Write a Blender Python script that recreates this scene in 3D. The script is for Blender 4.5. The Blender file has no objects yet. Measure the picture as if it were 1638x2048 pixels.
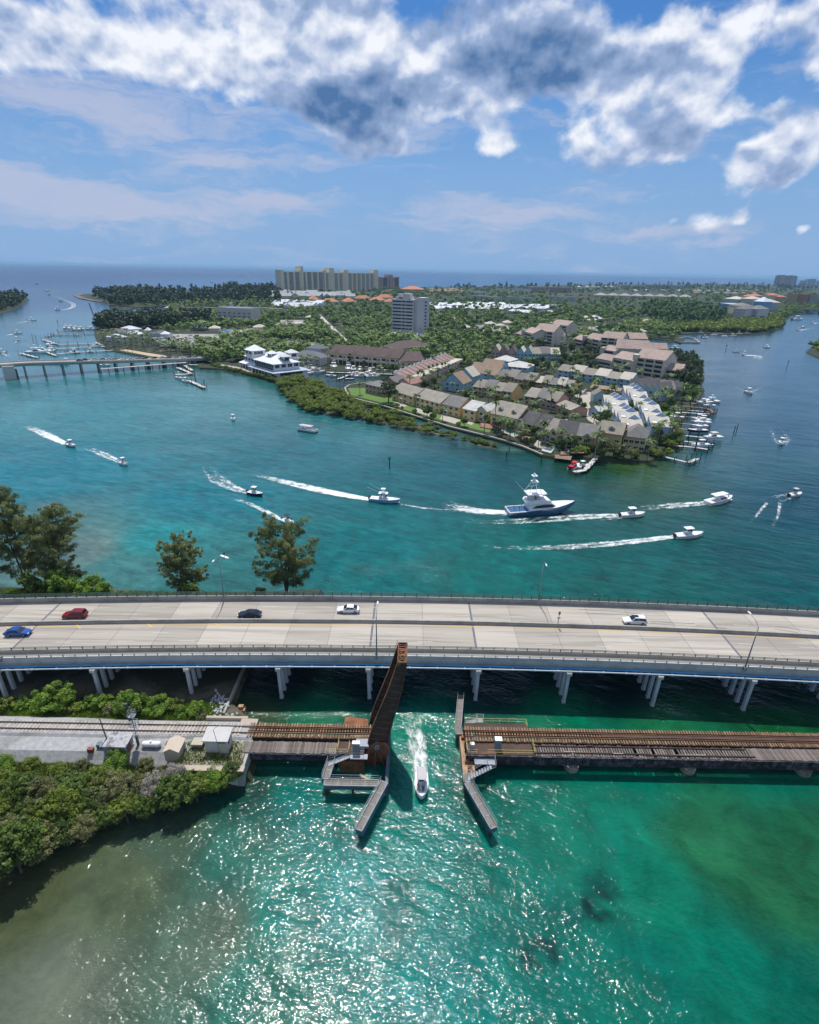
import bpy,bmesh,math,random
import numpy as np
from mathutils import Vector,Matrix
D=bpy.data
SC=bpy.context.scene
COL=SC.collection
R=math.radians
random.seed(7)
# ------------------------------------------------------------------ camera, sky, sun, exposure
F_PX,CX,CY,CAM_H=1089.0,819.0,1024.0,75.0
PITCH,ROLL=R(23.94),R(1.084)
cam_d=D.cameras.new('camera')
cam_d.sensor_fit='HORIZONTAL'; cam_d.sensor_width=36.0
cam_d.lens=36.0*F_PX/1638.0
cam_d.clip_start=0.5; cam_d.clip_end=200000
cam=D.objects.new('camera',cam_d); COL.objects.link(cam)
cam.location=(0,0,CAM_H)
cam.matrix_world=Matrix.Translation((0,0,CAM_H)) @ Matrix.Rotation(R(90) - PITCH,4,'X') @ Matrix.Rotation(ROLL,4,'Z')
SC.camera=cam
def ray(x,y):
 a=(x - CX)/F_PX; b=(y - CY)/F_PX
 u=a*math.cos(ROLL)+b*math.sin(ROLL); v=-a*math.sin(ROLL)+b*math.cos(ROLL)
 return (u,math.cos(PITCH) - v*math.sin(PITCH),-math.sin(PITCH) - v*math.cos(PITCH))
def P(x,y,z=0.0):
 """ground point (metres) seen at a photo pixel, at height z"""
 d=ray(x,y); t=(z - CAM_H)/d[2]
 return Vector((d[0]*t,d[1]*t,z))
def PY(x,y,Y):
 """point seen at a photo pixel at forward distance Y"""
 d=ray(x,y); t=Y/d[1]
 return Vector((d[0]*t,Y,CAM_H+d[2]*t))
SUN_EL, SUN_AZ = R(66), R(-8)      # azimuth measured from +Y towards +X
sd=D.lights.new('sun','SUN'); sd.energy=4.4; sd.angle=R(0.53); sd.color=(1.0,0.955,0.89)
sun=D.objects.new('sun',sd); COL.objects.link(sun)
sdir=Vector((math.sin(SUN_AZ)*math.cos(SUN_EL),math.cos(SUN_AZ)*math.cos(SUN_EL),math.sin(SUN_EL)))
sun.rotation_euler=sdir.to_track_quat('Z','Y').to_euler()
sun.location=(0,0,300)
SC.view_settings.view_transform='Standard'; SC.view_settings.look='None'
SC.view_settings.exposure=0.0; SC.view_settings.gamma=1.0
SC.view_settings.use_curve_mapping=False
SC.render.engine='CYCLES'
cy=SC.cycles
cy.max_bounces=6; cy.diffuse_bounces=2; cy.glossy_bounces=3; cy.transmission_bounces=2
cy.transparent_max_bounces=12; cy.volume_bounces=0
cy.caustics_reflective=False; cy.caustics_refractive=False
cy.use_denoising=True
cy.sample_clamp_indirect=6
# ---- node helpers
class NT:
 def __init__(s,nt): s.nt=nt; s.n=nt.nodes; s.l=nt.links
 def new(s,t,**kw):
  nd=s.n.new(t)
  for k,v in kw.items(): setattr(nd,k,v)
  return nd
 def put(s,sock,v):
  if isinstance(v,bpy.types.NodeSocket): s.l.new(v,sock)
  elif v is not None: sock.default_value=v
 def math(s,op,a,b=None,c=None,clamp=False):
  nd=s.new('ShaderNodeMath',operation=op,use_clamp=clamp)
  s.put(nd.inputs[0],a); s.put(nd.inputs[1],b)
  if c is not None: s.put(nd.inputs[2],c)
  return nd.outputs[0]
 def vmath(s,op,a,b=None,out=0):
  nd=s.new('ShaderNodeVectorMath',operation=op)
  s.put(nd.inputs[0],a); s.put(nd.inputs[1],b)
  return nd.outputs[out]
 def scale(s,a,f):
  nd=s.new('ShaderNodeVectorMath',operation='SCALE'); s.put(nd.inputs[0],a); s.put(nd.inputs['Scale'],f)
  return nd.outputs[0]
 def xyz(s,x,y,z=0.0):
  nd=s.new('ShaderNodeCombineXYZ'); s.put(nd.inputs[0],x); s.put(nd.inputs[1],y); s.put(nd.inputs[2],z)
  return nd.outputs[0]
 def sep(s,v):
  nd=s.new('ShaderNodeSeparateXYZ'); s.put(nd.inputs[0],v); return nd.outputs
 def noise(s,vec,scale,detail=4,rough=0.55,dist=0.0,color=False,dim='3D',w=None,kind=None):
  nd=s.new('ShaderNodeTexNoise',noise_dimensions=dim)
  if kind: nd.noise_type=kind
  if vec is not None: s.l.new(vec,nd.inputs['Vector'])
  nd.inputs['Scale'].default_value=scale; nd.inputs['Detail'].default_value=detail
  nd.inputs['Roughness'].default_value=rough; nd.inputs['Distortion'].default_value=dist
  return nd.outputs['Color' if color else 'Fac']
 def smooth(s,v,a,b,lo=0.0,hi=1.0):
  nd=s.new('ShaderNodeMapRange',interpolation_type='SMOOTHSTEP')
  s.put(nd.inputs[0],v); s.put(nd.inputs[1],a); s.put(nd.inputs[2],b); s.put(nd.inputs[3],lo); s.put(nd.inputs[4],hi)
  return nd.outputs[0]
 def lin(s,v,a,b,lo=0.0,hi=1.0):
  nd=s.new('ShaderNodeMapRange'); nd.clamp=True
  s.put(nd.inputs[0],v); s.put(nd.inputs[1],a); s.put(nd.inputs[2],b); s.put(nd.inputs[3],lo); s.put(nd.inputs[4],hi)
  return nd.outputs[0]
 def mix(s,f,a,b,mode='MIX'):
  nd=s.new('ShaderNodeMix',data_type='RGBA',blend_type=mode)
  s.put(nd.inputs[0],f)
  for k,v in ((6,a),(7,b)):
   if isinstance(v,tuple) and len(v) == 3: v=v+(1,)
   s.put(nd.inputs[k],v)
  return nd.outputs[2]
# ---- world: clear-air sky with the clouds of the day, laid out by compass direction
W=D.worlds.new('World'); SC.world=W; W.use_nodes=True
w=NT(W.node_tree); w.n.clear()
sky=w.new('ShaderNodeTexSky',sky_type='NISHITA'); sky.sun_disc=False
sky.sun_elevation=SUN_EL; sky.sun_rotation=SUN_AZ % (2*math.pi)
sky.altitude=75; sky.air_density=1.0; sky.dust_density=0.6; sky.ozone_density=1.6
tc=w.new('ShaderNodeTexCoord').outputs['Generated']
dx,dy,dz=w.sep(tc)
az=w.math('ARCTAN2',dx,dy)
el=w.math('ARCSINE',dz)
def azel(px,py):
 d=Vector(ray(px,py)).normalized()
 return math.atan2(d.x,d.y),math.asin(d.z)
elp=w.math('MAXIMUM',el,0.0)
h=w.math('ADD',elp,0.16)
q=w.vmath('MULTIPLY',w.xyz(az,el,0.0),(3.3,4.2,1.0))
base=w.xyz(az,el,0.0)
# turbulence that bends the cloud outlines
wn=w.noise(q,1.9,4,0.55,color=True)
warp=w.scale(w.vmath('SUBTRACT',wn,(0.5,0.5,0.5)),w.math('MULTIPLY',h,0.20))
pw=w.vmath('ADD',base,warp)
def blobs(lst,pos):
 acc=None
 for (px,py,rx,ry,wt) in lst:
  a,e=azel(px,py)
  a2,_=azel(px+rx,py); _,e2=azel(px,py - ry)
  inv=(1/max(1e-4,abs(a2 - a)),1/max(1e-4,abs(e2 - e)),0)
  v=w.vmath('MULTIPLY',w.vmath('SUBTRACT',pos,(a,e,0)),inv)
  g=w.math('MULTIPLY',w.math('POWER',2.718,w.math('MULTIPLY',w.vmath('DOT_PRODUCT',v,v,1),-1.0)),wt)
  acc=g if acc is None else w.math('ADD',acc,g)
 return acc
CUMULUS=[(60,60,190,90,.95),(250,90,190,75,.9),(420,110,150,70,.9),(330,-60,420,80,.9),(-120,60,150,110,.8),
   (600,60,110,110,1.0),(690,110,120,90,1.0),(800,150,110,80,.9),(880,210,60,40,.6),(700,-60,200,60,.9),
   (650,205,185,54,1.25),(715,270,72,58,1.25),(795,288,26,38,1.0),(950,110,120,90,.7),
   (1050,60,160,110,1.15),(1130,150,100,60,.8),(1170,30,50,90,.7),(1010,200,130,40,.55),(1100,270,60,45,.5),
   (985,286,42,32,1.1),(1265,150,110,70,1.0),(1345,70,70,80,1.0),(1270,90,55,45,.7),(1400,150,80,70,.8),
   (1450,110,55,100,.8),(1330,230,110,50,.7),(1165,265,30,45,.8),(1260,305,130,46,1.25),(1360,275,60,50,.9),
   (1450,225,60,30,.6),(1525,350,78,56,1.25),(1545,225,35,24,.7),(1560,270,45,35,.7),(1600,50,95,70,1.0),
   (1640,160,60,90,.8),(1625,290,40,50,.6),(1380,375,22,24,.4),(1408,438,52,20,.95),(1340,428,20,15,.8),(1590,330,40,60,.7),(1500,300,50,30,.6),
   (1482,436,24,20,.85),(1613,448,22,14,.9),(820,352,14,16,.35),(1800,60,150,140,.9),(1850,330,90,50,.7),
   (-300,120,160,90,.8),(2100,120,200,120,.8),(800,-260,700,130,.7),(1500,-330,300,120,.7)]
DARK=[(665,214,210,56,1.35),(715,285,90,62,1.35),(1040,80,170,120,1.35),(1090,165,130,50,1.0),(900,10,110,40,.9),(1260,335,150,42,1.35),(1300,200,70,60,.5),(1560,255,60,45,1.1),
  (1525,375,90,26,1.0),(1410,250,60,40,.6),(1590,130,50,40,.7),(60,140,120,18,.7),(930,170,60,50,.5),(1350,160,60,70,.35),(1600,110,60,40,.6),(1645,230,40,80,.5),(620,-20,200,40,.5),
  (850,20,90,30,.6),(330,150,160,14,.4),(-120,140,150,30,.6)]
M=blobs(CUMULUS,pw)
# unseen bright cumulus added overhead and behind to lift the fill light
away=w.math('MAXIMUM',w.smooth(el,0.42,0.62),w.smooth(w.math('ABSOLUTE',az),0.85,1.15))
field=w.noise(w.vmath('MULTIPLY',w.xyz(w.math('DIVIDE',dx,w.math('ADD',w.math('ABSOLUTE',dz),0.35)),w.math('DIVIDE',dy,w.math('ADD',w.math('ABSOLUTE',dz),0.35)),0.0),(1.0,1.0,1.0)),1.6,4,0.55)
M=w.math('ADD',M,w.math('MULTIPLY',w.math('MULTIPLY',away,w.smooth(el,0.02,0.2)),w.smooth(field,0.40,0.60,0.0,1.15)))
fb=w.noise(q,3.8,9,0.56,0.15)
streak=w.noise(w.xyz(w.math('ADD',w.math('MULTIPLY',az,9.0),w.math('MULTIPLY',el,8.0)),w.math('SUBTRACT',w.math('MULTIPLY',el,3.0),w.math('MULTIPLY',az,2.2)),3.0),2.6,5,0.6)
fl1=w.noise(q,3.4,4,0.48,0.1)
fbu=w.noise(w.vmath('ADD',q,(-0.01,0.065,0.0)),3.4,4,0.48,0.1)
wmix = w.smooth(az, -0.25, -0.45)                 # wind-drawn cloud in the north-west
fbm=w.math('ADD',w.math('MULTIPLY',fb,w.math('SUBTRACT',1.0,w.math('MULTIPLY',wmix,.45))),w.math('MULTIPLY',streak,w.math('MULTIPLY',wmix,.45)))
dens=w.math('ADD',M,w.math('MULTIPLY',w.math('SUBTRACT',fbm,0.5),2.5))
alpha=w.smooth(dens,0.48,1.12)
lit=w.math('MULTIPLY',w.math('SUBTRACT',fl1,fbu),3.4)
thick=w.smooth(dens,0.9,2.0)
dk=w.math('ADD',blobs(DARK,pw),w.math('MULTIPLY',w.math('SUBTRACT',w.noise(q,2.2,5,.55),.5),.9))
dk=w.math('MULTIPLY',w.lin(dk,0.1,1.55),w.math('ADD',0.72,w.math('MULTIPLY',w.noise(q,5.0,5,.6),0.5)))
bright=w.math('ADD',w.math('ADD',w.math('SUBTRACT',0.90,w.math('MULTIPLY',thick,0.46)),w.math('MULTIPLY',w.math('SUBTRACT',fb,0.5),0.5)),lit)
bright=w.math('SUBTRACT',bright,w.math('MULTIPLY',dk,0.84))
ccol=w.mix(w.lin(bright,-0.35,0.48),(0.085,0.19,0.40),(0.38,0.49,0.72))
ccol=w.mix(w.lin(bright,0.42,1.0),ccol,(0.90,0.93,1.0))
# thin high sheets
CIR=[(200,210,330,60,.9),(90,360,200,35,.7),(360,425,260,40,.75),(560,400,90,24,.5),(430,315,120,25,.6),(980,425,180,34,.85),
  (850,250,150,40,.5),(620,300,140,30,.4),(1180,470,320,22,.5),(-300,300,300,90,.7),(1900,430,300,50,.5)]
pw2=w.vmath('ADD',base,w.scale(w.vmath('SUBTRACT',w.noise(w.vmath('MULTIPLY',base,(6,18,1)),1.0,5,.6,color=True),(0.5,0.5,0.5)),0.10))
cn=w.noise(w.vmath('MULTIPLY',pw2,(5.0,26.0,1.0)),1.0,7,0.62)
cir=w.math('ADD',blobs(CIR,pw2),w.math('MULTIPLY',w.math('SUBTRACT',cn,.5),2.8))
ca=w.math('MULTIPLY',w.smooth(cir,0.0,0.9),0.78)
skyc=w.vmath('MULTIPLY',sky.outputs[0],(0.36,0.74,1.16))
SKY_S=0.085
skyb=w.scale(skyc,SKY_S)
hz=w.smooth(el,0.34,0.02)
skyb=w.mix(w.math('MULTIPLY',hz,0.94),skyb,(0.27,0.44,0.72))
c1=w.mix(ca,skyb,(0.50,0.55,0.72))
c2=w.mix(alpha,c1,ccol)
bg=w.new('ShaderNodeBackground'); w.l.new(c2,bg.inputs[0]); bg.inputs[1].default_value=1.0
wo=w.new('ShaderNodeOutputWorld'); w.l.new(bg.outputs[0],wo.inputs[0])
try: W.cycles.sampling_method='MANUAL'; W.cycles.sample_map_resolution=512
except Exception: pass
# ------------------------------------------------------------------ helpers for building
def srgb(r,g=None,b=None):
 if g is None: r,g,b=r
 f=lambda c: (c/255/12.92) if c/255 <= 0.04045 else ((c/255+0.055)/1.055) ** 2.4
 return (f(r),f(g),f(b))
MATS={}
def mat(name,col,rough=0.7,var=0.18,scale=1.0,metal=0.0,bump=0.0,spec=0.5,col2=None,f2=(0.45,0.65),scale2=0.3,streak=None,trans=0.0,rnd=0.0,stretch=None):
 """procedural surface: base colour with large and small wear noise, optional second colour in patches"""
 if name in MATS: return MATS[name]
 m=D.materials.new(name); m.use_nodes=True
 t=NT(m.node_tree); t.n.clear()
 out=t.new('ShaderNodeOutputMaterial')
 co=t.new('ShaderNodeTexCoord').outputs['Object']
 if stretch: co=t.vmath('MULTIPLY',co,stretch)
 n1=t.noise(co,scale,5,0.6)
 n2=t.noise(co,scale*7,3,0.6)
 nn=t.math('ADD',t.math('MULTIPLY',t.math('SUBTRACT',n1,.5),1.3),t.math('MULTIPLY',t.math('SUBTRACT',n2,.5),0.8))
 f=t.math('ADD',1.0,t.math('MULTIPLY',nn,var*2))
 if rnd:
  oi=t.new('ShaderNodeObjectInfo')
  f=t.math('ADD',f,t.math('MULTIPLY',t.math('SUBTRACT',oi.outputs['Random'],0.5),rnd*2))
 c=(col[0],col[1],col[2],1)
 if col2 is not None:
  cc=t.mix(t.smooth(t.noise(co,scale2,6,0.65,0.4),f2[0],f2[1]),c,(col2[0],col2[1],col2[2],1))
 else:
  rg=t.new('ShaderNodeRGB'); rg.outputs[0].default_value=c; cc=rg.outputs[0]
 cc=t.scale(cc,f)
 p=t.new('ShaderNodeBsdfPrincipled')
 t.l.new(cc,p.inputs['Base Color'])
 p.inputs['Roughness'].default_value=rough; p.inputs['Metallic'].default_value=metal
 p.inputs['Specular IOR Level'].default_value=spec
 if bump:
  b=t.new('ShaderNodeBump'); b.inputs['Strength'].default_value=0.7; b.inputs['Distance'].default_value=bump
  t.l.new(n2,b.inputs['Height']); t.l.new(b.outputs[0],p.inputs['Normal'])
 sh=p.outputs[0]
 if trans:
  tr=t.new('ShaderNodeBsdfTranslucent'); t.l.new(t.scale(cc,1.3),tr.inputs[0])
  mx=t.new('ShaderNodeMixShader'); mx.inputs[0].default_value=trans
  t.l.new(sh,mx.inputs[1]); t.l.new(tr.outputs[0],mx.inputs[2]); sh=mx.outputs[0]
 t.l.new(sh,out.inputs[0])
 MATS[name]=m
 return m
def foliage_mat(name,c1,c2,trans=0.3,rnd=0.25):
 """leaf colour that differs from leaf clump to leaf clump and from plant to plant"""
 if name in MATS: return MATS[name]
 m=D.materials.new(name); m.use_nodes=True
 t=NT(m.node_tree); t.n.clear()
 out=t.new('ShaderNodeOutputMaterial')
 at=t.new('ShaderNodeAttribute'); at.attribute_name='tone'
 oi=t.new('ShaderNodeObjectInfo')
 f=t.math('ADD',at.outputs['Fac'],t.math('MULTIPLY',t.math('SUBTRACT',oi.outputs['Random'],.5),rnd),clamp=True)
 c=t.mix(f,c1,c2)
 df=t.new('ShaderNodeBsdfPrincipled'); t.l.new(c,df.inputs['Base Color'])
 df.inputs['Roughness'].default_value=0.55; df.inputs['Specular IOR Level'].default_value=0.25
 tr=t.new('ShaderNodeBsdfTranslucent'); t.l.new(t.vmath('MULTIPLY',c,(1.35,1.4,0.7)),tr.inputs[0])
 mx=t.new('ShaderNodeMixShader'); mx.inputs[0].default_value=trans
 t.l.new(df.outputs[0],mx.inputs[1]); t.l.new(tr.outputs[0],mx.inputs[2]); t.l.new(mx.outputs[0],out.inputs[0])
 MATS[name]=m
 return m
class MB:
 """collects shapes; build() links them as ONE mesh object"""
 def __init__(s): s.v=[]; s.f=[]; s.m=[]; s.mats=[]; s.cur=0
 def use(s,material):
  if material not in s.mats: s.mats.append(material)
  s.cur=s.mats.index(material); return s
 def add(s,vs,fs):
  o=len(s.v); s.v.extend([tuple(v) for v in vs]); s.f.extend([tuple(i+o for i in f) for f in fs]); s.m.extend([s.cur]*len(fs)); return s
 def box(s,x0,y0,z0,x1,y1,z1):
  vs=[(x0,y0,z0),(x1,y0,z0),(x1,y1,z0),(x0,y1,z0),(x0,y0,z1),(x1,y0,z1),(x1,y1,z1),(x0,y1,z1)]
  return s.add(vs,[(0,3,2,1),(4,5,6,7),(0,1,5,4),(1,2,6,5),(2,3,7,6),(3,0,4,7)])
 def bar(s,a,b,w,h,up=(0,0,1)):
  """box beam from a to b, w wide, h high, centred"""
  a=Vector(a); b=Vector(b); d=(b - a)
  if d.length < 1e-6: return s
  d.normalize(); u=Vector(up)
  if abs(d.dot(u)) > 0.98: u=Vector((1,0,0))
  sx=d.cross(u).normalized(); uz=sx.cross(d).normalized()
  vs=[]
  for p in (a,b):
   for i,j in ((-1,-1),(1,-1),(1,1),(-1,1)): vs.append(p+sx*(w/2*i)+uz*(h/2*j))
  return s.add(vs,[(0,1,2,3),(7,6,5,4),(0,4,5,1),(1,5,6,2),(2,6,7,3),(3,7,4,0)])
 def tube(s,pts,r,n=6,cap=True):
  pts=[Vector(p) for p in pts]; rs=r if isinstance(r,(list,tuple)) else [r]*len(pts)
  o=[]; k=len(pts); px=None
  for i,p in enumerate(pts):
   d=(pts[min(i+1,k - 1)] - pts[max(i - 1,0)])
   if d.length < 1e-9: d=Vector((0,0,1))
   d.normalize()
   u=Vector((0,0,1)) if abs(d.z) < .95 else Vector((1,0,0))
   if px is not None: u=px
   x=(u - d*u.dot(d))
   if x.length < 1e-6: x=Vector((0,1,0)) - d*d.y
   x.normalize(); px=x; y=d.cross(x)
   for j in range(n):
    a=2*math.pi*j/n
    o.append(p+(x*math.cos(a)+y*math.sin(a))*rs[i])
  fs=[(i*n+j,i*n+(j+1) % n,(i+1)*n+(j+1) % n,(i+1)*n+j) for i in range(k - 1) for j in range(n)]
  if cap: fs += [tuple(range(n - 1,-1,-1)),tuple((k - 1)*n+j for j in range(n))]
  return s.add(o,fs)
 def cyl(s,x,y,z0,z1,r,n=10,r2=None): return s.tube([(x,y,z0),(x,y,z1)],[r,r if r2 is None else r2],n)
 def prism(s,poly,z0,z1):
  n=len(poly)
  vs=[(p[0],p[1],z0) for p in poly]+[(p[0],p[1],z1) for p in poly]
  return s.add(vs,[tuple(range(n - 1,-1,-1)),tuple(range(n,2*n))]+[(i,(i+1) % n,n+(i+1) % n,n+i) for i in range(n)])
 def loft(s,secs,cap=True,closed=True):
  """sections: lists of points, same length"""
  n=len(secs[0]); vs=[p for sec in secs for p in sec]
  rng=range(n) if closed else range(n - 1)
  fs=[(i*n+j,i*n+(j+1) % n,(i+1)*n+(j+1) % n,(i+1)*n+j) for i in range(len(secs) - 1) for j in rng]
  if cap: fs += [tuple(range(n - 1,-1,-1)),tuple((len(secs) - 1)*n+j for j in range(n))]
  return s.add(vs,fs)
 def mesh(s,name):
  me=D.meshes.new(name); me.from_pydata(s.v,[],s.f)
  for m in s.mats: me.materials.append(m)
  if len(s.mats) > 1: me.polygons.foreach_set('material_index',s.m)
  me.update(); return me
 def build(s,name,material=None,parent=None,smooth=False,**kw):
  if material is not None and not s.mats: s.mats=[material]
  me=s.mesh(name)
  if smooth: me.polygons.foreach_set('use_smooth',[True]*len(me.polygons))
  return link(name,me,parent,**kw)
def link(name,data,parent=None,loc=None,rz=None,label=None,cat=None,group=None,kind=None,scale=None):
 o=D.objects.new(name,data); COL.objects.link(o)
 if parent is not None: o.parent=parent
 if loc is not None: o.location=loc
 if rz is not None: o.rotation_euler=(0,0,rz)
 if scale is not None: o.scale=scale if hasattr(scale,'__len__') else (scale,)*3
 return tag(o,label,cat,group,kind)
def tag(o,label=None,cat=None,group=None,kind=None):
 if label: o['label']=label
 if cat: o['category']=cat
 if group: o['group']=group
 if kind: o['kind']=kind
 return o
def thing(name,label,cat,loc=(0,0,0),rz=0.0,group=None,scale=None):
 return link(name,None,None,loc,rz,label,cat,group,None,scale)
def copy_tree(o,parent=None):
 c=o.copy(); COL.objects.link(c)
 if parent is not None: c.parent=parent
 for ch in KIDS.get(o.name) or o.children: copy_tree(ch,c)
 return c
KIDS={}
def again(o,loc,rz=0.0,label=None,group=None,scale=None):
 c=copy_tree(o); c.location=loc; c.rotation_euler=(0,0,rz)
 if scale is not None: c.scale=scale if hasattr(scale,'__len__') else (scale,)*3
 if label: c['label']=label
 if group: c['group']=group
 return c
def raw_mesh(name,v,f,material,tone=None,smooth=False):
 """v: (n,3) array, f: (m,k) array"""
 v=np.asarray(v,dtype=np.float32); f=np.asarray(f,dtype=np.int32)
 me=D.meshes.new(name); k=f.shape[1]
 me.vertices.add(len(v)); me.vertices.foreach_set('co',v.ravel())
 me.loops.add(f.size); me.loops.foreach_set('vertex_index',f.ravel())
 me.polygons.add(len(f)); me.polygons.foreach_set('loop_start',np.arange(0,f.size,k,dtype=np.int32))
 if smooth: me.polygons.foreach_set('use_smooth',np.ones(len(f),dtype=bool))
 me.update(calc_edges=True)
 if material: me.materials.append(material)
 if tone is not None:
  a=me.attributes.new('tone','FLOAT','POINT'); a.data.foreach_set('value',np.asarray(tone,dtype=np.float32))
 return me
# ------------------------------------------------------------------ water
# water colour by place: depth, sand and seagrass, with bridge shade painted in
WP=[(100,1980,112,124,104),(420,1880,98,124,104),(250,1760,96,112,80),(60,1800,92,104,72),(480,1700,50,124,106),(330,1680,76,102,80),(585,1820,20,136,120),(500,1980,50,128,110),(700,1780,0,142,130),(900,1700,0,138,120),
 (900,1970,0,142,130),(1200,1690,8,138,112),(1420,1690,40,124,80),(1540,1760,36,116,72),(1330,1780,8,132,102),(1620,1650,26,106,66),(1450,1930,0,128,102),(1620,2010,0,116,94),(1100,1900,0,128,112),(1280,1950,0,130,110),
 (830,1470,0,144,118),(840,1600,0,142,124),(620,1435,6,128,92),(520,1440,50,100,66),(1100,1440,0,128,92),(1330,1450,26,120,76),(1550,1450,18,102,54),(1250,1550,0,130,104),(1560,1560,4,122,96),(960,1560,0,122,102),(490,1590,28,92,76),
 (600,1600,0,128,116),(560,1370,0,50,56),(1000,1370,0,52,58),(1500,1380,0,50,54),(760,1375,0,50,56),(1250,1380,0,50,56),  # darkened points under the bridge, its shadow painted into the water
 (170,1100,120,150,140),(60,1070,92,142,138),(250,1130,76,146,140),(420,1150,56,130,126),(90,950,20,140,152),(300,1080,40,154,154),(400,1000,14,136,148),(600,900,32,126,134),(850,850,96,144,142),(700,860,60,140,144),
 (750,1110,0,124,124),(1000,1130,0,120,112),(1300,1160,0,106,98),(1590,1120,0,92,90),(1610,1010,14,80,90),(900,950,18,112,118),(1060,960,12,96,96),(1280,945,58,98,52),(1180,940,30,84,64),(1450,940,46,104,108),(1560,850,46,96,114),
 (1500,740,60,104,124),(1450,690,66,108,130),(200,820,44,146,150),(450,800,76,156,158),(560,770,60,132,130),(690,770,10,66,64),(640,745,16,74,70),(840,850,16,82,84),(980,885,20,84,86),(40,680,66,138,156),(240,690,70,146,156),(100,610,58,106,142),(260,640,84,142,156),
 (20,560,10,66,126),(300,548,4,58,122),(300,536,2,50,116),(900,548,4,58,124),(1400,558,4,58,122),(500,565,30,104,156),(900,562,30,104,160),(1300,565,20,90,150),(1600,566,20,86,146),(285,600,50,96,132)]
def polar(x,y): return math.atan2(x,y),math.log(max(1.0,math.hypot(x,y)))
wpos=[]; wcol=[]
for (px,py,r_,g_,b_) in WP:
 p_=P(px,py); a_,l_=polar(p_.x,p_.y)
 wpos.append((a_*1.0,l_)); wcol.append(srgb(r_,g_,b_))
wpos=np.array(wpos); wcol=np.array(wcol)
rings=[0.0]+list(np.geomspace(12,62000,400))
azs=np.concatenate([np.linspace(-54,54,300,endpoint=True),np.linspace(58,302,40)])*math.pi/180
na=len(azs)
V=[(0,0,0)]
RR,AA=np.meshgrid(np.array(rings[1:]),azs,indexing='ij')
vx=(RR*np.sin(AA)).ravel(); vy=(RR*np.cos(AA)).ravel()
vv=np.concatenate([np.zeros((1,3)),np.stack([vx,vy,np.zeros_like(vx)],1)])
qa=np.concatenate([[0.0],AA.ravel()]); qa=np.clip(np.where(qa > math.pi,qa - 2*math.pi,qa),-1.1,1.1)
ql=np.log(np.concatenate([[30.0],np.maximum(RR.ravel(),30)]))
colr=np.zeros((len(vv),3)); wsum=np.zeros(len(vv))
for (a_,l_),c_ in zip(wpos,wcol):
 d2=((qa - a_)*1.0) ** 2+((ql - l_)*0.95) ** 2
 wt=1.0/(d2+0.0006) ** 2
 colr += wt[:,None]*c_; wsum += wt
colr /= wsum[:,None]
def spot(px,py,rx,ry,c,k):
 """a patch of bottom with its own colour: centre and size from the photo, kept in metres"""
 global colr
 p0=P(px,py); rxm=abs(P(px+rx,py).x - p0.x); rym=abs(P(px,py - ry).y - p0.y)
 g=np.exp(-(((vv[:,0] - p0.x)/rxm) ** 2+((vv[:,1] - p0.y)/rym) ** 2) ** 1.5)*k
 colr=colr*(1 - g[:,None])+np.array(srgb(*c))*g[:,None]
for sp in [(1200,1832,28,13,(0,32,36),.92),(1174,1812,13,23,(0,36,40),.88),(1212,1791,32,13,(0,44,46),.85),(1195,1766,34,22,(0,70,70),.7),(1150,1835,22,12,(0,84,84),.6),
   (1085,1886,26,14,(0,46,50),.85),(1052,1915,16,26,(6,54,54),.75),(1106,1910,14,24,(6,54,54),.75),(1080,1930,20,7,(20,60,50),.6),
   (130,1105,46,26,(92,116,120),.7),(250,1145,120,12,(70,124,128),.5),(410,1160,60,12,(56,116,118),.6),(960,885,40,7,(130,160,140),.6),(1020,898,26,6,(120,156,136),.5),
   (905,868,30,5,(116,150,146),.5),(1345,897,26,12,(110,124,84),.7),(455,1560,46,20,(76,74,30),.7),(500,1420,60,22,(64,84,56),.6),(1405,745,20,8,(110,110,80),.5),
   (510,1682,10,7,(110,160,130),.5),(494,1702,9,6,(110,160,130),.5),(580,1900,20,60,(90,150,130),.5),(1300,935,80,10,(72,96,40),.5)]:
 spot(*sp)
faces=[]
fr=[]
idx=lambda i,j: 1+i*na+(j % na)
I,J=np.meshgrid(np.arange(len(rings) - 2),np.arange(na),indexing='ij'); I=I.ravel(); J=J.ravel(); J2=(J+1) % na
quads=np.stack([1+I*na+J,1+I*na+J2,1+(I+1)*na+J2,1+(I+1)*na+J],1)[:,::-1]
# close the middle under the drone with thin quads
mid=np.array([[0,1+(j+2) % na,1+(j+1) % na,1+j] for j in range(0,na,2)])
wm=raw_mesh('water',vv,np.concatenate([quads,mid]),None,smooth=True)
ca_=wm.color_attributes.new('depth_shade_hue','FLOAT_COLOR','POINT')
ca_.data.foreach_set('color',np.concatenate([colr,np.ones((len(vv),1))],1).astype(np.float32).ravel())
m=D.materials.new('sea_water'); m.use_nodes=True; t=NT(m.node_tree); t.n.clear()
co=t.new('ShaderNodeNewGeometry').outputs['Position']
at=t.new('ShaderNodeAttribute'); at.attribute_name='depth_shade_hue'
sx,sy,sz=t.sep(co)
dist=t.vmath('LENGTH',co,None,1)
near=t.smooth(dist,260,90)
bed=t.noise(t.vmath('MULTIPLY',co,(1,0.8,1)),0.16,7,0.66,0.7)
bed2=t.noise(t.vmath('MULTIPLY',co,(1.0,0.4,1)),0.02,6,0.6,0.8)
bed3=t.noise(co,1.1,4,0.7)
grain=t.math('ADD',t.math('MULTIPLY',t.math('SUBTRACT',bed,0.5),t.math('MULTIPLY',near,1.7)),t.math('MULTIPLY',t.math('SUBTRACT',bed3,.5),t.math('MULTIPLY',near,.45)))
grain=t.math('ADD',grain,t.math('MULTIPLY',t.math('SUBTRACT',bed2,0.5),0.5))
WATER_K=0.50
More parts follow.
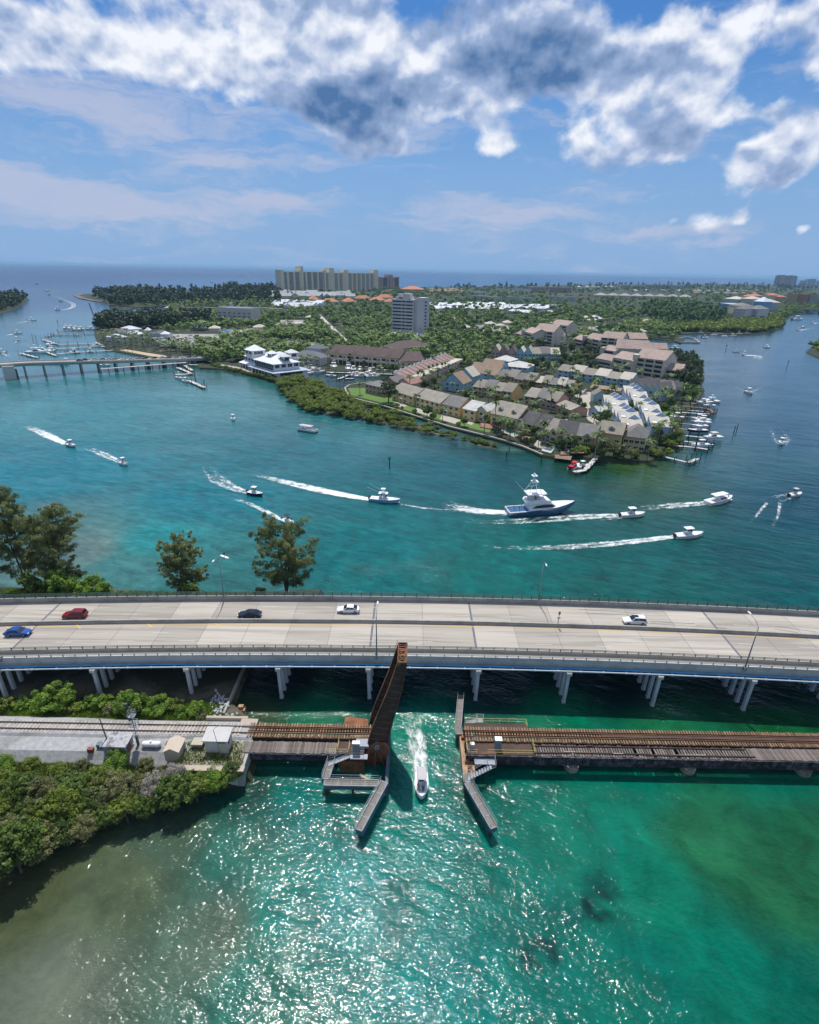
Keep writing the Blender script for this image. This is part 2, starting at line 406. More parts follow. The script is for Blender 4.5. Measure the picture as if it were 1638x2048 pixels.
body=t.scale(at.outputs['Color'],t.math('MULTIPLY',t.math('ADD',1.0,grain),WATER_K))
pb=t.new('ShaderNodeBsdfPrincipled')
t.l.new(body,pb.inputs['Base Color'])
pb.inputs['IOR'].default_value=1.333
pb.inputs['Roughness'].default_value=0.045
# wind waves: ripples, wavelets and longer chop, smoother to the eye far away
wa=t.vmath('MULTIPLY',co,(0.62,1.0,1.0))
rot=t.new('ShaderNodeVectorRotate',rotation_type='Z_AXIS'); t.l.new(co,rot.inputs[0]); rot.inputs['Angle'].default_value=R(24)
wb=t.vmath('MULTIPLY',rot.outputs[0],(0.42,1.0,1.0))
r1=t.noise(wa,2.1,3,0.55,0.3)
r2=t.noise(wb,0.42,3,0.5,0.5)
r3=t.noise(wb,0.13,2,0.5,0.4)
gust=t.smooth(t.noise(t.vmath('MULTIPLY',co,(0.6,1,1)),0.035,3,0.5),0.3,0.7,0.55,1.25)
hgt=t.math('ADD',t.math('ADD',t.math('MULTIPLY',r1,0.16),t.math('MULTIPLY',r2,0.37)),t.math('MULTIPLY',r3,0.8))
hgt=t.math('MULTIPLY',hgt,gust)
# wave light of crests and troughs in the chop, painted into the body colour
chop=t.math('ADD',t.math('MULTIPLY',t.math('SUBTRACT',r2,.5),1.1),t.math('MULTIPLY',t.math('SUBTRACT',r3,.5),.7))
farc=t.math('MULTIPLY',chop,t.smooth(dist,60,170,.35,1.0))
t.l.new(t.scale(body,t.math('ADD',1.0,farc)),pb.inputs['Base Color'])
bp=t.new('ShaderNodeBump'); bp.inputs['Distance'].default_value=1.0
t.l.new(hgt,bp.inputs['Height'])
t.put(bp.inputs['Strength'],t.math('MAXIMUM',0.14,t.math('POWER',t.math('DIVIDE',110.0,t.math('MAXIMUM',dist,110.0)),0.62)))
t.l.new(bp.outputs[0],pb.inputs['Normal'])
t.put(pb.inputs['Specular IOR Level'],t.smooth(dist,500,4000,0.5,0.14))
t.put(pb.inputs['Roughness'],t.lin(dist,120,1500,0.06,0.25))
ou=t.new('ShaderNodeOutputMaterial'); t.l.new(pb.outputs[0],ou.inputs[0])
wm.materials.append(m)
link('water',wm,kind='structure',label='sheltered inlet and open ocean water, teal near and blue far')
# ------------------------------------------------------------------ materials shared by the built things
CONC=mat('weathered_concrete',(.36,.35,.32),.85,.16,.35,bump=.01,col2=(.27,.265,.24),scale2=.25)
CONC_L=mat('pale_concrete',(.52,.51,.48),.85,.12,.5,col2=(.42,.42,.40),scale2=.4)
PILEC=mat('pile_concrete',(.50,.53,.56),.8,.12,.6)
STEEL=mat('galvanised_steel',(.24,.27,.31),.6,.15,1.0,metal=.2)
DSTEEL=mat('dark_rail_steel',(.07,.085,.085),.55,.15,1.0)
GREENRAIL=mat('green_railing',(.035,.085,.08),.6,.15,1.0)
PIPEB=mat('blue_pipe',(.06,.29,.54),.45,.1,.6)
PIPEW=mat('grey_pipe',(.58,.62,.66),.45,.1,.6)
RUST=mat('rust_brown_steel',(.17,.075,.04),.85,.35,.5,bump=.01,col2=(.045,.026,.018),scale2=.35)
RUSTD=mat('dark_rusty_web',(.070,.042,.030),.85,.45,.5,bump=.01,col2=(.15,.07,.035),f2=(.5,.75),scale2=.3)
RUSTO=mat('orange_rust',(.26,.105,.045),.9,.35,.8,bump=.01,col2=(.12,.05,.028),scale2=.7)
RAILM=mat('running_rail',(.16,.09,.055),.45,.2,2.0,metal=.3)
TIE=mat('creosote_tie',(.23,.14,.078),.95,.35,1.4,rnd=.38,bump=.01)
TIEG=mat('concrete_tie',(.42,.37,.32),.95,.2,1.4,rnd=.2)
PLANK=mat('grey_weathered_plank',(.165,.138,.122),.95,.3,1.6,rnd=.35,bump=.01)
PLANKD=mat('dark_timber',(.05,.035,.028),.95,.3,1.0,rnd=.2)
GIRD=mat('peeling_purple_girder',(.115,.095,.115),.85,.45,.6,bump=.01,col2=(.03,.025,.03),f2=(.4,.55),scale2=.8)
YEL=mat('yellow_safety_paint',(.62,.52,.16),.6,.1,1.0)
WHITE=mat('white_paint',(.80,.80,.79),.5,.05,.8)
OFFW=mat('off_white_paint',(.58,.57,.50),.7,.12,.8,col2=(.46,.44,.38),scale2=.6)
PIERC=mat('old_pier_concrete',(.30,.28,.22),.9,.25,.9,col2=(.18,.16,.12),scale2=.6)
ROAD=mat("road_concrete",(.395,.36,.31),.9,.16,.3,rnd=.15,col2=(.29,.265,.23),f2=(.44,.62),scale2=.9,stretch=(.035,1.0,1.0))
MARKW=mat('road_paint_white',(.56,.56,.54),.7,.12,2.0)
MARKY=mat('road_paint_yellow',(.62,.40,.11),.7,.15,2.0)
TYRE=mat('tyre_rubber',(.02,.02,.022),.8,.1,4.0)
JOINT=mat('joint_rubber',(.13,.14,.16),.8,.2,1.0)
def glass_mat(name,col,rough=.08):
 m_=mat(name,col,rough,.03,.5,spec=.7); return m_
GLASS=glass_mat('dark_glass',(.018,.024,.03))
# ------------------------------------------------------------------ highway bridge
def yc(x): return -0.00042*(x - 8) ** 2
bridge=thing('highway_bridge','long pale concrete road bridge with four lanes crossing the turquoise channel','bridge',(0,0,0))
XJ=[-141.7,-124.9,-108.1,-91.2,-74.4,-57.4,-40.6,-23.8,-7.1,13.4,30.2,47.0,63.9,80.7,97.5,114.3,131.1]
MAJOR=(-74.4,-7.1,13.4,63.9)
def strip(mb,x0,x1,o0,o1,z0,z1,n=2):
 """a length of deck between two offsets, following the road's curve"""
 secs=[]
 for i in range(n+1):
  x=x0+(x1 - x0)*i/n; y=yc(x)
  secs.append([(x,y+o0,z0),(x,y+o1,z0),(x,y+o1,z1),(x,y+o0,z1)])
 mb.loft(secs)
RZ=8.5
HALF=[]
for a,b in zip(XJ[:-1],XJ[1:]): HALF += [(a,(a+b)/2),((a+b)/2,b)]
for k,(a,b) in enumerate(HALF):
 for (o0,o1) in ((84.3,93.1),(93.6,101.4)):
  g=.02
  m_=MB(); strip(m_,a+g,b - g,o0,o1,RZ - .35,RZ+random.uniform(-.004,.004)); m_.build('deck_slab',ROAD,bridge)
 m_=MB(); strip(m_,a+.01,b - .01,93.1,93.6,RZ - .2,RZ+.45); strip(m_,a+.01,b - .01,93.2,93.5,RZ+.45,RZ+.78); m_.build('median_barrier',CONC,bridge)
 m_=MB(); strip(m_,a+.01,b - .01,101.4,101.75,RZ - .2,RZ+1.05); m_.build('far_barrier',CONC,bridge)
 m_=MB(); strip(m_,a+.01,b - .01,84.0,84.3,RZ - .2,RZ+.85); m_.build('kerb_barrier',CONC,bridge)
 m_=MB(); strip(m_,a+.01,b - .01,82.0,84.0,RZ - .3,RZ+.12); m_.build('sidewalk',mat('sidewalk_concrete',(.47,.43,.34),.9,.12,.6,rnd=.06),bridge)
 m_=MB(); strip(m_,a+.015,b - .015,81.6,82.0,RZ - .8,RZ+.95); strip(m_,a+.015,b - .015,81.54,81.6,RZ - .1,RZ+.1); m_.build('parapet',CONC_L,bridge)
 # railings: near side on parapet, near side inner, far side
 for (off,z0,hh,mm,nm) in ((81.78,RZ+.95,.45,STEEL,'railing'),(84.15,RZ+.85,.5,DSTEEL,'railing'),(101.6,RZ+1.05,1.0,GREENRAIL,'railing')):
  m_=MB()
  for j in range(4):
   x=a+(b - a)*(j+.5)/4; m_.bar((x,off+yc(x),z0),(x,off+yc(x),z0+hh),.12,.14)
  for zz in ((hh,hh*.5) if hh < .9 else (hh,hh*.75,hh*.5,hh*.25)):
   xm=(a+b)/2
   for (p0,p1) in ((a,xm),(xm,b)): m_.bar((p0+.01,off+yc(p0),z0+zz),(p1 - .01,off+yc(p1),z0+zz),.08,.08)
  m_.build(nm,mm,bridge)
 m_=MB()
 m_.tube([(a+.01,81.1+yc(a),RZ - .62),(b - .01,81.1+yc(b),RZ - .62)],.19,10); m_.build('blue_pipe',PIPEB,bridge,smooth=True)
 m_=MB(); m_.tube([(a+.01,80.75+yc(a),RZ - .98),(b - .01,80.75+yc(b),RZ - .98)],.15,8)
 for j in range(2):
  x=a+(b - a)*(j+.5)/2; m_.tube([(x - .1,80.75+yc(x),RZ - .98),(x+.1,80.75+yc(x),RZ - .98)],.23,8)
  m_.bar((x,81.5+yc(x),RZ - .75),(x,80.75+yc(x),RZ - 1.1),.08,.1)
 m_.build('service_pipe',PIPEW,bridge)
 m_=MB()
 for o in (82.4,85.6,88.8,92.0,95.2,98.4,101.3): strip(m_,a+.05,b - .05,o - .22,o+.22,RZ - 1.15,RZ - .35)
 m_.build('deck_girder',CONC_L,bridge)
 for (o0,o1) in ((84.3,93.1),(93.6,101.4)):
  major=any(abs(a - q_) < .2 for q_ in MAJOR)
  m_=MB(); wd=.22 if major else .035
  m_.box(a - wd,yc(a)+o0+.1,RZ - .05,a+wd,yc(a)+o1 - .1,RZ+.012); m_.build('expansion_joint',JOINT,bridge)
# painted lines
def dash(x,off,L=3.0,wd=.10,mm=MARKW,nm='lane_marking'):
 m_=MB(); a,b=x - L/2,x+L/2; z=RZ+.018
 m_.add([(a,off - wd/2+yc(a),z),(b,off - wd/2+yc(b),z),(b,off+wd/2+yc(b),z),(a,off+wd/2+yc(a),z)],[(0,1,2,3)])
 m_.build(nm,mm,bridge)
for i in range(-10,10):
 dash(-2.5+i*11.6,89.9); dash(3.6+i*11.6,87.3)
 dash(0.0+i*11.6,96.4); dash(5.1+i*11.6,98.9)
for k in range(-13,13):
 dash(k*10+5,92.5,9.99,.16,MARKY,'yellow_edge_line'); dash(k*10+5,84.9,9.99,.12,MARKW,'white_edge_line'); dash(k*10+5,100.7,9.99,.12,MARKW,'white_edge_line')
for x in (-79,-65.5,-51.5,-38,-92):
 m_=MB(); z=RZ+.022; m_.add([(x,91.7+yc(x),z),(x+.45,91.7+yc(x),z),(x - 1.0,92.9+yc(x),z),(x - 1.45,92.9+yc(x),z)],[(0,1,2,3)]); m_.build('yellow_hatch',MARKY,bridge)
SKID=mat('tyre_skid',(.15,.14,.13),.9,.3,.8)
for pts in ([(37,98.7),(44,98.5),(50,97.9)],[(38,97.5),(46,97.3),(50.8,96.5)],[(51,95.3),(56,95.1),(60,95.1)],[(50.5,94.5),(57,94.2),(66,93.9)],[(60,94.4),(64,94.5)],[(76,94.6),(80,93.7)],[(77,95.5),(84,94.3)]):
 m_=MB()
 for p0,p1 in zip(pts[:-1],pts[1:]):
  z=RZ+.02; m_.add([(p0[0],p0[1]+yc(p0[0])+1.0,z),(p1[0],p1[1]+yc(p1[0])+1.0,z),(p1[0],p1[1]+yc(p1[0])+1.13,z),(p0[0],p0[1]+yc(p0[0])+1.13,z)],[(0,1,2,3)])
 m_.build('skid_mark',SKID,bridge)
# bents
for k,x in enumerate(XJ[1:-1]):
 m_=MB(); m_.box(x - .5,80.4+yc(x),RZ - 1.9,x+.5,101.6+yc(x),RZ - 1.15)
 m_.box(x - .45,80.3+yc(x),RZ - 1.8,x+.45,80.4+yc(x),RZ - 1.25)
 pier=m_.build('pier_cap',CONC_L,bridge)
 for j,y in enumerate([80.9+2.18*i for i in range(10)]):
  m_=MB(); bt=.12*(1 if x > 3 else -1)
  b0=(x - bt,y+yc(x),-2.0); m_.bar(b0,(x,y+yc(x),RZ - 1.85),.58,.58,(1,0,0))
  m_.bar((x - bt*.97,y+yc(x),-.2),(x - bt*.93,y+yc(x),.45),.68,.68,(1,0,0))
  m_.build('pile',PILEC,pier)
def lamp_post(base,top,head,label,group='bridge lamp posts'):
 bs=Vector(base); t_=thing('lamp_post',label,'lamp post',base,0,group)
 T_=Vector(top) - bs; H_=Vector(head) - bs
 m_=MB(); m_.bar((0,0,-.6),(0,0,.15),.6,.45); m_.build('base_plate',STEEL,t_)
 m_=MB(); m_.tube([(0,0,0),tuple(T_*.5),tuple(T_)],[.14,.11,.08],8); m_.build('pole',STEEL,t_,smooth=True)
 m_=MB(); mid_=T_+(H_ - T_)*.4+Vector((0,0,(H_ - T_).z*.35)); m_.tube([tuple(T_),tuple(mid_),tuple(H_)],[.07,.06,.05],6); m_.build('arm',STEEL,t_)
 d_=(H_ - T_); d_.z=0; d_.normalize(); s_=Vector((-d_.y,d_.x,0))
 m_=MB(); secs=[]
 for (q_,w_,h_) in ((-.35,.08,.05),(0,.16,.09),(.35,.17,.1),(.62,.08,.05)):
  c_=H_+d_*q_; secs.append([c_+s_*w_ - Vector((0,0,.05)),c_+s_*w_*.7+Vector((0,0,h_)),c_ - s_*w_*.7+Vector((0,0,h_)),c_ - s_*w_ - Vector((0,0,.05))])
 m_.loft(secs); m_.build('lamp_head',WHITE,t_)
 return t_
lamp_post((-5.6,81.5,9.5),(-5.6,81.5,18.3),(-5.5,84,19.4),'tall grey lamp post on the near parapet left of the raised rail bridge')
lamp_post((62.1,80.2,9.4),(62.1,80.2,18.3),(61.9,83,19.4),'tall grey lamp post on the near parapet at the right end of the bridge')
lamp_post((-73.6,78.7,9.4),(-73.6,78.7,18.2),(-73.5,81.5,19.4),'tall grey lamp post on the near parapet by the blue car')
lamp_post((-40.1,100.7,9.6),(-40.1,100.7,18.6),(-40.2,98.2,19.6),'grey lamp post on the far barrier between the two feathery trees')
lamp_post((28.7,101.6,9.6),(28.7,101.6,18.4),(28.6,99.2,19.6),'grey lamp post on the far barrier right of the white sedan')
# small sign post on the median
sx_=P(1118,1252,RZ+1.05)
t_=thing('road_sign','thin dark road sign on a post standing on the median barrier','road sign',(30.9,93.35+yc(30.9),RZ+.78))
m_=MB(); m_.bar((0,0,-.02),(0,0,2.8),.1,.1); m_.build('post',RUST,t_)
m_=MB(); m_.box(-.22,-.1,2.2,.22,-.05,2.9); m_.build('sign_panel',mat('sign_back',(.2,.17,.15),.6),t_)
m_=MB(); m_.box(-.3,-.1,1.15,.3,-.05,1.6); m_.build('lower_panel',OFFW,t_)
# ------------------------------------------------------------------ cars
def make_car(label,paint,kind='sedan',L=4.7,Wd=1.85,sunroof=False):
 t_=thing('parked_car' if kind == 'parked' else 'car',label,'car')
 H_=1.45 if kind != 'suv' else 1.68
 x=L/2
 low=[(-x,.42,.62),(-x+.08,.30,.86),(-x*.72,.26,.98),(-x*.35,.25,1.0),(0.1,.25,.98),(x*.38,.25,.94),(x*.62,.27,.84),(x*.93,.32,.68),(x,.42,.58)]
 if kind == 'suv': low=[(a,b,c+.1) for a,b,c in low]
 m_=MB(); secs=[]
 for i,(px_,z0,z1) in enumerate(low):
  wx=Wd/2*(1 - .14*(abs(px_)/x) ** 4)
  secs.append([(px_,-wx*.92,z0),(px_,-wx,z0+.22),(px_,-wx*.985,z1 - .1),(px_,-wx*.88,z1),(px_,wx*.88,z1),(px_,wx*.985,z1 - .1),(px_,wx,z0+.22),(px_,wx*.92,z0)])
 m_.loft(secs); body=m_.build('body',paint,t_,smooth=False)
 # cabin: glass house then roof
 if kind == 'suv': gh=[(-x*.90,1.06,1.0),(-x*.80,1.62,.78),(-x*.2,1.68,.80),(x*.10,1.64,.78),(x*.40,1.0,.90)]
 else: gh=[(-x*.78,.98,.9),(-x*.48,1.36,.72),(-x*.1,1.44,.74),(x*.12,1.40,.72),(x*.42,.95,.86)]
 zb=1.0 if kind == 'suv' else .93
 m_=MB(); secs=[]
 for (px_,z1,wf) in gh:
  w0=Wd/2*.90; w1=Wd/2*wf
  secs.append([(px_,-w0,zb - .05),(px_,-w1,max(z1,zb)),(px_,w1,max(z1,zb)),(px_,w0,zb - .05)])
 m_.loft(secs); m_.build('cabin_glass',GLASS,t_)
 m_=MB(); r_=gh[1:4]; secs=[]
 for (px_,z1,wf) in r_:
  w1=Wd/2*wf+.015; secs.append([(px_,-w1,z1 - .03),(px_,-w1*.9,z1+.035),(px_,w1*.9,z1+.035),(px_,w1,z1 - .03)])
 m_.loft(secs)
 for s_ in (-1,1):
  for px_,dx_ in ((gh[1][0],gh[0][0]),(gh[2][0] - .02,gh[2][0] - .1),(gh[3][0],gh[4][0])):
   m_.bar((px_,s_*Wd/2*.765,gh[1][1]+.0),(dx_,s_*Wd/2*.91,zb),.07,.05)
 m_.build('roof',paint,t_)
 if sunroof:
  m_=MB(); m_.box(-.6,-.42,H_+.03,.25,.42,H_+.07); m_.build('sunroof',GLASS,t_)
 for sx2 in (-1,1):
  for s_ in (-1,1):
   m_=MB(); m_.tube([(sx2*x*.60,s_*(Wd/2 - .2),.34),(sx2*x*.60,s_*(Wd/2+.01),.34)],.34,14); wh=m_.build('wheel',TYRE,t_)
   m_=MB(); m_.tube([(sx2*x*.60,s_*(Wd/2 - .05),.34),(sx2*x*.60,s_*(Wd/2+.025),.34)],.2,10); m_.build('rim',STEEL,wh)
 for s_ in (-1,1):
  m_=MB(); m_.box(x*.93,s_*Wd*.36 - .17,.6,x*.985,s_*Wd*.36+.17,.74); m_.build('headlight',WHITE,t_)
  m_=MB(); m_.box(-x*1.0,s_*Wd*.37 - .16,.72,-x*.95,s_*Wd*.37+.16,.88); m_.build('tail_light',mat('red_lamp',(.35,.01,.01),.3),t_)
  m_=MB(); m_.box(x*.30,s_*(Wd/2+.02) - .07,.93,x*.36,s_*(Wd/2+.02)+.07,1.05); m_.build('mirror',paint,t_)
 m_=MB(); m_.box(x*.97,-.5,.45,x*1.0,.5,.58); m_.build('grille',TYRE,t_)
 return t_
def paint(name,c,metal=.0): return mat(name,c,.22,.03,.5,metal=metal,spec=.6)
for (lab,pn,c,kd,px_,py_,dirn,sr) in (
 ('dark red compact suv driving left in the far lanes','red_paint',(.20,.012,.02),'suv',151,1234,1,False),
 ('dark navy sedan driving left beside the median','navy_paint',(.012,.018,.04),'sedan',500,1233,1,False),
 ('white sedan driving left in the lane nearest the far barrier','white_car_paint',(.78,.80,.82),'sedan',697,1223,1,False),
 ('white crossover with dark sunroof driving left near the skid marks','white_car_paint',(.78,.80,.82),'suv',1268,1246,1,True),
 ('blue sedan driving right in the near lanes at far left','blue_paint',(.01,.075,.32),'sedan',38,1269,0,False)):
 c_=make_car(lab,paint(pn,c),kd,4.75,1.85,sr); p_=P(px_,py_,RZ)
 c_.location=(p_.x,p_.y,RZ+.02); c_.rotation_euler=(0,0,(math.pi if dirn else 0) - .00084*(p_.x - 8)); c_['group']='cars on the highway bridge'
# ------------------------------------------------------------------ railway
def rail(parent,x0,x1,y,z,mm=RAILM,n=1):
 m_=MB(); m_.box(x0,y - .035,z+.12,x1,y+.035,z+.17); m_.box(x0,y - .01,z+.02,x1,y+.01,z+.12); m_.box(x0,y - .07,z,x1,y+.07,z+.02)
 return m_.build('rail',mm,parent)
GY0,GY1=68.0,69.35
# --- left fixed span
rb1=thing('railway_trestle','short rusty rail trestle with grey plank walkway left of the channel','railway bridge')
tie_me=None
def tie_mesh(L,wd,hh,mm,nm='tie'):
 m_=MB(); m_.box(-wd/2,-L/2,-hh,wd/2,L/2,0); m_.mats=[mm]; return m_.mesh(nm)
tm=tie_mesh(3.0,.25,.25,TIE)
TZ=3.95
def ties(parent,x0,x1,step,me,y=68.7,z=TZ,nm='tie',jit=.05,miss=0,rot=.02):
 x=x0
 while x < x1:
  if random.random() >= miss:
   o=link(nm,me,parent,(x,y+random.uniform(-jit,jit)*1.6,z+random.uniform(-.008,.008)))
   o.rotation_euler=(0,0,random.uniform(-rot,rot)); o.scale=(random.uniform(.85,1.12),random.uniform(.97,1.03),1)
  x += step
ties(rb1,-26.2,-5.9,.46,tm)
for y in (GY0,GY1,GY0+.35,GY1 - .35): rail(rb1,-26.3,-5.8,y,TZ,RAILM if y in (GY0,GY1) else RUST)
m_=MB()
for y in (67.5,69.9): m_.box(-26.3,y - .2,2.5,-5.7,y+.2,TZ - .26)
for y in (67.5,69.9):
 m_.box(-26.3,y - .3,2.45,-5.7,y+.3,2.55); m_.box(-26.3,y - .3,TZ - .3,-5.7,y+.3,TZ - .24)
m_.build('track_girder',RUSTD,rb1)
pm=[tie_mesh(2.35+d,.30,.1,PLANK,'plank') for d in (0,.08,-.1)]
def planks(parent,x0,x1,step,y,z,miss=0,rot=.015,jit=.05,slope=0):
 x=x0
 while x < x1:
  if random.random() >= miss:
   o=link('plank',random.choice(pm),parent,(x,y+random.uniform(-jit,jit),z+random.uniform(-.015,.02)))
   o.rotation_euler=(random.uniform(-.01,.01),0,random.uniform(-rot,rot)+slope); o.scale=(random.uniform(.9,1.02),random.uniform(.95,1.04),1)
  x += step
planks(rb1,-26.2,-11.2,.31,65.45,3.55,rot=.02)
m_=MB(); m_.box(-26.4,64.6,1.9,-7.2,64.75,3.4)
for i in range(20): m_.box(-26.2+i*1.0,64.5,1.95,-26.1+i*1.0,64.6,3.38)
m_.box(-26.4,64.42,1.86,-7.2,64.93,1.94); m_.box(-26.4,64.42,3.37,-7.2,64.93,3.43); m_.box(-26.4,66.2,1.9,-7.2,66.35,3.4)
m_.build('walkway_girder',GIRD,rb1)
m_=MB(); m_.tube([(-26.2,64.3,3.3),(-10.8,64.3,3.3)],.07,6); m_.build('conduit',STEEL,rb1)
m_=MB(); m_.box(-11.0,64.4,3.42,-6.6,66.9,3.5); m_.build('steel_platform',RUSTD,rb1)
m_=MB(); m_.box(-8.1,65.5,3.5,-5.9,67.1,4.0); m_.build('steel_plinth',STEEL,rb1)
def cabinet(loc,w_,d_,h_,label,mm=None,top=None):
 t_=thing('equipment_cabinet',label,'cabinet',loc)
 m_=MB(); m_.box(-w_/2,-d_/2,0,w_/2,d_/2,h_); m_.build('housing',mm or STEEL,t_)
 m_=MB(); m_.box(-w_/2 - .05,-d_/2 - .05,h_,w_/2+.05,d_/2+.05,h_+.07); m_.build('lid',top or WHITE,t_)
 m_=MB(); m_.box(-.02,-d_/2 - .03,h_*.45,.05,-d_/2,h_*.6); m_.build('handle',TYRE,t_)
 return t_
cabinet((-7.9,64.95,3.5),1.1,.6,1.9,'white topped grey cabinet on the left span beside the raised leaf')
def yrail(parent,pts,h_=1.05,mm=YEL,nm='handrail',post=1.6):
 m_=MB()
 for a,b in zip(pts[:-1],pts[1:]):
  a=Vector(a); b=Vector(b); n=max(1,round((b - a).length/post))
  for i in range(n+1):
   p=a.lerp(b,i/n); m_.bar(p,p+Vector((0,0,h_)),.035,.035)
  for zz in (h_,h_*.5): m_.bar(a+Vector((0,0,zz)),b+Vector((0,0,zz)),.035,.035)
 return m_.build(nm,mm,parent)
yrail(rb1,[(-10.9,66.7,3.55),(-10.9,64.6,3.55)]); yrail(rb1,[(-12.6,64.5,3.5),(-9.1,64.5,3.5)],.9); yrail(rb1,[(-9.1,66.3,3.5),(-9.1,64.7,3.5)],1.0,YEL)
# --- right fixed spans
rb2=thing('railway_trestle','long low rail trestle with dark rusty girders running off to the right','railway bridge')
ties(rb2,10.2,77,.46,tm)
for y in (GY0,GY1,GY0+.35,GY1 - .35): rail(rb2,10.0,78,y,TZ,RAILM if y in (GY0,GY1) else RUST)
m_=MB(); m_.box(33,68.42,TZ+.03,78,68.92,TZ+.09); m_.build('cable_tray',RUSTD,rb2)
for x0,x1 in ((9.9,27.5),(27.6,46.8),(46.9,65.9),(66.0,85)):
 m_=MB()
 for y in (67.5,69.9):
  m_.box(x0,y - .12,2.3,x1,y+.12,TZ - .26); m_.box(x0,y - .28,2.25,x1,y+.28,2.32); m_.box(x0,y - .28,TZ - .3,x1,y+.28,TZ - .24)
 m_.build('track_girder',RUSTD,rb2)
 m_=MB(); m_.box(x0,64.72,1.75,x1,64.84,3.38); n=int((x1 - x0)/1.25)
 for i in range(n+1):
  x=x0+.1+(x1 - x0 - .3)*i/n; m_.box(x,64.56,1.8,x+.1,64.72,3.34)
 m_.box(x0,64.5,1.7,x1,65.05,1.78); m_.box(x0,64.5,3.36,x1,65.05,3.43); m_.box(x0,66.5,1.75,x1,66.62,3.38)
 m_.build('walkway_girder',GIRD,rb2)
planks(rb2,21.4,31,.42,65.85,3.55,rot=.05,jit=.12); planks(rb2,31,44,.42,65.85,3.55,.05,rot=.05,jit=.12)
planks(rb2,44,56.5,.46,65.85,3.55,.10,rot=.12,jit=.12); planks(rb2,56.5,84,.33,65.85,3.58,rot=.02,slope=0.0)
m_=MB()
for (xa,xb,y) in ((21.2,31,66.6),(30,56,66.7),(21.2,27,65.2),(27.6,40,65.35),(39,57,65.15)): m_.bar((xa,y,3.66),(xb,y+random.uniform(-.1,.1),3.66),.22,.12)
m_.build('loose_beam',PLANKD,rb2)
m_=MB(); m_.bar((26,65.55,3.64),(35.5,65.3,3.7),.1,.06); m_.bar((43.5,65.25,3.66),(49,65.35,3.68),.12,.06); m_.build('pale_board',mat('pale_board',(.42,.38,.30),.9,.2),rb2)
m_=MB(); m_.box(10.1,64.8,3.42,20.9,67.2,3.52); m_.box(10.3,70.2,3.42,20.9,71.45,3.52); m_.build('steel_plate_deck',RUSTD,rb2)
m_=MB(); m_.box(10.1,64.7,1.8,10.3,71.4,3.4); m_.build('end_plate',RUSTD,rb2)
yrail(rb2,[(10.3,71.5,3.52),(20.8,71.5,3.52),(20.8,70.3,3.52)]); yrail(rb2,[(10.1,67.0,3.52),(10.1,64.8,3.52),(11.7,64.8,3.52)])
yrail(rb2,[(13.3,64.8,3.52),(21.0,64.8,3.52),(21.0,66.9,3.52)])
cabinet((15.2,66.2,3.52),1.05,.8,1.95,'tall grey cabinet with white lid on the steel deck right of the channel')
cabinet((11.0,66.2,3.52),.6,.5,.8,'small pale box on the steel deck corner beside the thin pole',OFFW)
t_=thing('signal_pole','thin leaning steel pole at the corner of the right steel deck','pole',(10.55,64.9,3.52))
m_=MB(); m_.tube([(0,0,0),(.05,0,4.2)],.07,6); m_.build('pole',STEEL,t_); m_=MB(); m_.tube([(.05,-.3,4.1),(.05,.3,4.25)],.1,6); m_.build('crossbar',STEEL,t_)
for i,x in enumerate((27.6,46.9,66.0)):
 m_=MB(); poly=[]
 for j in range(24):
  a=2*math.pi*j/24; yy=1.15*math.sin(a); poly.append((x+1.2*math.cos(a),(65.6 if math.sin(a) < 0 else 70.0)+yy))
 m_.prism(poly,-1.5,1.0); poly2=[(x+(q_[0] - x)*.8,67.8+(q_[1] - 67.8)*.86) for q_ in poly]; m_.prism(poly2,1.0,1.72)
 m_.build('pier',PIERC,rb2)
# raised bascule leaf
leaf=thing('bascule_leaf','rusty brown raised bascule leaf of the rail bridge standing almost upright','bascule bridge')
Lp=[(-6.7,.9),(-5.75,6),(-4.9,8.8),(-2.75,15.4),(-1.4,20.4)]; Rp=[(-3.35,.9),(-2.7,5.1),(-1.9,9.7),(-.7,14.9),(.05,20.4)]
def xi(tbl,z):
 for (x0,z0),(x1,z1) in zip(tbl[:-1],tbl[1:]):
  if z <= z1: return x0+(x1 - x0)*max(0,(z - z0))/(z1 - z0)
 return tbl[-1][0]
for y in (66.3,71.0):
 m_=MB(); zs=[.9,3,5,7,8.8,11,13,15.2,18,20.4]
 m_.loft([[(xi(Lp,z),y - .03,z),(xi(Rp,z),y - .03,z),(xi(Rp,z),y+.03,z),(xi(Lp,z),y+.03,z)] for z in zs])
 g_=m_.build('girder_web',RUSTD,leaf)
 m_=MB()
 for tbl,sg in ((Lp,-1),(Rp,1)):
  m_.loft([[(xi(tbl,z) - .05,y - .26,z),(xi(tbl,z)+.05,y - .26,z),(xi(tbl,z)+.05,y+.26,z),(xi(tbl,z) - .05,y+.26,z)] for z in zs])
 m_.build('flange',RUST,g_)
 m_=MB()
 for i in range(15):
  z=2.2+i*1.26; zz=z+.35
  for sy in (-.12,.12): m_.bar((xi(Lp,z)+.05,y+sy,zz),(xi(Rp,z) - .05,y+sy,z - .1),.2,.06,(0,1,0))
 m_.build('stiffener',RUST,g_)
m_=MB()
for i in range(15):
 z=2.6+i*1.26; xr=xi(Rp,z) - .25
 m_.bar((xr,66.36,z),(xr,70.94,z),.3,.35)
m_.build('floor_beam',RUST,leaf)
for y in (67.7,69.6):
 m_=MB(); m_.loft([[(xi(Rp,z) - .75,y - .08,z),(xi(Rp,z) - .45,y - .08,z),(xi(Rp,z) - .45,y+.08,z),(xi(Rp,z) - .75,y+.08,z)] for z in (2.2,5.1,9.7,14.9,20.3)]); m_.build('stringer',RUST,leaf)
zt=2.4
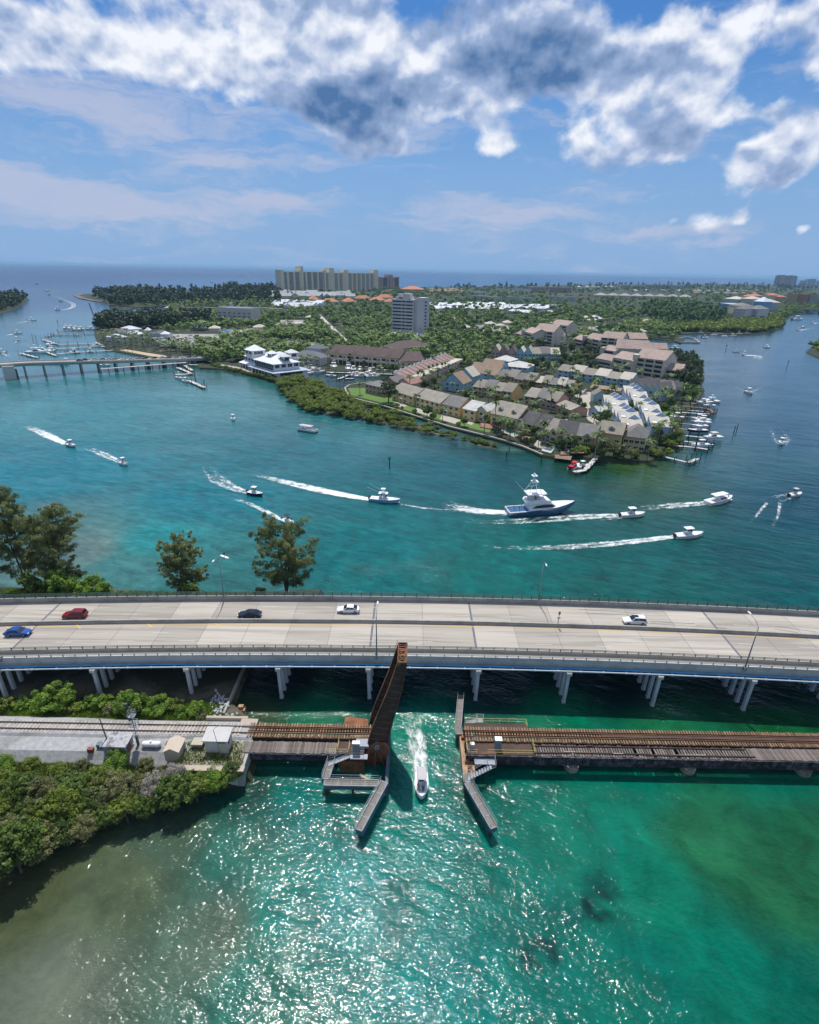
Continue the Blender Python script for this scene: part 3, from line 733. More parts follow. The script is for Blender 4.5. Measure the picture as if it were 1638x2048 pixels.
ltie=MB(); ltie.box(-.12,-1.5,-.12,.12,1.5,.12); ltie.mats=[TIE]; ltie=ltie.mesh('tie')
while zt < 20.2:
 o=link('tie',ltie,leaf,(xi(Rp,zt) - .9,68.65,zt)); zt += .5
for y in (GY0,GY1):
 m_=MB(); m_.loft([[(xi(Rp,z) - 1.12,y - .04,z),(xi(Rp,z) - 1.0,y - .04,z),(xi(Rp,z) - 1.0,y+.04,z),(xi(Rp,z) - 1.12,y+.04,z)] for z in (2.2,5.1,9.7,14.9,20.2)]); m_.build('rail',RAILM,leaf)
# the open end frame of the leaf that shows from above
zt=20.45
for i in range(9):
 y=66.55+i*.52; m_=MB(); tl=.12 if i % 2 else -.1
 m_.bar((-1.25,y,zt),(-.02,y+tl,zt - .05),.16 if i % 3 else .34,.1); m_.build('end_batten',RUSTO if i % 2 else RUST,leaf)
m_=MB(); m_.bar((-1.35,66.3,zt),(-1.35,71.0,zt),.14,.3); m_.bar((.0,66.3,zt),(.0,71.0,zt),.14,.3); m_.bar((-1.38,71.05,zt+.02),(.05,71.05,zt+.02),.12,.3); m_.bar((-1.38,66.25,zt+.02),(.05,66.25,zt+.02),.12,.3)
m_.bar((-1.3,68.4,zt+.02),(0,69.6,zt+.02),.1,.08); m_.bar((-1.3,66.6,zt+.02),(0,68.2,zt+.02),.1,.08); m_.build('end_frame',RUST,leaf)
yrail(leaf,[(-2.0,66.1,17.9),(-1.5,66.1,19.6),(-1.0,66.1,19.9)],.6,mat('rusty_yellow',(.42,.25,.09),.8,.3),'service_rail',.8)
yrail(leaf,[(-2.0,71.2,18.9),(-1.5,71.2,20.4)],.5,mat('rusty_yellow',(.42,.25,.09),.8,.3),'service_rail',.8)
for (y0,y1,z0,nm) in ((63.9,66.0,.1,'near'),(71.3,73.2,.4,'far')):
 m_=MB(); c_=Vector((-8.7,(y0+y1)/2,z0+1.1)); secs=[]
 for (xx,zt_,zb_) in ((-10.7,2.1,-.2),(-10.2,2.3,-.4),(-7.4,1.95,-.8),(-6.6,1.7,-.7)):
  secs.append([(xx,y0,z0+zb_),(xx,y1,z0+zb_),(xx,y1,z0+zt_),(xx,y0,z0+zt_)])
 m_.loft(secs); m_.build('counterweight',RUSTO,leaf)
m_=MB(); poly=[(-6.6,1.1),(-3.1,1.4),(-2.6,4.6),(-3.2,5.6),(-5.2,5.4),(-6.2,4.2)]
m_.add([(p[0],65.5,p[1] - 1.0) for p in poly]+[(p[0],65.95,p[1] - 1.0) for p in poly],[tuple(range(5,-1,-1)),tuple(range(6,12))]+[(i,(i+1) % 6,6+(i+1) % 6,6+i) for i in range(6)])
m_.build('quadrant_plate',RUSTO,leaf)
m_=MB(); m_.tube([(-4.6,65.2,3.9),(-4.6,71.9,3.9)],.45,14); m_.build('trunnion_shaft',STEEL,leaf)
m_=MB(); m_.bar((-5.6,65.0,-.2),(-4.7,65.0,3.6),.35,.35); m_.bar((-3.0,65.0,-.2),(-4.5,65.0,3.6),.35,.35); m_.bar((-4.9,64.4,.2),(-4.7,64.4,4.4),.25,.25); m_.build('support_leg',RUST,leaf)
m_=MB(); m_.tube([(-7.1,62.6,.9),(-6.6,62.2,.9),(-4.9,61.3,.9),(-4.6,61.2,1.0)],.28,8); m_.build('curved_track',mat('buff_steel',(.42,.34,.22),.8,.2),leaf)
# channel pier that carries the leaf
t_=thing('bridge_pier','concrete pier under the foot of the raised rusty leaf','pier',(0,0,0))
m_=MB(); m_.box(-9.5,66.6,-2,-3.2,70.6,1.6); m_.build('pier_block',PIERC,t_); m_=MB(); m_.box(-3.0,59.6,-.5,-2.5,70.9,2.3); m_.build('fender_face',mat('steel_blue_fender',(.08,.10,.14),.7,.2),t_)
t_=thing('bridge_pier','round ended concrete pier with rusty fittings at the right side of the channel','pier',(0,0,0))
m_=MB(); poly=[(9.3,62.6)]+[(10.3+1.0*math.cos(a),62.5+1.0*math.sin(a)) for a in [math.pi+i*math.pi/8 for i in range(9)]]+[(11.3,70.8),(9.3,70.8)]
m_.prism(poly[1:],-2,2.1); m_.build('pier_block',mat('buff_concrete',(.40,.27,.17),.9,.2,.7,col2=(.25,.14,.08),scale2=.8),t_)
m_=MB()
for (x,y,s) in ((10.1,64.4,.5),(10.4,63.2,.4),(9.9,69.3,.5),(10.3,62.7,.35)): m_.box(x - s*.7,y - s/2,2.1,x+s*.7,y+s/2,2.1+s)
m_.build('rusty_fitting',RUSTO,t_)
# grey fender walkways
GRATE=mat('walkway_grating',(.17,.155,.13),.8,.15,3.0)
FEND=mat('fender_timber_blue',(.10,.125,.17),.7,.2,.8)
def catwalk(label,segs,z,width=1.1,hr=(1,1),pilings=()):
 t_=thing('walkway',label,'walkway')
 for (a,b) in segs:
  a=Vector((a[0],a[1],z)); b=Vector((b[0],b[1],z)); d=(b - a); L=d.length; d.normalize(); s=Vector((-d.y,d.x,0))
  n=max(1,round(L/2.2))
  for i in range(n):
   p0=a+d*(L*i/n+.05); p1=a+d*(L*(i+1)/n - .05)
   m_=MB(); m_.bar(p0,p1,width - .12,.06); m_.build('grating_panel',GRATE,t_)
  m_=MB()
  for sg in (-1,1): m_.bar(a+s*sg*width/2,b+s*sg*width/2,.1,.25)
  for i in range(n+1): m_.bar(a+d*(L*i/n) - s*width/2,a+d*(L*i/n)+s*width/2,.1,.12)
  m_.build('frame',STEEL,t_)
  for sg,on in ((-1,hr[0]),(1,hr[1])):
   if on: yrail(t_,[a+s*sg*width/2,b+s*sg*width/2],1.0,STEEL,'handrail',1.5)
  m_=MB(); m_.bar(a+s*width*.1 - Vector((0,0,.6)),b+s*width*.1 - Vector((0,0,.6)),width*.9,.9); m_.build('fender_beam',FEND,t_)
 m_=MB()
 for (x,y) in pilings: m_.cyl(x,y,-2,z - .1,.22,8)
 if pilings: m_.build('piling',PLANKD,t_)
 return t_
catwalk('grey steel fender walkway around the foot of the raised leaf',[((-3.1,60.2),(-6.4,52.2)),((-12.4,59.9),(-4.0,59.9)),((-12.3,60.5),(-11.8,64.0))],2.4,1.15,(1,1),[(-6.3,52.8),(-4.8,56.5),(-12.2,59.8),(-8,60),(-3.5,59.7),(-12.0,63.2)])
catwalk('grey steel fender walkway along the right side of the channel',[((10.25,79.3),(9.15,71.4)),((9.15,71.4),(9.2,70.0)),((9.7,62.0),(9.8,60.5)),((9.8,60.3),(12.9,52.9))],2.4,1.1,(1,1),[(12.6,53.4),(11.2,57),(10,60.4),(9.2,71),(9.7,75.5),(10.2,79)])
t_=thing('stairway','grey steel stair landing below the right steel deck','stairs')
for (a,b,z) in (((11.2,64.1),(14.5,64.1),2.9),):
 m_=MB(); m_.bar((a[0],a[1],z),(b[0],b[1],z),1.5,.1); m_.build('landing',STEEL,t_)
for i in range(9):
 f=i/8; m_=MB(); x=13.7 - 3.6*f; y=63.1 - 1.9*f; m_.box(x - .16,y - .45,2.75 - .3*f - .03,x+.16,y+.45,2.75 - .3*f+.03); m_.build('tread',STEEL,t_)
yrail(t_,[(11.2,63.4,2.95),(13.2,63.4,2.95)],1.0,STEEL); yrail(t_,[(14.5,62.6,2.85),(10.6,60.7,2.45)],1.0,STEEL); yrail(t_,[(13.3,63.6,2.85),(9.9,61.7,2.45)],1.0,STEEL); yrail(t_,[(14.5,64.8,2.95),(14.5,62.6,2.95)],1.0,STEEL)
m_=MB(); m_.cyl(13.0,62.9,-2,2.8,.12,8); m_.build('post',PLANKD,t_)
t_=thing('stairway','grey steel stairs leading up from the left fender walkway to the trestle','stairs')
for i in range(10):
 f=i/9; m_=MB(); x=-12.1+3.3*f; y=63.4+.9*f; m_.box(x - .17,y - .5,2.45+.9*f - .03,x+.17,y+.5,2.45+.9*f+.03); m_.build('tread',STEEL,t_)
for dy in (-.5,.5): yrail(t_,[(-12.1,63.4+dy,2.5),(-8.8,64.3+dy,3.4),(-6.6,64.3+dy,3.4)],.95,STEEL)
m_=MB(); m_.bar((-8.8,64.0,3.36),(-6.0,64.0,3.36),1.0,.08); m_.build('landing',STEEL,t_)
t_=thing('stairway','small grey steel ladder platform at the far side of the right steel deck','stairs')
for i in range(7):
 f=i/6; m_=MB(); x=10.6+1.8*f; m_.box(x - .15,71.7,2.6+.9*f,x+.15,72.5,2.66+.9*f); m_.build('tread',STEEL,t_)
m_=MB(); m_.box(12.4,71.6,3.5,13.5,72.6,3.56); m_.build('landing',STEEL,t_); yrail(t_,[(10.5,72.5,2.6),(12.4,72.5,3.55),(13.5,72.5,3.55),(13.5,71.6,3.55)],1.0,STEEL); yrail(t_,[(10.5,71.7,2.6),(12.4,71.7,3.55)],1.0,STEEL)
# ------------------------------------------------------------------ land
from mathutils.geometry import tessellate_polygon
def PP(lst,z=0.0): return [P(x,y,z) for x,y in lst]
def land(name,pts,z,material,label,skirt=1.5,kind='structure',out=1.0):
 """flat ground with sloping edge; pts are world points"""
 tri=tessellate_polygon([[Vector((p[0],p[1],0)) for p in pts]])
 n=len(pts); area=sum(pts[i][0]*pts[(i+1) % n][1] - pts[(i+1) % n][0]*pts[i][1] for i in range(n))
 sg=1 if area > 0 else -1
 low=[]
 for i,p in enumerate(pts):
  a,b=pts[i - 1],pts[(i+1) % n]; d=Vector((b[0] - a[0],b[1] - a[1])); d.normalize()
  low.append((p[0]+d.y*sg*out,p[1] - d.x*sg*out,z - skirt))
 v=[(p[0],p[1],z) for p in pts]+low
 f=[(t_[0],t_[1],t_[2]) if sg < 0 else (t_[2],t_[1],t_[0]) for t_ in tri]
 me=D.meshes.new(name)
 me.from_pydata(v,[],[tuple(t_) for t_ in tri]+[(i,(i+1) % n,n+(i+1) % n,n+i) for i in range(n)])
 bm=bmesh.new(); bm.from_mesh(me); bmesh.ops.recalc_face_normals(bm,faces=bm.faces); bm.to_mesh(me); bm.free()
 if sum(p.normal.z*p.area for p in me.polygons) < 0: me.flip_normals()
 me.materials.append(material)
 return link(name,me,kind=kind,label=label)
GROUND=mat('undergrowth_ground',(.022,.034,.012),.95,.35,.03,col2=(.17,.15,.11),f2=(.58,.68),scale2=.012)
SOIL=mat('shore_soil',(.034,.04,.018),.95,.35,.12,col2=(.12,.105,.075),f2=(.5,.64),scale2=.08)
LAWN=mat('lawn_grass',(.085,.165,.022),.9,.22,.15)
SAND=mat('beach_sand',(.46,.37,.25),.95,.15,.3)
ASPH=mat('pale_asphalt',(.30,.29,.275),.9,.12,.2)
PAVE=mat('pale_paving',(.40,.36,.31),.9,.12,.4)
main_px=[(388,722),(400,735),(440,737),(482,745),(515,752),(548,762),(575,768),(585,757),(604,748),(640,741),(700,743),(800,747),(806,752),(762,764),(744,764),(700,770),(690,776),(692,783),(702,796),
   (760,810),(830,832),(900,854),(980,874),(1010,882),(1045,893),(1085,910),(1115,914),(1150,909),(1180,916),(1240,920),(1300,921),(1316,911),(1345,900),(1352,885),(1358,865),(1362,845),
   (1372,828),(1385,812),(1403,790),(1408,778),(1402,768),(1408,755),(1403,735),(1385,718),(1345,700),(1315,692),(1290,684),(1300,676),(1340,680),(1362,686),(1368,678),(1355,668),(1400,666),(1460,668),(1500,668),(1535,664),
   (1562,656),(1572,645),(1570,636),(1590,628),(1640,626),(1900,632),(2600,640),(2600,583),(1900,574),(1638,571),(1450,568),(1200,569),(1000,573),(760,576),(560,577),(400,583),(250,585),(175,588),(152,590),(160,595),(195,602),(214,606),(226,618),(250,621),
   (264,615),(335,613),(342,620),(330,628),(300,633),(262,634),(214,640),(192,652),(190,668),(197,684),(214,696),(232,702),(300,714),(345,718)]
MAIN=PP(main_px,1.2)
land('main_ground',MAIN,1.2,GROUND,'wooded built up land between the channel and the ocean')
land('left_headland',PP([(-400,640),(0,628),(32,617),(58,598),(40,591),(0,589),(-400,590)],1.0),1.0,GROUND,'wooded headland at the left edge of the inlet')
land('right_bank',PP([(1614,704),(1626,690),(1640,682),(1900,690),(1900,770),(1640,716)],1.0),1.0,GROUND,'small green bank at the right edge of the river')
near=[(-420,116),(-100,115.5),(-60,115),(-40,115.5),(-22,117),(-24,108),(-29,101),(-32.7,96),(-32.7,78),(-29.5,75),(-26.5,73.4),(-25.3,71.2),(-25.2,62),(-28,61.2),(-32,59.6),(-40,56),(-47,52.6),(-54,47.4),(-64,39),(-90,25),(-420,-60)]
land('railway_bank',near,1.2,SOIL,'low sandy bank carrying the railway on the left')
land('mangrove_spit',PP([(556,773),(580,796),(614,819),(692,833),(772,848),(846,863),(908,877),(908,875),(852,855),(800,840),(760,826),(700,805),(655,789),(622,771),(596,760),(575,770)],.3),.3,SOIL,'narrow muddy spit under the mangroves',.8)
land('mangrove_islet',PP([(940,884),(968,893),(990,898),(996,893),(972,884),(948,878)],.2),.2,SOIL,'tiny muddy islet beyond the end of the spit',.8)
# seawall along the townhouse canal, poured in lengths
t_=thing('seawall','long low concrete seawall along the canal below the yellow townhouses','seawall')
sw=PP([(744,764),(700,770),(690,776),(692,783),(702,796),(760,810),(830,832),(900,854),(980,874),(1010,882),(1045,893),(1085,910)],1.2)
for a,b in zip(sw[:-1],sw[1:]):
 n=max(1,round((b - a).length/6))
 for i in range(n):
  p0=a.lerp(b,i/n); p1=a.lerp(b,(i+1)/n - .004); m_=MB(); m_.bar(p0 - Vector((0,0,.75)),p1 - Vector((0,0,.75)),.5,2.0); m_.bar(p0+Vector((0,0,.35)),p1+Vector((0,0,.35)),1.0,.18); m_.build('wall_panel',mat('seawall_concrete',(.36,.33,.26),.9,.2,.4,rnd=.1),t_)
# lawns, patios, roads, car parks as thin sheets
def sheet(name,px,z,material,label,kind='structure'):
 pts=PP(px,z); tri=tessellate_polygon([[Vector((p[0],p[1],0)) for p in pts]])
 me=D.meshes.new(name); me.from_pydata([tuple(p) for p in pts],[],[tuple(t_) for t_ in tri])
 if sum(p.normal.z*p.area for p in me.polygons) < 0: me.flip_normals()
 me.materials.append(material); return link(name,me,kind=kind,label=label)
sheet('lawn',[(696,776),(702,790),(762,805),(832,826),(900,846),(978,865),(985,858),(925,838),(880,824),(830,808),(780,792),(735,776)],1.25,LAWN,'mown lawn between the seawall and the yellow townhouses')
sheet('lawn',[(1365,770),(1380,800),(1400,784),(1398,765)],1.25,LAWN,'small lawn on the bank beside the dark trees')
sheet('lawn',[(1060,722),(1062,730),(1110,732),(1112,722)],1.25,LAWN,'patch of lawn behind the blue townhouses')
sheet('lawn',[(1310,815),(1318,850),(1345,856),(1350,822)],1.25,LAWN,'strip of lawn at the head of the docks')
for i,px in enumerate(([(783,808),(800,815),(815,812),(800,802)],[(828,822),(858,832),(864,826),(835,815)],[(880,838),(912,848),(920,840),(885,828)],[(918,842),(944,850),(950,842),(925,834)],[(1000,862),(1030,875),(1040,868),(1008,852)],
      [(1068,890),(1085,902),(1095,892),(1075,880)])):
 sheet('patio',px,1.254,PAVE,'pale paved patio behind a waterfront townhouse')
POOL=mat('pool_water',(.10,.42,.42),.08,.08,.5)
for i,px in enumerate(([(1007,859),(1012,864),(1030,868),(1036,866),(1028,860),(1014,857)],[(1082,881),(1083,884),(1093,884),(1092,880)],[(1104,893),(1108,897),(1121,896),(1118,893)],[(1133,901),(1135,904),(1150,904),(1150,901)])):
 sheet('swimming_pool',px,1.30,POOL,'turquoise garden pool beside the seawall','structure')
sheet('road',[(640,628),(652,640),(668,655),(690,676),(712,698),(706,700),(680,680),(655,660),(643,645),(634,628)],1.25,mat('boulevard_concrete',(.50,.46,.41),.9,.1,.1),'pale boulevard running between the trees')
sheet('road',[(1200,662),(1260,650),(1300,642),(1300,637),(1250,644),(1190,655)],1.25,PAVE,'bright curving road by the marina')
sheet('road',[(1148,790),(1160,800),(1165,820),(1176,840),(1192,850),(1200,838),(1184,822),(1178,806),(1190,790),(1170,778)],1.25,PAVE,'pale residential lane between the pink and white houses')
for px in ([(770,664),(785,676),(850,680),(860,665)],[(330,668),(340,690),(440,690),(450,668)],[(440,660),(450,672),(540,675),(545,655)],[(560,640),(560,655),(615,660),(610,640)],[(950,650),(960,664),(1020,662),(1015,648)],[(500,690),(640,700),(700,692),(560,680)],[(1160,655),(1165,665),(1230,660),(1225,650)]):
 sheet('car_park',px,1.25,ASPH,'open asphalt car park among the trees')
sheet('beach',[(238,700),(300,712),(340,716),(330,711),(290,705),(255,699)],1.25,SAND,'small sandy beach with sunshades behind the left bridge')
sheet('promenade',[(440,733),(482,741),(515,748),(545,757),(545,751),(515,742),(482,735),(440,728)],1.25,PAVE,'waterside walk around the white restaurant')
# railway ballast bed and track on land
BALL=mat('grey_ballast',(.34,.345,.345),.95,.4,1.6,bump=.04,col2=(.24,.24,.23),scale2=.15)
m_=MB(); m_.loft([[(x,61.8+dy,1.3),(x,64.2,3.25),(x,66.8,3.45),(x,67.2,3.78),(x,70.2,3.78),(x,70.8,3.4),(x,73.0+dy,1.3)] for x,dy in ((-420,0),(-120,0),(-60,.3),(-40,-.2),(-25.4,0))])
tag(m_.build('ballast_bed',BALL),'grey gravel bed under the railway track',kind='structure')
trk=thing('railway_track','single railway track on pale ties across the grey ballast','railway track')
tm2=tie_mesh(2.6,.26,.2,TIEG)
ties(trk,-96,-41,.62,tm2,z=3.84); ties(trk,-41,-27.6,.6,tm2,z=3.9,rot=.01)
for y in (GY0,GY1): rail(trk,-400,-26.35,y,3.9)
random.seed(3)
# abutment and yard
t_=thing('abutment','stained concrete abutment wall at the end of the left trestle','abutment')
m_=MB(); m_.box(-35.5,60.9,-1,-25.2,61.5,3.35); m_.build('front_wall',CONC,t_)
m_=MB(); m_.box(-25.7,61.5,-1,-25.2,67.0,3.35); m_.build('side_wall',CONC,t_)
m_=MB(); m_.box(-36,60.6,3.35,-25.0,61.6,3.6); m_.build('coping',mat('buff_coping',(.40,.34,.27),.9,.15,.5),t_)
m_=MB(); m_.box(-31.6,60.86,.3,-26.2,60.9,2.7); m_.build('pale_patch',OFFW,t_)
m_=MB(); m_.box(-34.4,61.6,3.1,-25.8,66.6,3.42); m_.build('yard_slab',mat('yard_gravel',(.23,.215,.17),.95,.3,.8),t_)
t_=thing('concrete_ledge','low buff concrete ledge beside the track at the shore end','wall')
m_=MB(); m_.box(-34.5,71.3,3.0,-27.3,71.8,3.75); m_.build('long_wall',mat('buff_coping',(.4,.34,.27)),t_); m_=MB(); m_.box(-28.3,70.2,3.0,-25.4,71.3,3.72); m_.build('end_block',mat('buff_coping',(.4,.34,.27)),t_)
def hut(label,x,y,z,w_,d_,h_,wm,rm,rz=0,slope=0,door=None,win=(),gable=False):
 t_=thing('shed',label,'shed',(x,y,z),rz)
 m_=MB(); m_.box(-w_/2,-d_/2,0,w_/2,d_/2,h_)
 if gable: m_.loft([[(-w_/2,-d_/2,h_),(w_/2,-d_/2,h_),(0,-d_/2,h_+gable)],[(-w_/2,d_/2,h_),(w_/2,d_/2,h_),(0,d_/2,h_+gable)]])
 m_.build('wall',wm,t_)
 m_=MB(); o=.28
 if gable:
  for s_ in (-1,1): m_.loft([[(0,yy,h_+gable+.03),(s_*(w_/2+.15),yy,h_ - .1),(s_*(w_/2+.15),yy,h_ - .02),(0,yy,h_+gable+.11)] for yy in (-d_/2 - .12,d_/2+.12)])
 else: m_.loft([[(xx,-d_/2 - o,h_+.02),(xx,d_/2+o,h_+.02+slope),(xx,d_/2+o,h_+.2+slope),(xx,-d_/2 - o,h_+.2)] for xx in (-w_/2 - o,w_/2+o)])
 m_.build('roof',rm,t_)
 if door: m_=MB(); m_.box(door[0],-d_/2 - .05,.05,door[0]+door[1],-d_/2 - .005,2.05); d2=m_.build('door',door[2],t_); m_=MB(); m_.box(door[0]+door[1] - .2,-d_/2 - .1,1.0,door[0]+door[1] - .12,-d_/2 - .05,1.1); m_.build('handle',TYRE,d2)
 for (axis,u,zz,ww,hh) in win:
  m_=MB()
  if axis == 'x': m_.box(w_/2+.005,u,zz,w_/2+.04,u+ww,zz+hh)
  else: m_.box(u,-d_/2 - .04,zz,u+ww,-d_/2 - .005,zz+hh)
  m_.build('window',GLASS,t_)
 return t_
ROOFG=mat('stained_flat_roof',(.42,.42,.43),.9,.3,.7,col2=(.15,.15,.16),f2=(.45,.62),scale2=.8)
hut('off white control hut with flat white roof beside the trestle',-30.2,65.3,3.42,3.6,2.3,2.6,OFFW,mat('white_roof',(.50,.49,.47),.8,.15,.8),0,.25,(.6,.9,mat('cream_door',(.60,.55,.38),.7)),[('x',-.7,1.4,.9,.7),('y',.2,2.15,1.3,.22)])
hut('low grey block hut with stained roof and brown door',-46.4,64.9,2.7,3.6,2.4,2.2,mat('grey_block',(.36,.36,.33),.9,.2,.6),ROOFG,0,.15,None,[])
m_=MB(); m_.box(1.81,-.9,.1,1.85,.3,1.9)
D.objects[[o.name for o in COL.objects if o.name.startswith('shed')][-1]]
m_.build('door',mat('brown_door',(.20,.07,.045),.8),[o for o in COL.objects if o.name.startswith('shed')][-1])
hut('tall beige sheet metal shed with pitched roof',-36.9,64.1,3.0,2.3,2.6,2.0,mat('beige_siding',(.50,.44,.34),.7,.08,1.0),mat('beige_roof',(.56,.47,.37),.7,.08,1.0),0,gable=.6)
hut('small buff electrical box between the beige shed and the hut',-33.7,65.6,3.3,1.3,1.0,.9,mat('buff_box',(.42,.39,.30),.8),mat('buff_box',(.42,.39,.30)),0)
t_=thing('gas_tank','white horizontal propane tank on the gravel between two sheds','gas tank',(-41.2,65.2,3.35))
m_=MB(); pts=[(-1.55,0,.62),(-1.5,0,.62),(-1.35,0,.62),(-1.1,0,.62),(1.1,0,.62),(1.35,0,.62),(1.5,0,.62),(1.55,0,.62)]; m_.tube(pts,[.08,.25,.42,.5,.5,.42,.25,.08],16); m_.build('vessel',WHITE,t_,smooth=True)
m_=MB(); m_.cyl(0,0,1.08,1.32,.2,10,.17); m_.build('valve_dome',WHITE,t_)
for x in (-.9,.9): m_=MB(); m_.box(x - .1,-.4,0,x+.1,.4,.3); m_.build('foot',CONC,t_)
# signal mast with ladder
t_=thing('signal_mast','railway signal mast with ladder and cage platforms beside the track','signal',(-43.6,65.6,3.35))
m_=MB(); m_.cyl(0,0,0,1.9,.22,8); m_.build('base_column',DSTEEL,t_); m_=MB(); m_.tube([(0,0,1.9),(0,0,8.0)],.07,6); m_.build('mast',STEEL,t_)
m_=MB()
for dx in (-.18,.18): m_.bar((dx,.35,1.0),(dx,.2,8.0),.04,.04)
for i in range(18): m_.bar((-.18,.33,1.2+i*.38),(.18,.33,1.2+i*.38),.03,.03)
m_.build('ladder',STEEL,t_)
for z in (4.0,6.0):
 m_=MB(); m_.box(-.5,-.3,z,.5,.6,z+.05)
 for (x,y) in ((-.5,-.3),(.5,-.3),(-.5,.6),(.5,.6)): m_.bar((x,y,z),(x,y,z+1.0),.05,.05)
 for zz in (.5,1.0):
  m_.bar((-.5,-.3,z+zz),(.5,-.3,z+zz),.04,.04); m_.bar((-.5,.6,z+zz),(.5,.6,z+zz),.04,.04); m_.bar((-.5,-.3,z+zz),(-.5,.6,z+zz),.04,.04); m_.bar((.5,-.3,z+zz),(.5,.6,z+zz),.04,.04)
 m_.build('platform',STEEL,t_)
for z in (5.1,7.7): m_=MB(); m_.cyl(-.45,.1,z,z+.9,.2,8); m_.box(-.9,0,z+.5,-.6,.25,z+.8); m_.build('signal_head',DSTEEL,t_)
t_=thing('utility_pole','leaning dark pole with rusty top hardware beside the grey block hut','pole',(-47.9,64.9,3.0))
m_=MB(); m_.tube([(0,0,0),(-.6,.3,6.3)],[.13,.08],6); m_.build('shaft',DSTEEL,t_); m_=MB(); m_.box(-.15,-.15,.9,.15,.15,1.5); m_.build('switch_box',RUSTO,t_)
t_=thing('lamp_post','thin pole with a hooked arm in front of the white control hut','lamp post',(-29.5,63.7,3.42))
m_=MB(); m_.tube([(0,0,0),(-.5,0,5.4),(-.2,.2,5.8),(.6,.5,5.8)],.045,5); m_.build('pole',STEEL,t_)
for (x,y,w_,lab) in ((-49.3,65.0,.6,'blue grey switch box beside the block hut'),(-50.6,64.2,.45,'rusty red box at the edge of the shrubs'),(-38.5,65.6,.5,'orange brown crate beside the beige shed')):
 t_=thing('trackside_box',lab,'box',(x,y,3.1)); m_=MB(); m_.box(-w_,-w_*.6,0,w_,w_*.6,w_*1.6); m_.box(-w_*1.05,-w_*.65,w_*1.6,w_*1.05,w_*.65,w_*1.7); m_.build('housing',{.6: mat('blue_grey_box',(.12,.16,.2)),.45: mat('rusty_red',(.22,.05,.03)),.5: RUSTO}[w_],t_)
# riprap and edge wall under the bridge
t_=thing('seawall','thin concrete edge wall under the bridge where the bank meets the water','seawall')
for i in range(8): m_=MB(); m_.box(-32.9,74.5+i*2.7,-1,-32.5,77.18+i*2.7,1.75); m_.build('wall_panel',CONC,t_)
rocks=[];
rk=thing('riprap','heap of pale rocks on the bank below the highway bridge','rocks')
for i in range(120):
 a=random.gauss(0,1); b=random.gauss(0,1); x=-34.6+a*1.0; y=76.6+b*1.5 - a*.6
 if i > 85: x=-31.5+random.gauss(0,.9); y=74.0+random.gauss(0,.6)
 s=random.uniform(.14,.34); bm=bmesh.new(); bmesh.ops.create_icosphere(bm,subdivisions=1,radius=s)
 for v_ in bm.verts: v_.co *= random.uniform(.7,1.25)
 if i % 12 == 0 or i < 8:
  me=D.meshes.new('rock'); bm.to_mesh(me); me.materials.append(mat('pale_rock',(.42,.42,.44),.9,.3,1.5,rnd=.3)); rocks.append(me)
 bm.free(); o=link('rock',random.choice(rocks),rk,(x,y,1.25+random.uniform(0,.25))); o.rotation_euler=(random.random()*6,random.random()*6,random.random()*6)
t_=thing('chunk_of_masonry','lump of brown masonry standing in the shallows off the bank','rock',tuple(P(483,1425,-.3)))
m_=MB(); m_.box(-.8,-.6,0,.8,.6,1.0); m_.box(-.4,-.3,1.0,.5,.4,1.6); m_.build('block',mat('buff_concrete',(.4,.27,.17)),t_)
# ------------------------------------------------------------------ plants
rng=np.random.default_rng(11)
def leaf_quads(cent,rad,per,size,asp=1.0,up=.35,droop=0.0,squash=1.0,tone_c=None,hang=0.0):
 """small leaf faces scattered over clumps; cent (n,3), rad (n,)"""
 n=len(cent); N=n*per
 c=np.repeat(cent,per,0); r=np.repeat(rad,per)
 d=rng.normal(size=(N,3)); d /= np.linalg.norm(d,axis=1)[:,None]; d[:,2]=np.where(d[:,2] < -.35,-d[:,2]*.6,d[:,2])
 rr=r*(rng.uniform(.35,1.0,N) ** .5)
 p=c+d*rr[:,None]*np.array([1,1,squash])
 nrm=d+rng.normal(size=(N,3))*.55+np.array([0,0,up]); nrm /= np.linalg.norm(nrm,axis=1)[:,None]
 a=np.cross(nrm,rng.normal(size=(N,3)))
 if hang: a=a*(1 - hang)+np.stack([rng.normal(size=N)*.25,rng.normal(size=N)*.25,-np.ones(N)],1)*hang
 a /= np.linalg.norm(a,axis=1)[:,None]
 b=np.cross(nrm,a); b /= (np.linalg.norm(b,axis=1)[:,None]+1e-9)
 s=size*rng.uniform(.6,1.35,N)
 A=a*(s*asp)[:,None]; B=b*s[:,None]
 v=np.stack([p - A,p - B*.8,p+A,p+B*.8],1).reshape(-1,3)
 f=np.arange(N*4).reshape(-1,4)
 tc=rng.uniform(0,1,n) if tone_c is None else tone_c
 tone=np.clip(np.repeat(tc,per)*.7+rng.uniform(0,.3,N),0,1)
 return v,f,np.repeat(tone,4)
def crown_pts(n,rx,rz,h0,shape='round',seed=0):
 r_=np.random.default_rng(seed); out=[]
 while len(out) < n:
  p=r_.uniform(-1,1,3); L=np.linalg.norm(p)
  if L > 1 or L < .35: continue
  z=p[2]
  if shape == 'cone':
   u=r_.uniform(0,1) ** 1.3; a=r_.uniform(0,2*np.pi); q=(1 - u) ** .8*r_.uniform(.4,1)+.08
   out.append((math.cos(a)*q*rx,math.sin(a)*q*rx,h0+(u*2 - 1)*rz)); continue
  if shape == 'flat' and z < -.2: z=-.2
  out.append((p[0]*rx,p[1]*rx,h0+z*rz))
 return np.array(out)
F_BROAD=foliage_mat('broadleaf_foliage',(0.028,0.059,0.017),(0.166,0.248,0.051))
F_MANG=foliage_mat('mangrove_foliage',(0.055,0.090,0.016),(0.271,0.343,0.061),rnd=.2)
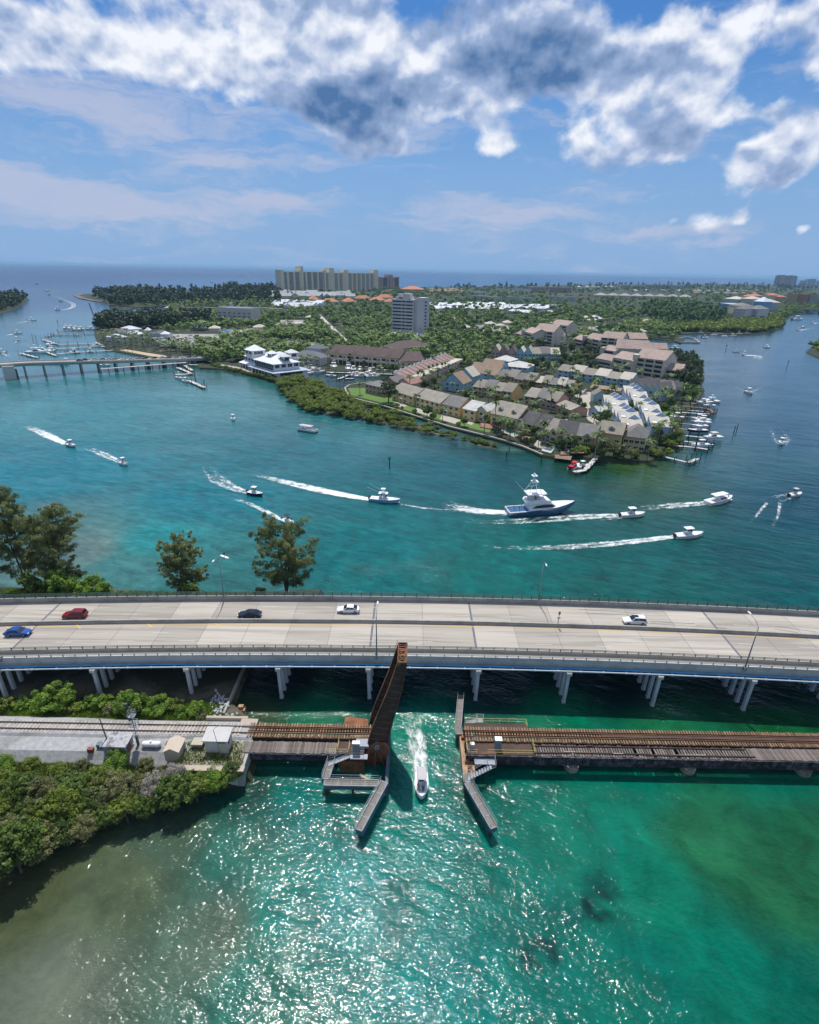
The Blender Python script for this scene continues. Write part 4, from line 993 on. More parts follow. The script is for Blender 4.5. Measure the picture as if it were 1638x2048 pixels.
F_OLIVE=foliage_mat('olive_foliage',(0.062,0.078,0.031),(0.296,0.296,0.130),rnd=.25)
F_CAS=foliage_mat('casuarina_foliage',(0.063,0.086,0.034),(0.338,0.365,0.142),.22,.2)
F_BRIGHT=foliage_mat('bright_shrub_foliage',(0.060,0.128,0.017),(0.263,0.403,0.061),rnd=.15)
F_PALM=foliage_mat('palm_foliage',(0.031,0.068,0.020),(0.149,0.219,0.061),.2,.3)
F_DARK=foliage_mat('dark_pine_foliage',(0.024,0.048,0.024),(0.095,0.135,0.058),.15,.2)
F_GREY=foliage_mat('bare_grey_twigs',(0.153,0.145,0.128),(0.455,0.420,0.385),.1,.1)
BARK=mat('brown_bark',(.13,.10,.075),.95,.3,1.5)
BARKG=mat('palm_trunk',(.26,.23,.19),.95,.2,2.0)
def limb_mesh(name,h,r,spread,nl=6,seed=0,base=.3,mm=BARK,lean=.3,mult=1):
 r_=random.Random(seed); m_=MB(); top=(r_.uniform(-lean,lean),r_.uniform(-lean,lean),h)
 m_.tube([(0,0,-1.0),(top[0]*.3,top[1]*.3,h*.4),top],[r*1.25,r,r*.4],7)
 for i in range(nl):
  z=h*(base+(1 - base)*r_.random()*.8); a=2*math.pi*i/nl+r_.uniform(-.4,.4); L=spread*r_.uniform(.6,1)
  p0=(top[0]*z/h*.8,top[1]*z/h*.8,z); p2=(p0[0]+math.cos(a)*L,p0[1]+math.sin(a)*L,z+L*r_.uniform(.5,1.1))
  pm_=tuple(p0[k]*.5+p2[k]*.5+(.0,.0,L*.12)[k] for k in range(3)); m_.tube([p0,pm_,p2],[r*.45,r*.3,r*.08],5)
 m_.mats=[mm]; return m_.mesh(name)
def plant_proto(tname,crown_me,trunk_me):
 return (tname,crown_me,trunk_me)
def put_plant(proto,loc,rz,sc_,label,cat,group=None):
 tname,cm,tk=proto
 t_=thing(tname,label,cat,loc,rz,group,sc_)
 link('trunk',tk,t_); link('crown',cm,t_)
 return t_
def crown_mesh(name,mat_,parts):
 v=[]; f=[]; t_=[]; o=0
 for (a,b,c) in parts: v.append(a); f.append(b+o); t_.append(c); o += len(a)
 return raw_mesh(name,np.concatenate(v),np.concatenate(f),mat_,np.concatenate(t_))
def palm_mesh(name,H,seed,kind='coconut',nf=16,L=2.9):
 r_=random.Random(seed); V_=[]; F_=[]; T_=[]
 lx,ly=r_.uniform(-.5,.5),r_.uniform(-.5,.5)
 for i in range(nf):
  a=2*math.pi*i/nf+r_.uniform(-.2,.2); el_=r_.uniform(-.15,1.0) if kind != 'ball' else r_.uniform(-.9,1.2)
  l_=L*r_.uniform(.8,1.1); tn=r_.random(); p=Vector((lx,ly,H)); d=Vector((math.cos(a)*math.cos(el_),math.sin(a)*math.cos(el_),math.sin(el_)))
  s=Vector((-math.sin(a),math.cos(a),0)); seg=5; w_=[.10,.42,.5,.42,.22,.03]; prev=None
  for k in range(seg+1):
   wv=w_[k]*(L/2.9)*(1.3 if kind == 'ball' else 1); sag=Vector((0,0,-wv*.55))
   V_ += [tuple(p+s*wv+sag),tuple(p),tuple(p - s*wv+sag)]; T_ += [tn]*3
   b=len(V_) - 3
   if k: F_ += [(b - 3,b - 2,b+1,b),(b - 2,b - 1,b+2,b+1)]
   p=p+d*(l_/seg); d=(d+Vector((0,0,-.34 if kind != 'ball' else -.25))).normalized()
 cm=raw_mesh('crown',np.array(V_),np.array(F_),F_PALM,np.array(T_))
 m_=MB(); m_.tube([(0,0,-1),(lx*.25,ly*.25,H*.5),(lx,ly,H)],[.24,.17,.13],6); m_.mats=[BARKG]
 return ('palm_tree',cm,m_.mesh('trunk'))
PALMS=[palm_mesh('p',h,i,k,n,l) for i,(h,k,n,l) in enumerate(((7.5,'coconut',15,2.9),(9.5,'coconut',15,3.1),(6.0,'coconut',16,2.8),(11.5,'coconut',14,2.6),(5.0,'ball',26,1.6),(7.0,'ball',26,1.7),(8.5,'coconut',17,3.3)))]
def broad(seed,rx,rz,h0,n=26,per=34,sz=.36,mm=None,rc=1.25,sh='round'):
 pts=crown_pts(n,rx - rc*.6,rz - rc*.5,h0,sh,seed)
 r_=np.random.default_rng(seed); rad=r_.uniform(.7,1.2,n)*rc
 return crown_mesh('crown',mm or F_BROAD,[leaf_quads(pts,rad,per,sz)])
BROAD=[('broadleaf_tree',broad(20+i,rx,rz,h0,30,40,.34),limb_mesh('trunk',h0,.22,rx*.6,6,i)) for i,(rx,rz,h0) in enumerate(((3.4,2.6,4.6),(2.7,2.4,4.0),(4.2,2.8,5.2),(3.2,3.2,5.6),(2.3,1.8,3.0)))]
DARKT=[('evergreen_tree',broad(40+i,rx,rz,h0,34,40,.34,F_DARK,1.3),limb_mesh('trunk',h0,.25,rx*.5,6,i+9)) for i,(rx,rz,h0) in enumerate(((4.2,3.6,5.6),(3.6,4.4,6.5),(5.0,3.6,5.6)))]
MANG=[('mangrove_bush',broad(60+i,rx,rz,h0,34,46,.24,F_MANG,.85,'flat'),limb_mesh('trunk',h0*.8,.1,rx*.6,8,i+20,.1)) for i,(rx,rz,h0) in enumerate(((2.9,1.5,2.0),(2.3,1.3,1.8),(3.4,1.8,2.5),(1.6,1.0,1.2)))]
CONET=[('conical_tree',broad(80+i,rx,rz,h0,36,30,.34,F_DARK,.9,'cone'),limb_mesh('trunk',h0*1.2,.2,rx*.4,4,i+30)) for i,(rx,rz,h0) in enumerate(((2.4,5.0,6.5),(2.8,4.2,5.6)))]
# --- large trees and shrubs close to the highway bridge
def casuarina(label,loc,H,W_,seed,n=150,per=95,lean=0.0,h_low=.12,dens=1.0):
 r_=np.random.default_rng(seed); pr=random.Random(seed)
 t_=thing('casuarina_tree',label,'tree',loc,0,'feathery trees beyond the highway bridge')
 m_=MB(); tips=[]
 for s in range(3):
  a0=pr.uniform(0,6.28); tx=math.cos(a0)*W_*.12+lean*H; ty=math.sin(a0)*W_*.12
  m_.tube([(pr.uniform(-.3,.3),pr.uniform(-.3,.3),-.5),(tx*.5,ty*.5,H*.45),(tx,ty,H*.93)],[.26,.16,.04],7)
  nb=17
  for i in range(nb):
   u=h_low+(1 - h_low)*(i+pr.random())/nb; z=H*u; a=pr.uniform(0,6.28)
   L=W_*.5*(1 - .55*abs(u - .42) ** 1.1 - .35*max(0,u - .6))*pr.uniform(.55,1.1)
   p0=Vector((tx*u,ty*u,z*.92)); p2=p0+Vector((math.cos(a)*L,math.sin(a)*L,L*pr.uniform(.35,.8)))
   if p2.z > H: p2.z=H*pr.uniform(.93,1.0)
   pm_=p0.lerp(p2,.5)+Vector((0,0,-L*.04)); m_.tube([p0,pm_,p2],[.09,.05,.015],5)
   for q_ in (.28,.38,.48,.58,.68,.77,.86,.94,1.02,1.08): tips.append((tuple(p0.lerp(p2,q_)+Vector((pr.gauss(0,.45),pr.gauss(0,.45),pr.gauss(0,.4)))),pr.uniform(.3,.78)*(1.1 - .3*q_)*W_/11))
 m_.build('trunk',BARK,t_)
 c=np.array([p for p,_ in tips]); rd=np.array([r for _,r in tips])*dens
 a1=leaf_quads(c,rd,per,.062,3.4,.0,hang=.3)
 link('crown',crown_mesh('crown',F_CAS,[a1]),t_); return t_
def at_px(x,y,Y,z=1.2):
 p=PY(x,y,Y); return (p.x,Y,z)
casuarina('small feathery tree leaning over the far railing left of centre',(-53.4,113.5,1.2),15.2,11.0,5,per=120)
casuarina('broad feathery tree with open spreading branches beyond the railing',(-29.5,113.5,1.2),19.5,15.5,9,per=120,dens=1.1)
casuarina('tall dense feathery tree second from the left edge',(-84.5,114,1.2),21.5,13.5,12,per=150,dens=1.25)
casuarina('tallest feathery tree at the left edge of the frame',(-94.5,115.5,1.2),25,13.5,13,per=150,dens=1.3)
casuarina('tall feathery tree behind the left edge',(-103,112,1.2),22,12,14,per=110,dens=1.3)
def shrub(label,loc,rx,rz,mm,n=60,per=70,sz=.13,seed=1,nm='shrub',cat='shrub',group=None,rc=.6,asp=1.3):
 t_=thing(nm,label,cat,loc,0,group)
 pts=crown_pts(n,rx,rz,rz*.9,'flat',seed); r_=np.random.default_rng(seed)
 link('foliage',crown_mesh('foliage',mm,[leaf_quads(pts,r_.uniform(.6,1.2,n)*rc,per,sz,asp)]),t_)
 link('stem',limb_mesh('stem',rz*1.2,.07,rx*.7,9,seed,.05),t_); return t_
shrub('bright green rounded shrub at the far railing, right one of the pair',(-73.2,107.2,1.2),4.2,4.3,F_BRIGHT,110,90,.17,3,rc=.9)
shrub('bright green rounded shrub beyond the railing beside the tall feathery tree',(-80.5,107.5,1.2),3.6,5.0,F_BRIGHT,100,90,.17,4,rc=.9)
shrub('dark green shrub wedged under the tall feathery tree',(-87,108,1.2),3.4,4.6,F_MANG,70,90,.17,5,rc=.9)
shrub('dark shrub at the foot of the small feathery tree',(-50.5,108.0,1.2),2.3,3.4,F_MANG,50,80,.16,6,rc=.8)
shrub('small green shrub at the foot of the broad feathery tree',(-34.5,108.0,1.2),1.9,3.0,F_OLIVE,40,80,.16,7,rc=.7)
shrub('large light green shrub between the bridge and the railway ballast',(-63.5,75.6,1.2),3.4,2.6,F_BRIGHT,110,80,.13,8,rc=.7)
shrub('spreading light green shrub beside the signal mast',(-49.6,74.8,1.2),2.6,2.3,F_BRIGHT,80,80,.13,9,rc=.65)
shrub('low light green shrub right of the signal mast',(-44.8,75.0,1.2),2.4,1.5,F_BRIGHT,60,70,.12,10,rc=.6)
shrub('spiky green shrub near the rock heap',(-37.6,74.6,1.2),1.5,1.3,F_BRIGHT,40,60,.12,11,rc=.5)
shrub('small green shrub behind the large one beside the ballast',(-55,76.0,1.2),1.7,1.3,F_BRIGHT,40,60,.12,12,rc=.5)
for i_,(x_,y_,r_) in enumerate(((-69.5,75.5,1.5),(-59.2,74.6,1.2),(-57.4,76.2,1.6),(-53.2,74.6,1.1),(-47.2,76.3,1.6),(-42.0,75.8,1.5),(-40.2,74.4,1.1),(-36.0,73.4,.9),(-33.4,72.6,.7),(-72.5,74.5,1.8))): shrub('low green bush, %s from the left in the strip between bridge and railway' % ('first','third','fourth','fifth','sixth','seventh','eighth','ninth','tenth','outermost')[i_],(x_,y_,1.2),r_,r_*.7,(F_BRIGHT,F_MANG,F_BRIGHT,F_OLIVE)[i_ % 4],36,60,.11,30+i_,rc=.45)
# grass and weeds as ground cover
def scatter_cover(name,pts,h,mm,label,w_=.09,per=5):
 N=len(pts)*per; c=np.repeat(np.array(pts),per,0)+np.concatenate([rng.normal(size=(N,2))*.25,np.zeros((N,1))],1)
 hh=h*rng.uniform(.4,1.3,N); a=rng.uniform(0,6.28,N); dx_,dy_=np.cos(a)*w_,np.sin(a)*w_; lx_=rng.normal(size=(N,2))*.35*hh[:,None]
 v=np.stack([c+np.stack([dx_,dy_,dx_*0],1),c - np.stack([dx_,dy_,dx_*0],1),c+np.concatenate([lx_,hh[:,None]],1)],1).reshape(-1,3)
 me=raw_mesh(name,v,np.arange(N*3).reshape(-1,3),mm,np.repeat(np.repeat(rng.uniform(0,1,len(pts)),per),3))
 return link(name,me,kind='stuff',label=label,cat='grass')
gp=[(random.uniform(-110,-34.5),random.uniform(72.4,77.2),1.2) for _ in range(9000)]+[(random.uniform(-34,-28.5),random.uniform(71.8,74.3),1.2) for _ in range(350)]
gp=[p for p in gp if random.random() < .75+.5*math.sin(p[0]*.9)*math.sin(p[1]*2+p[0]*.3)]
scatter_cover('grass',gp,.55,F_BRIGHT,'rough green grass and weeds along the edge of the ballast',.12,7)
gp=[(random.uniform(-100,-36),73.6+random.uniform(-1.6,.3),1.5) for _ in range(900)]+[(random.uniform(-100,-36),random.uniform(60.5,63.0),1.9) for _ in range(2600)]+[(random.uniform(-36,-26),random.uniform(61.8,66.3),3.4) for _ in range(500) if random.random() < .7]
scatter_cover('weeds',gp,.35,F_MANG,'sparse weeds creeping onto the ballast',.1,6)
gp=[(random.uniform(-110,-24),random.uniform(103.5,114.5),1.2) for _ in range(3000)]
scatter_cover('grass',gp,.5,F_BRIGHT,'green grass strip beyond the far railing',.12,6)
# mangrove and scrub bank at lower left
def inside(pt,poly):
 x,y=pt[0],pt[1]; c=False; n=len(poly); j=n - 1
 for i in range(n):
  xi_,yi_=poly[i][0],poly[i][1]; xj,yj=poly[j][0],poly[j][1]
  if (yi_ > y) != (yj > y) and x < (xj - xi_)*(y - yi_)/(yj - yi_)+xi_: c=not c
  j=i
 return c
big=[]
kinds=[('mangrove_tree',F_MANG,.15,'glossy green'),('scrub_tree',F_OLIVE,.12,'dull olive'),('mangrove_tree',F_BROAD,.16,'deep green'),('scrub_bush',F_BRIGHT,.13,'yellow green')]
for i,(nm,mm,sz,adj) in enumerate(kinds*2):
 n=120; pts=crown_pts(n,2.4,1.7,2.7,'round' if i % 2 else 'flat',100+i); r_=np.random.default_rng(100+i)
 big.append((nm,crown_mesh('crown',mm,[leaf_quads(pts,r_.uniform(.25,.75,n),66,sz*.72,1.3)]),limb_mesh('trunk',2.8,.12,1.7,9,100+i,.1),adj))
bank=[(-26.5,59.8),(-31,57.4),(-40,53.4),(-47,49.8),(-53,44.4),(-64,35),(-80,26),(-92,30),(-92,63.2),(-36.6,62.6),(-35.8,60.6)]
spots=[]
for (ax,ay),(bx_,by_) in zip(bank[:6],bank[1:7]):
 n_=max(1,round(math.hypot(bx_ - ax,by_ - ay)/2.7))
 for j_ in range(n_): spots.append((ax+(bx_ - ax)*j_/n_+random.uniform(-.4,.4) - .5,ay+(by_ - ay)*j_/n_+random.uniform(.5,1.2)))
tries=0
while len(spots) < 150 and tries < 20000:
 tries += 1; x=random.uniform(-92,-27); y=random.uniform(28,63.0)
 if not inside((x,y),bank): continue
 if any((x - a) ** 2+(y - b) ** 2 < (2.7 if y > 50 else 3.2) ** 2 for a,b in spots): continue
 spots.append((x,y))
pos_w=['at the water edge','in the middle of the bank','beside the ballast']
for k,(x,y) in enumerate(spots):
 shore=min(math.hypot(x - a[0],y - a[1]) for a in bank[:7])
 proto=big[random.choice((0,2,4,6,0,2,1)) if y > 50 else random.choice((1,5,0,2,6,1,5))]
 if 59 < y and random.random() < .4: proto=big[3]
 if -44 < x < -37 and 56.5 < y < 60: proto=big[random.choice((1,5))]
 s=(.7+.6*random.random())*(1.15 if y < 50 else (.92 if y < 59 else .7))
 t_=put_plant(proto[:3],(x,y,.9),random.random()*6.28,(s,s,s*random.uniform(.85,1.15)),'%s %s %s, %s' % (proto[3],proto[0].replace('_',' '),'at the water edge' if shore < 3.5 else ('beside the ballast' if y > 58.5 else 'inside the thicket'),min(((abs(x - X_),n_) for X_,n_ in ((-27,'just left of the abutment'),(-30.5,'below the control hut'),(-34,'below the buff box'),(-37,'below the beige shed'),(-41,'below the gas tank'),(-44,'below the signal mast'),(-47,'below the block hut'),(-51,'left of the leaning pole'),(-55,'a little left of the block hut'),(-60,'near the left frame edge'),(-66,'at the left frame edge'),(-75,'beyond the left frame edge'))))[1]),'bush' if 'bush' in proto[0] else 'tree','trees and bushes crowding the lower left bank')
for (x,y,r_) in ((-38.0,58.0,2.0),(-35.3,60.0,1.4)):
 shrub('bare grey twiggy bush on the slope below the beige shed' if r_ > 1.8 else 'small bare grey bush beside the abutment wall',(x,y,2.2),r_,1.5,F_GREY,70,60,.035,int(r_*10),'bare_bush','bush',rc=.6,asp=6)
# ------------------------------------------------------------------ people (one continuous skin each)
def person_mesh(name,joints,skin_c,shirt,short,hair):
 """joints: list of (pos, radius, parent index)"""
 me=D.meshes.new(name+'_skeleton'); me.from_pydata([j[0] for j in joints],[(j[2],i) for i,j in enumerate(joints) if j[2] >= 0],[])
 ob=D.objects.new(name+'_tmp',me); COL.objects.link(ob)
 sk=ob.modifiers.new('s','SKIN'); ss=ob.modifiers.new('u','SUBSURF'); ss.levels=1
 for i,j in enumerate(joints): me.skin_vertices[0].data[i].radius=(j[1],j[1]*.85)
 me.skin_vertices[0].data[0].use_root=True
 dg=bpy.context.evaluated_depsgraph_get(); out=D.meshes.new_from_object(ob.evaluated_get(dg)); out.name=name
 D.objects.remove(ob)
 for c in (skin_c,shirt,short,hair): out.materials.append(c)
 for p in out.polygons:
  z=p.center.z; y=abs(p.center.y); H_=max(j[0][2] for j in joints)
  hip=joints[0][0][2]
  p.material_index=3 if z > H_ - .02 else (1 if hip+.05 < z < H_ - .33 and y < .26 else (2 if hip - .28 < z <= hip+.05 else 0))
  p.use_smooth=True
 return out
SKIN=mat('skin',(.42,.24,.16),.6,.05,3)
def cloth(n,c): return mat('cloth_'+n,c,.85,.1,3)
HAIR=mat('hair',(.04,.025,.015),.7,.1,3)
STAND=[((0,0,.95),.13,-1),((0,0,1.2),.15,0),((0,0,1.42),.15,1),((0,0,1.54),.06,2),((.01,0,1.64),.10,3),((0,0,1.74),.09,4),
   ((0,.2,1.42),.06,2),((.05,.27,1.16),.045,6),((.2,.24,.98),.035,7),((0,-.2,1.42),.06,2),((.08,-.27,1.18),.045,9),((.24,-.2,1.02),.035,10),
   ((0,.1,.85),.09,0),((.03,.12,.48),.06,12),((0,.13,.06),.04,13),((.14,.13,.03),.035,14),((0,-.1,.85),.09,0),((.03,-.12,.48),.06,16),((0,-.13,.06),.04,17),((.14,-.13,.03),.035,18)]
SIT=[((0,0,.45),.14,-1),((-.03,0,.7),.15,0),((-.05,0,.92),.15,1),((-.04,0,1.04),.06,2),((-.02,0,1.14),.10,3),((-.02,0,1.24),.09,4),
  ((-.05,.2,.92),.06,2),((.08,.25,.68),.045,6),((.3,.18,.6),.035,7),((-.05,-.2,.92),.06,2),((.08,-.25,.68),.045,9),((.3,-.18,.6),.035,10),
  ((.08,.1,.45),.09,0),((.45,.13,.46),.065,12),((.48,.13,.08),.045,13),((.6,.13,.04),.035,14),((.08,-.1,.45),.09,0),((.45,-.13,.46),.065,16),((.48,-.13,.08),.045,17),((.6,-.13,.04),.035,18)]
PEOPLE={}
def person(loc,rz,label,shirt,pose='stand',group=None):
 key=(shirt[0],pose)
 if key not in PEOPLE: PEOPLE[key]=person_mesh('person',STAND if pose == 'stand' else SIT,SKIN,cloth(*shirt),cloth('shorts',(.05,.06,.09)),HAIR)
 return link('person',PEOPLE[key],None,loc,rz,label,'person',group)
BLUEC=('blue',(.03,.12,.42)); WHITEC=('white',(.7,.7,.7)); DARKC=('dark',(.03,.03,.04)); REDC=('red',(.4,.03,.03)); PINKC=('tan',(.42,.25,.17))
# ------------------------------------------------------------------ boats
GEL=mat('white_gelcoat',(.82,.82,.82),.25,.03,.5,spec=.6)
DECK=mat('boat_deck',(.62,.62,.60),.6,.06,1.0)
CANV={}
def canvas(n,c): return mat('canvas_'+n,c,.85,.08,1.5)
OUTB=mat('outboard_black',(.03,.03,.035),.35,.05,1.0)
def hull(m_,L,B,fb,keel=-.4,sheer=.35):
 """a planing hull from stern (-L/2) to bow (+L/2)"""
 secs=[]
 for u,w_,dz in ((0,.90,0),(.25,.98,0),(.5,1.0,.03),(.7,.90,.12),(.85,.62,.22),(.95,.28,.31),(1.0,.04,sheer)):
  x=-L/2+L*u; hw=B/2*w_; top=fb+dz*fb; kz=keel if u < .7 else keel+(u - .7)/.3*(fb*.9 - keel)*(.55 if u < 1 else 1)
  secs.append([(x,0,kz),(x,hw*.8,max(kz,0.02 if u < .85 else kz+.25)),(x,hw,top),(x,hw*.86,top+.03),(x,-hw*.86,top+.03),(x,-hw,top),(x,-hw*.8,max(kz,.02 if u < .85 else kz+.25))])
 m_.loft(secs)
def center_console(label,L,B,hullm=None,top=None,tower=False,outboards=2,name='motorboat',people=0,group=None,bimini_big=False,cabin=False,simple=False,cat='boat'):
 hullm=hullm or GEL; top=top or GEL; t_=thing(name,label,cat,group=group)
 fb=.55+L*.055
 m_=MB(); hull(m_,L,B,fb); m_.build('hull',hullm,t_)
 m_ = MB()   # gunwale and deck
 secs=[]
 for u,w_,dz in ((.0,.92,0),(.25,1.0,0),(.5,1.02,.03),(.7,.92,.12),(.85,.64,.22),(.95,.30,.31),(1.0,.05,.35)):
  x=-L/2+L*u; hw=B/2*w_; z=fb*(1+dz); secs.append([(x,-hw,z),(x,-hw,z+.09),(x,hw,z+.09),(x,hw,z)])
 m_.loft(secs); m_.build('gunwale',GEL,t_)
 m_=MB(); m_.box(-L*.46,-B*.36,fb+.1,L*.16,B*.36,fb+.13)
 m_.loft([[(L*.16,-B*.34,fb+.1),(L*.16,B*.34,fb+.1),(L*.16,B*.34,fb+.16),(L*.16,-B*.34,fb+.16)],[(L*.38,-B*.12,fb*1.2+.1),(L*.38,B*.12,fb*1.2+.1),(L*.38,B*.12,fb*1.2+.16),(L*.38,-B*.12,fb*1.2+.16)]])
 m_.build('deck',DECK,t_)
 if cabin:
  m_=MB(); secs=[]
  for (x,w_,z) in ((-L*.12,.78,1.25),(L*.05,.76,1.3),(L*.18,.62,.75),(L*.32,.35,.25)):
   secs.append([(x,-B/2*w_,fb),(x,-B/2*w_*.8,fb+z),(x,B/2*w_*.8,fb+z),(x,B/2*w_,fb)])
  m_.loft(secs); m_.build('cabin',GEL,t_)
  m_=MB(); secs=[]
  for (x,w_,z0,z1) in ((-L*.10,.80,.55,1.05),(L*.06,.78,.55,1.08),(L*.16,.66,.50,.72)):
   secs.append([(x,-B/2*w_,fb+z0),(x,-B/2*w_*.9,fb+z1),(x,B/2*w_*.9,fb+z1),(x,B/2*w_,fb+z0)])
  m_.loft(secs); m_.build('windscreen',GLASS,t_)
 else:
  m_=MB(); m_.box(-L*.08,-B*.17,fb+.1,L*.06,B*.17,fb+1.05); m_.build('console',GEL,t_)
  m_=MB(); m_.box(L*.0,-B*.16,fb+1.05,L*.05,B*.16,fb+1.4); m_.build('windscreen',GLASS,t_)
  m_=MB(); m_.box(-L*.2,-B*.2,fb+.1,-L*.13,B*.2,fb+.7); m_.build('seat',DECK,t_)
 if top is not False:
  hx=(L*.26 if bimini_big else L*.15); x0=-L*.06
  m_=MB(); zt=fb+2.15
  m_.loft([[(x0+dx_,-B*.36*w_,zt+dz),(x0+dx_,-B*.3*w_,zt+dz+.1),(x0+dx_,B*.3*w_,zt+dz+.1),(x0+dx_,B*.36*w_,zt+dz)] for dx_,w_,dz in ((-hx,.9,-.02),(-hx*.8,1,.03),(hx*.7,1,.03),(hx,.85,-.03))])
  m_.build('t_top',top,t_)
  m_=MB()
  for sx_ in (-1,1):
   for sy_ in (-1,1): m_.tube([(x0+sx_*hx*.55,sy_*B*.2,fb+.1),(x0+sx_*hx*.7,sy_*B*.28,zt)],.035,5)
  m_.build('top_frame',STEEL,t_)
 if tower:
  m_=MB(); zt2=fb+3.7; x0=-L*.06
  for sx_ in (-1,1):
   for sy_ in (-1,1): m_.tube([(x0+sx_*.7,sy_*.8,fb+2.2),(x0+sx_*.4,sy_*.5,zt2)],.035,5)
  m_.build('tower',STEEL,t_); m_=MB(); m_.box(x0 - .75,-.75,zt2,x0+.75,.75,zt2+.1); m_.box(x0 - .5,-.5,fb+2.9,x0+.5,.5,fb+3.0); m_.build('tower_top',GEL,t_)
  m_=MB();
  for s_ in (-1,1): m_.tube([(x0,s_*.9,fb+2.2),(x0 - 5.5,s_*1.7,fb+4.6)],.03,4)
  m_.build('outrigger',GEL,t_)
 for i in range(outboards):
  y=(i - (outboards - 1)/2)*.62; m_=MB(); m_.loft([[(-L/2 - .65,y - .2,fb*.6),(-L/2 - .65,y+.2,fb*.6),(-L/2 - .6,y+.18,fb+.55),(-L/2 - .6,y - .18,fb+.55)],[(-L/2 - .05,y - .18,fb*.6),(-L/2 - .05,y+.18,fb*.6),(-L/2 - .1,y+.15,fb+.5),(-L/2 - .1,y - .15,fb+.5)]])
  m_.box(-L/2 - .45,y - .07,-.4,-L/2 - .2,y+.07,fb*.6); m_.build('outboard',OUTB,t_)
 if not simple:
  m_=MB(); zr=fb*1.25+.45; pts=[(L*.12,B*.44,zr - .1),(L*.3,B*.34,zr),(L*.44,B*.15,zr+.08),(L*.5,0,zr+.1),(L*.44,-B*.15,zr+.08),(L*.3,-B*.34,zr),(L*.12,-B*.44,zr - .1)]
  m_.tube(pts,.03,4)
  for p in pts: m_.tube([p,(p[0],p[1]*.97,fb)],.02,4)
  m_.build('bow_rail',STEEL,t_)
 return t_,fb
def put_boat(bt,stern,bow=None,z=0.0,L=None,head=None,zb=1.15):
 """place by its stern and bow in the photo (on the water)"""
 t_=bt[0] if isinstance(bt,tuple) else bt
 a=P(*stern,z+.4)
 if bow is not None:
  b=P(*bow,z+zb); rz=math.atan2(b.y - a.y,b.x - a.x) if head is None else head; b.z=a.z; c=a.lerp(b,.5)
 else: rz=head; c=a
 t_.location=(c.x,c.y,z); t_.rotation_euler=(0,-R(1.2) if z == 0 else 0,rz); return t_
def crew(bt,lst):
 """people standing or sitting in a boat, at boat coordinates"""
 t_,fb=bt
 mw=Matrix.Translation(t_.location) @ Matrix.Rotation(t_.rotation_euler[2],4,'Z')
 for (x,y,pose,sh,lab) in lst:
  p=mw @ Vector((x,y,fb+.12)); person(tuple(p),t_.rotation_euler[2],lab,sh,pose)
GREYC=canvas('grey',(.46,.44,.46)); NAVYC=canvas('navy',(.02,.03,.07)); REDCV=canvas('red',(.55,.01,.03)); BLUECV=canvas('blue',(.03,.15,.5)); CREAM=canvas('cream',(.6,.55,.42))
b=center_console('white open boat with wide grey bimini heading out of the drawn rail bridge',4.7,2.15,None,GREYC,outboards=1,bimini_big=True); put_boat(b,(843,1550),(843,1594)); b[0].location.y += .1
crew(b,[(.9,.25,'sit',BLUEC,'person in a blue shirt sitting in front of the grey bimini'),(.75,-.5,'sit',PINKC,'bare chested person sitting at the front of the grey canopied boat')])
b=center_console('long center console boat with pale blue hull, small tower and outriggers',11.0,3.1,mat('pale_blue_hull',(.26,.48,.66),.25,.03),None,True,3); put_boat(b,(740,998),(802,1001)); crew(b,[(-1.6,.2,'stand',DARKC,'dark dressed person at the helm of the pale blue boat')])
b=center_console('white center console with navy hull side and white hard top',6.6,2.3,mat('navy_hull',(.015,.025,.07),.25,.03),None); put_boat(b,(497,985),(525,987)); crew(b,[(-1.0,.1,'stand',REDC,'person in red at the helm of the navy hulled boat')])
b=center_console('small white deck boat with black bimini above the broad feathery tree',5.8,2.3,None,NAVYC,outboards=1); put_boat(b,(565,1040),(588,1046)); crew(b,[(1.3,.3,'stand',REDC,'person in red standing at the bow of the black canopied boat'),(-1.6,0,'sit',WHITEC,'person in white sitting under the black bimini')])
b=center_console('white center console with grey hull and small flag, upper one of the two at left',6.8,2.3,mat('grey_hull',(.42,.45,.5),.3),None,outboards=2); put_boat(b,(129,887),(156,893)); crew(b,[(-.9,0,'stand',REDC,'person in red at the helm of the grey hulled boat')])
b=center_console('small open runabout full of people without any canopy at left',5.2,2.2,None,False,outboards=1); put_boat(b,(237,923),(258,929)); crew(b,[(-1.2,.4,'sit',DARKC,'person in dark clothes in the stern of the open runabout'),(0.2,-.4,'stand',REDC,'person standing amidships in the open runabout'),(1.2,.3,'sit',PINKC,'sunburnt person in the bow of the open runabout')])
b=center_console('white center console boat following just behind the large yacht',8.6,2.6,None,None,outboards=2); put_boat(b,(1250,1031),(1281,1026)); crew(b,[(-1.6,.3,'stand',DARKC,'dark dressed person at the helm of the white boat right of the yacht'),(-.9,-.3,'stand',WHITEC,'person in white beside the helm of the white boat right of the yacht')])
b=center_console('white express cruiser with hard top leading the line of boats at right',12.5,3.8,None,None,outboards=0,cabin=True,bimini_big=True); put_boat(b,(1415,1007),(1463,994)); crew(b,[(4.0,0,'sit',PINKC,'person sitting on the bow of the white express cruiser')])
b=center_console('white center console with slim white top alone in the lower wake',9.4,2.8,None,None,outboards=2); put_boat(b,(1357,1073),(1400,1066)); crew(b,[(-.6,0,'stand',('purple',(.12,.04,.3)),'person in purple at the helm of the lower white boat')])
b=center_console('small white boat with grey top at the far right of the channel',6.0,2.3,None,GREYC,outboards=2); put_boat(b,(1582,991),(1600,985)); crew(b,[(-.6,.3,'stand',DARKC,'dark dressed person in the small boat at far right')])
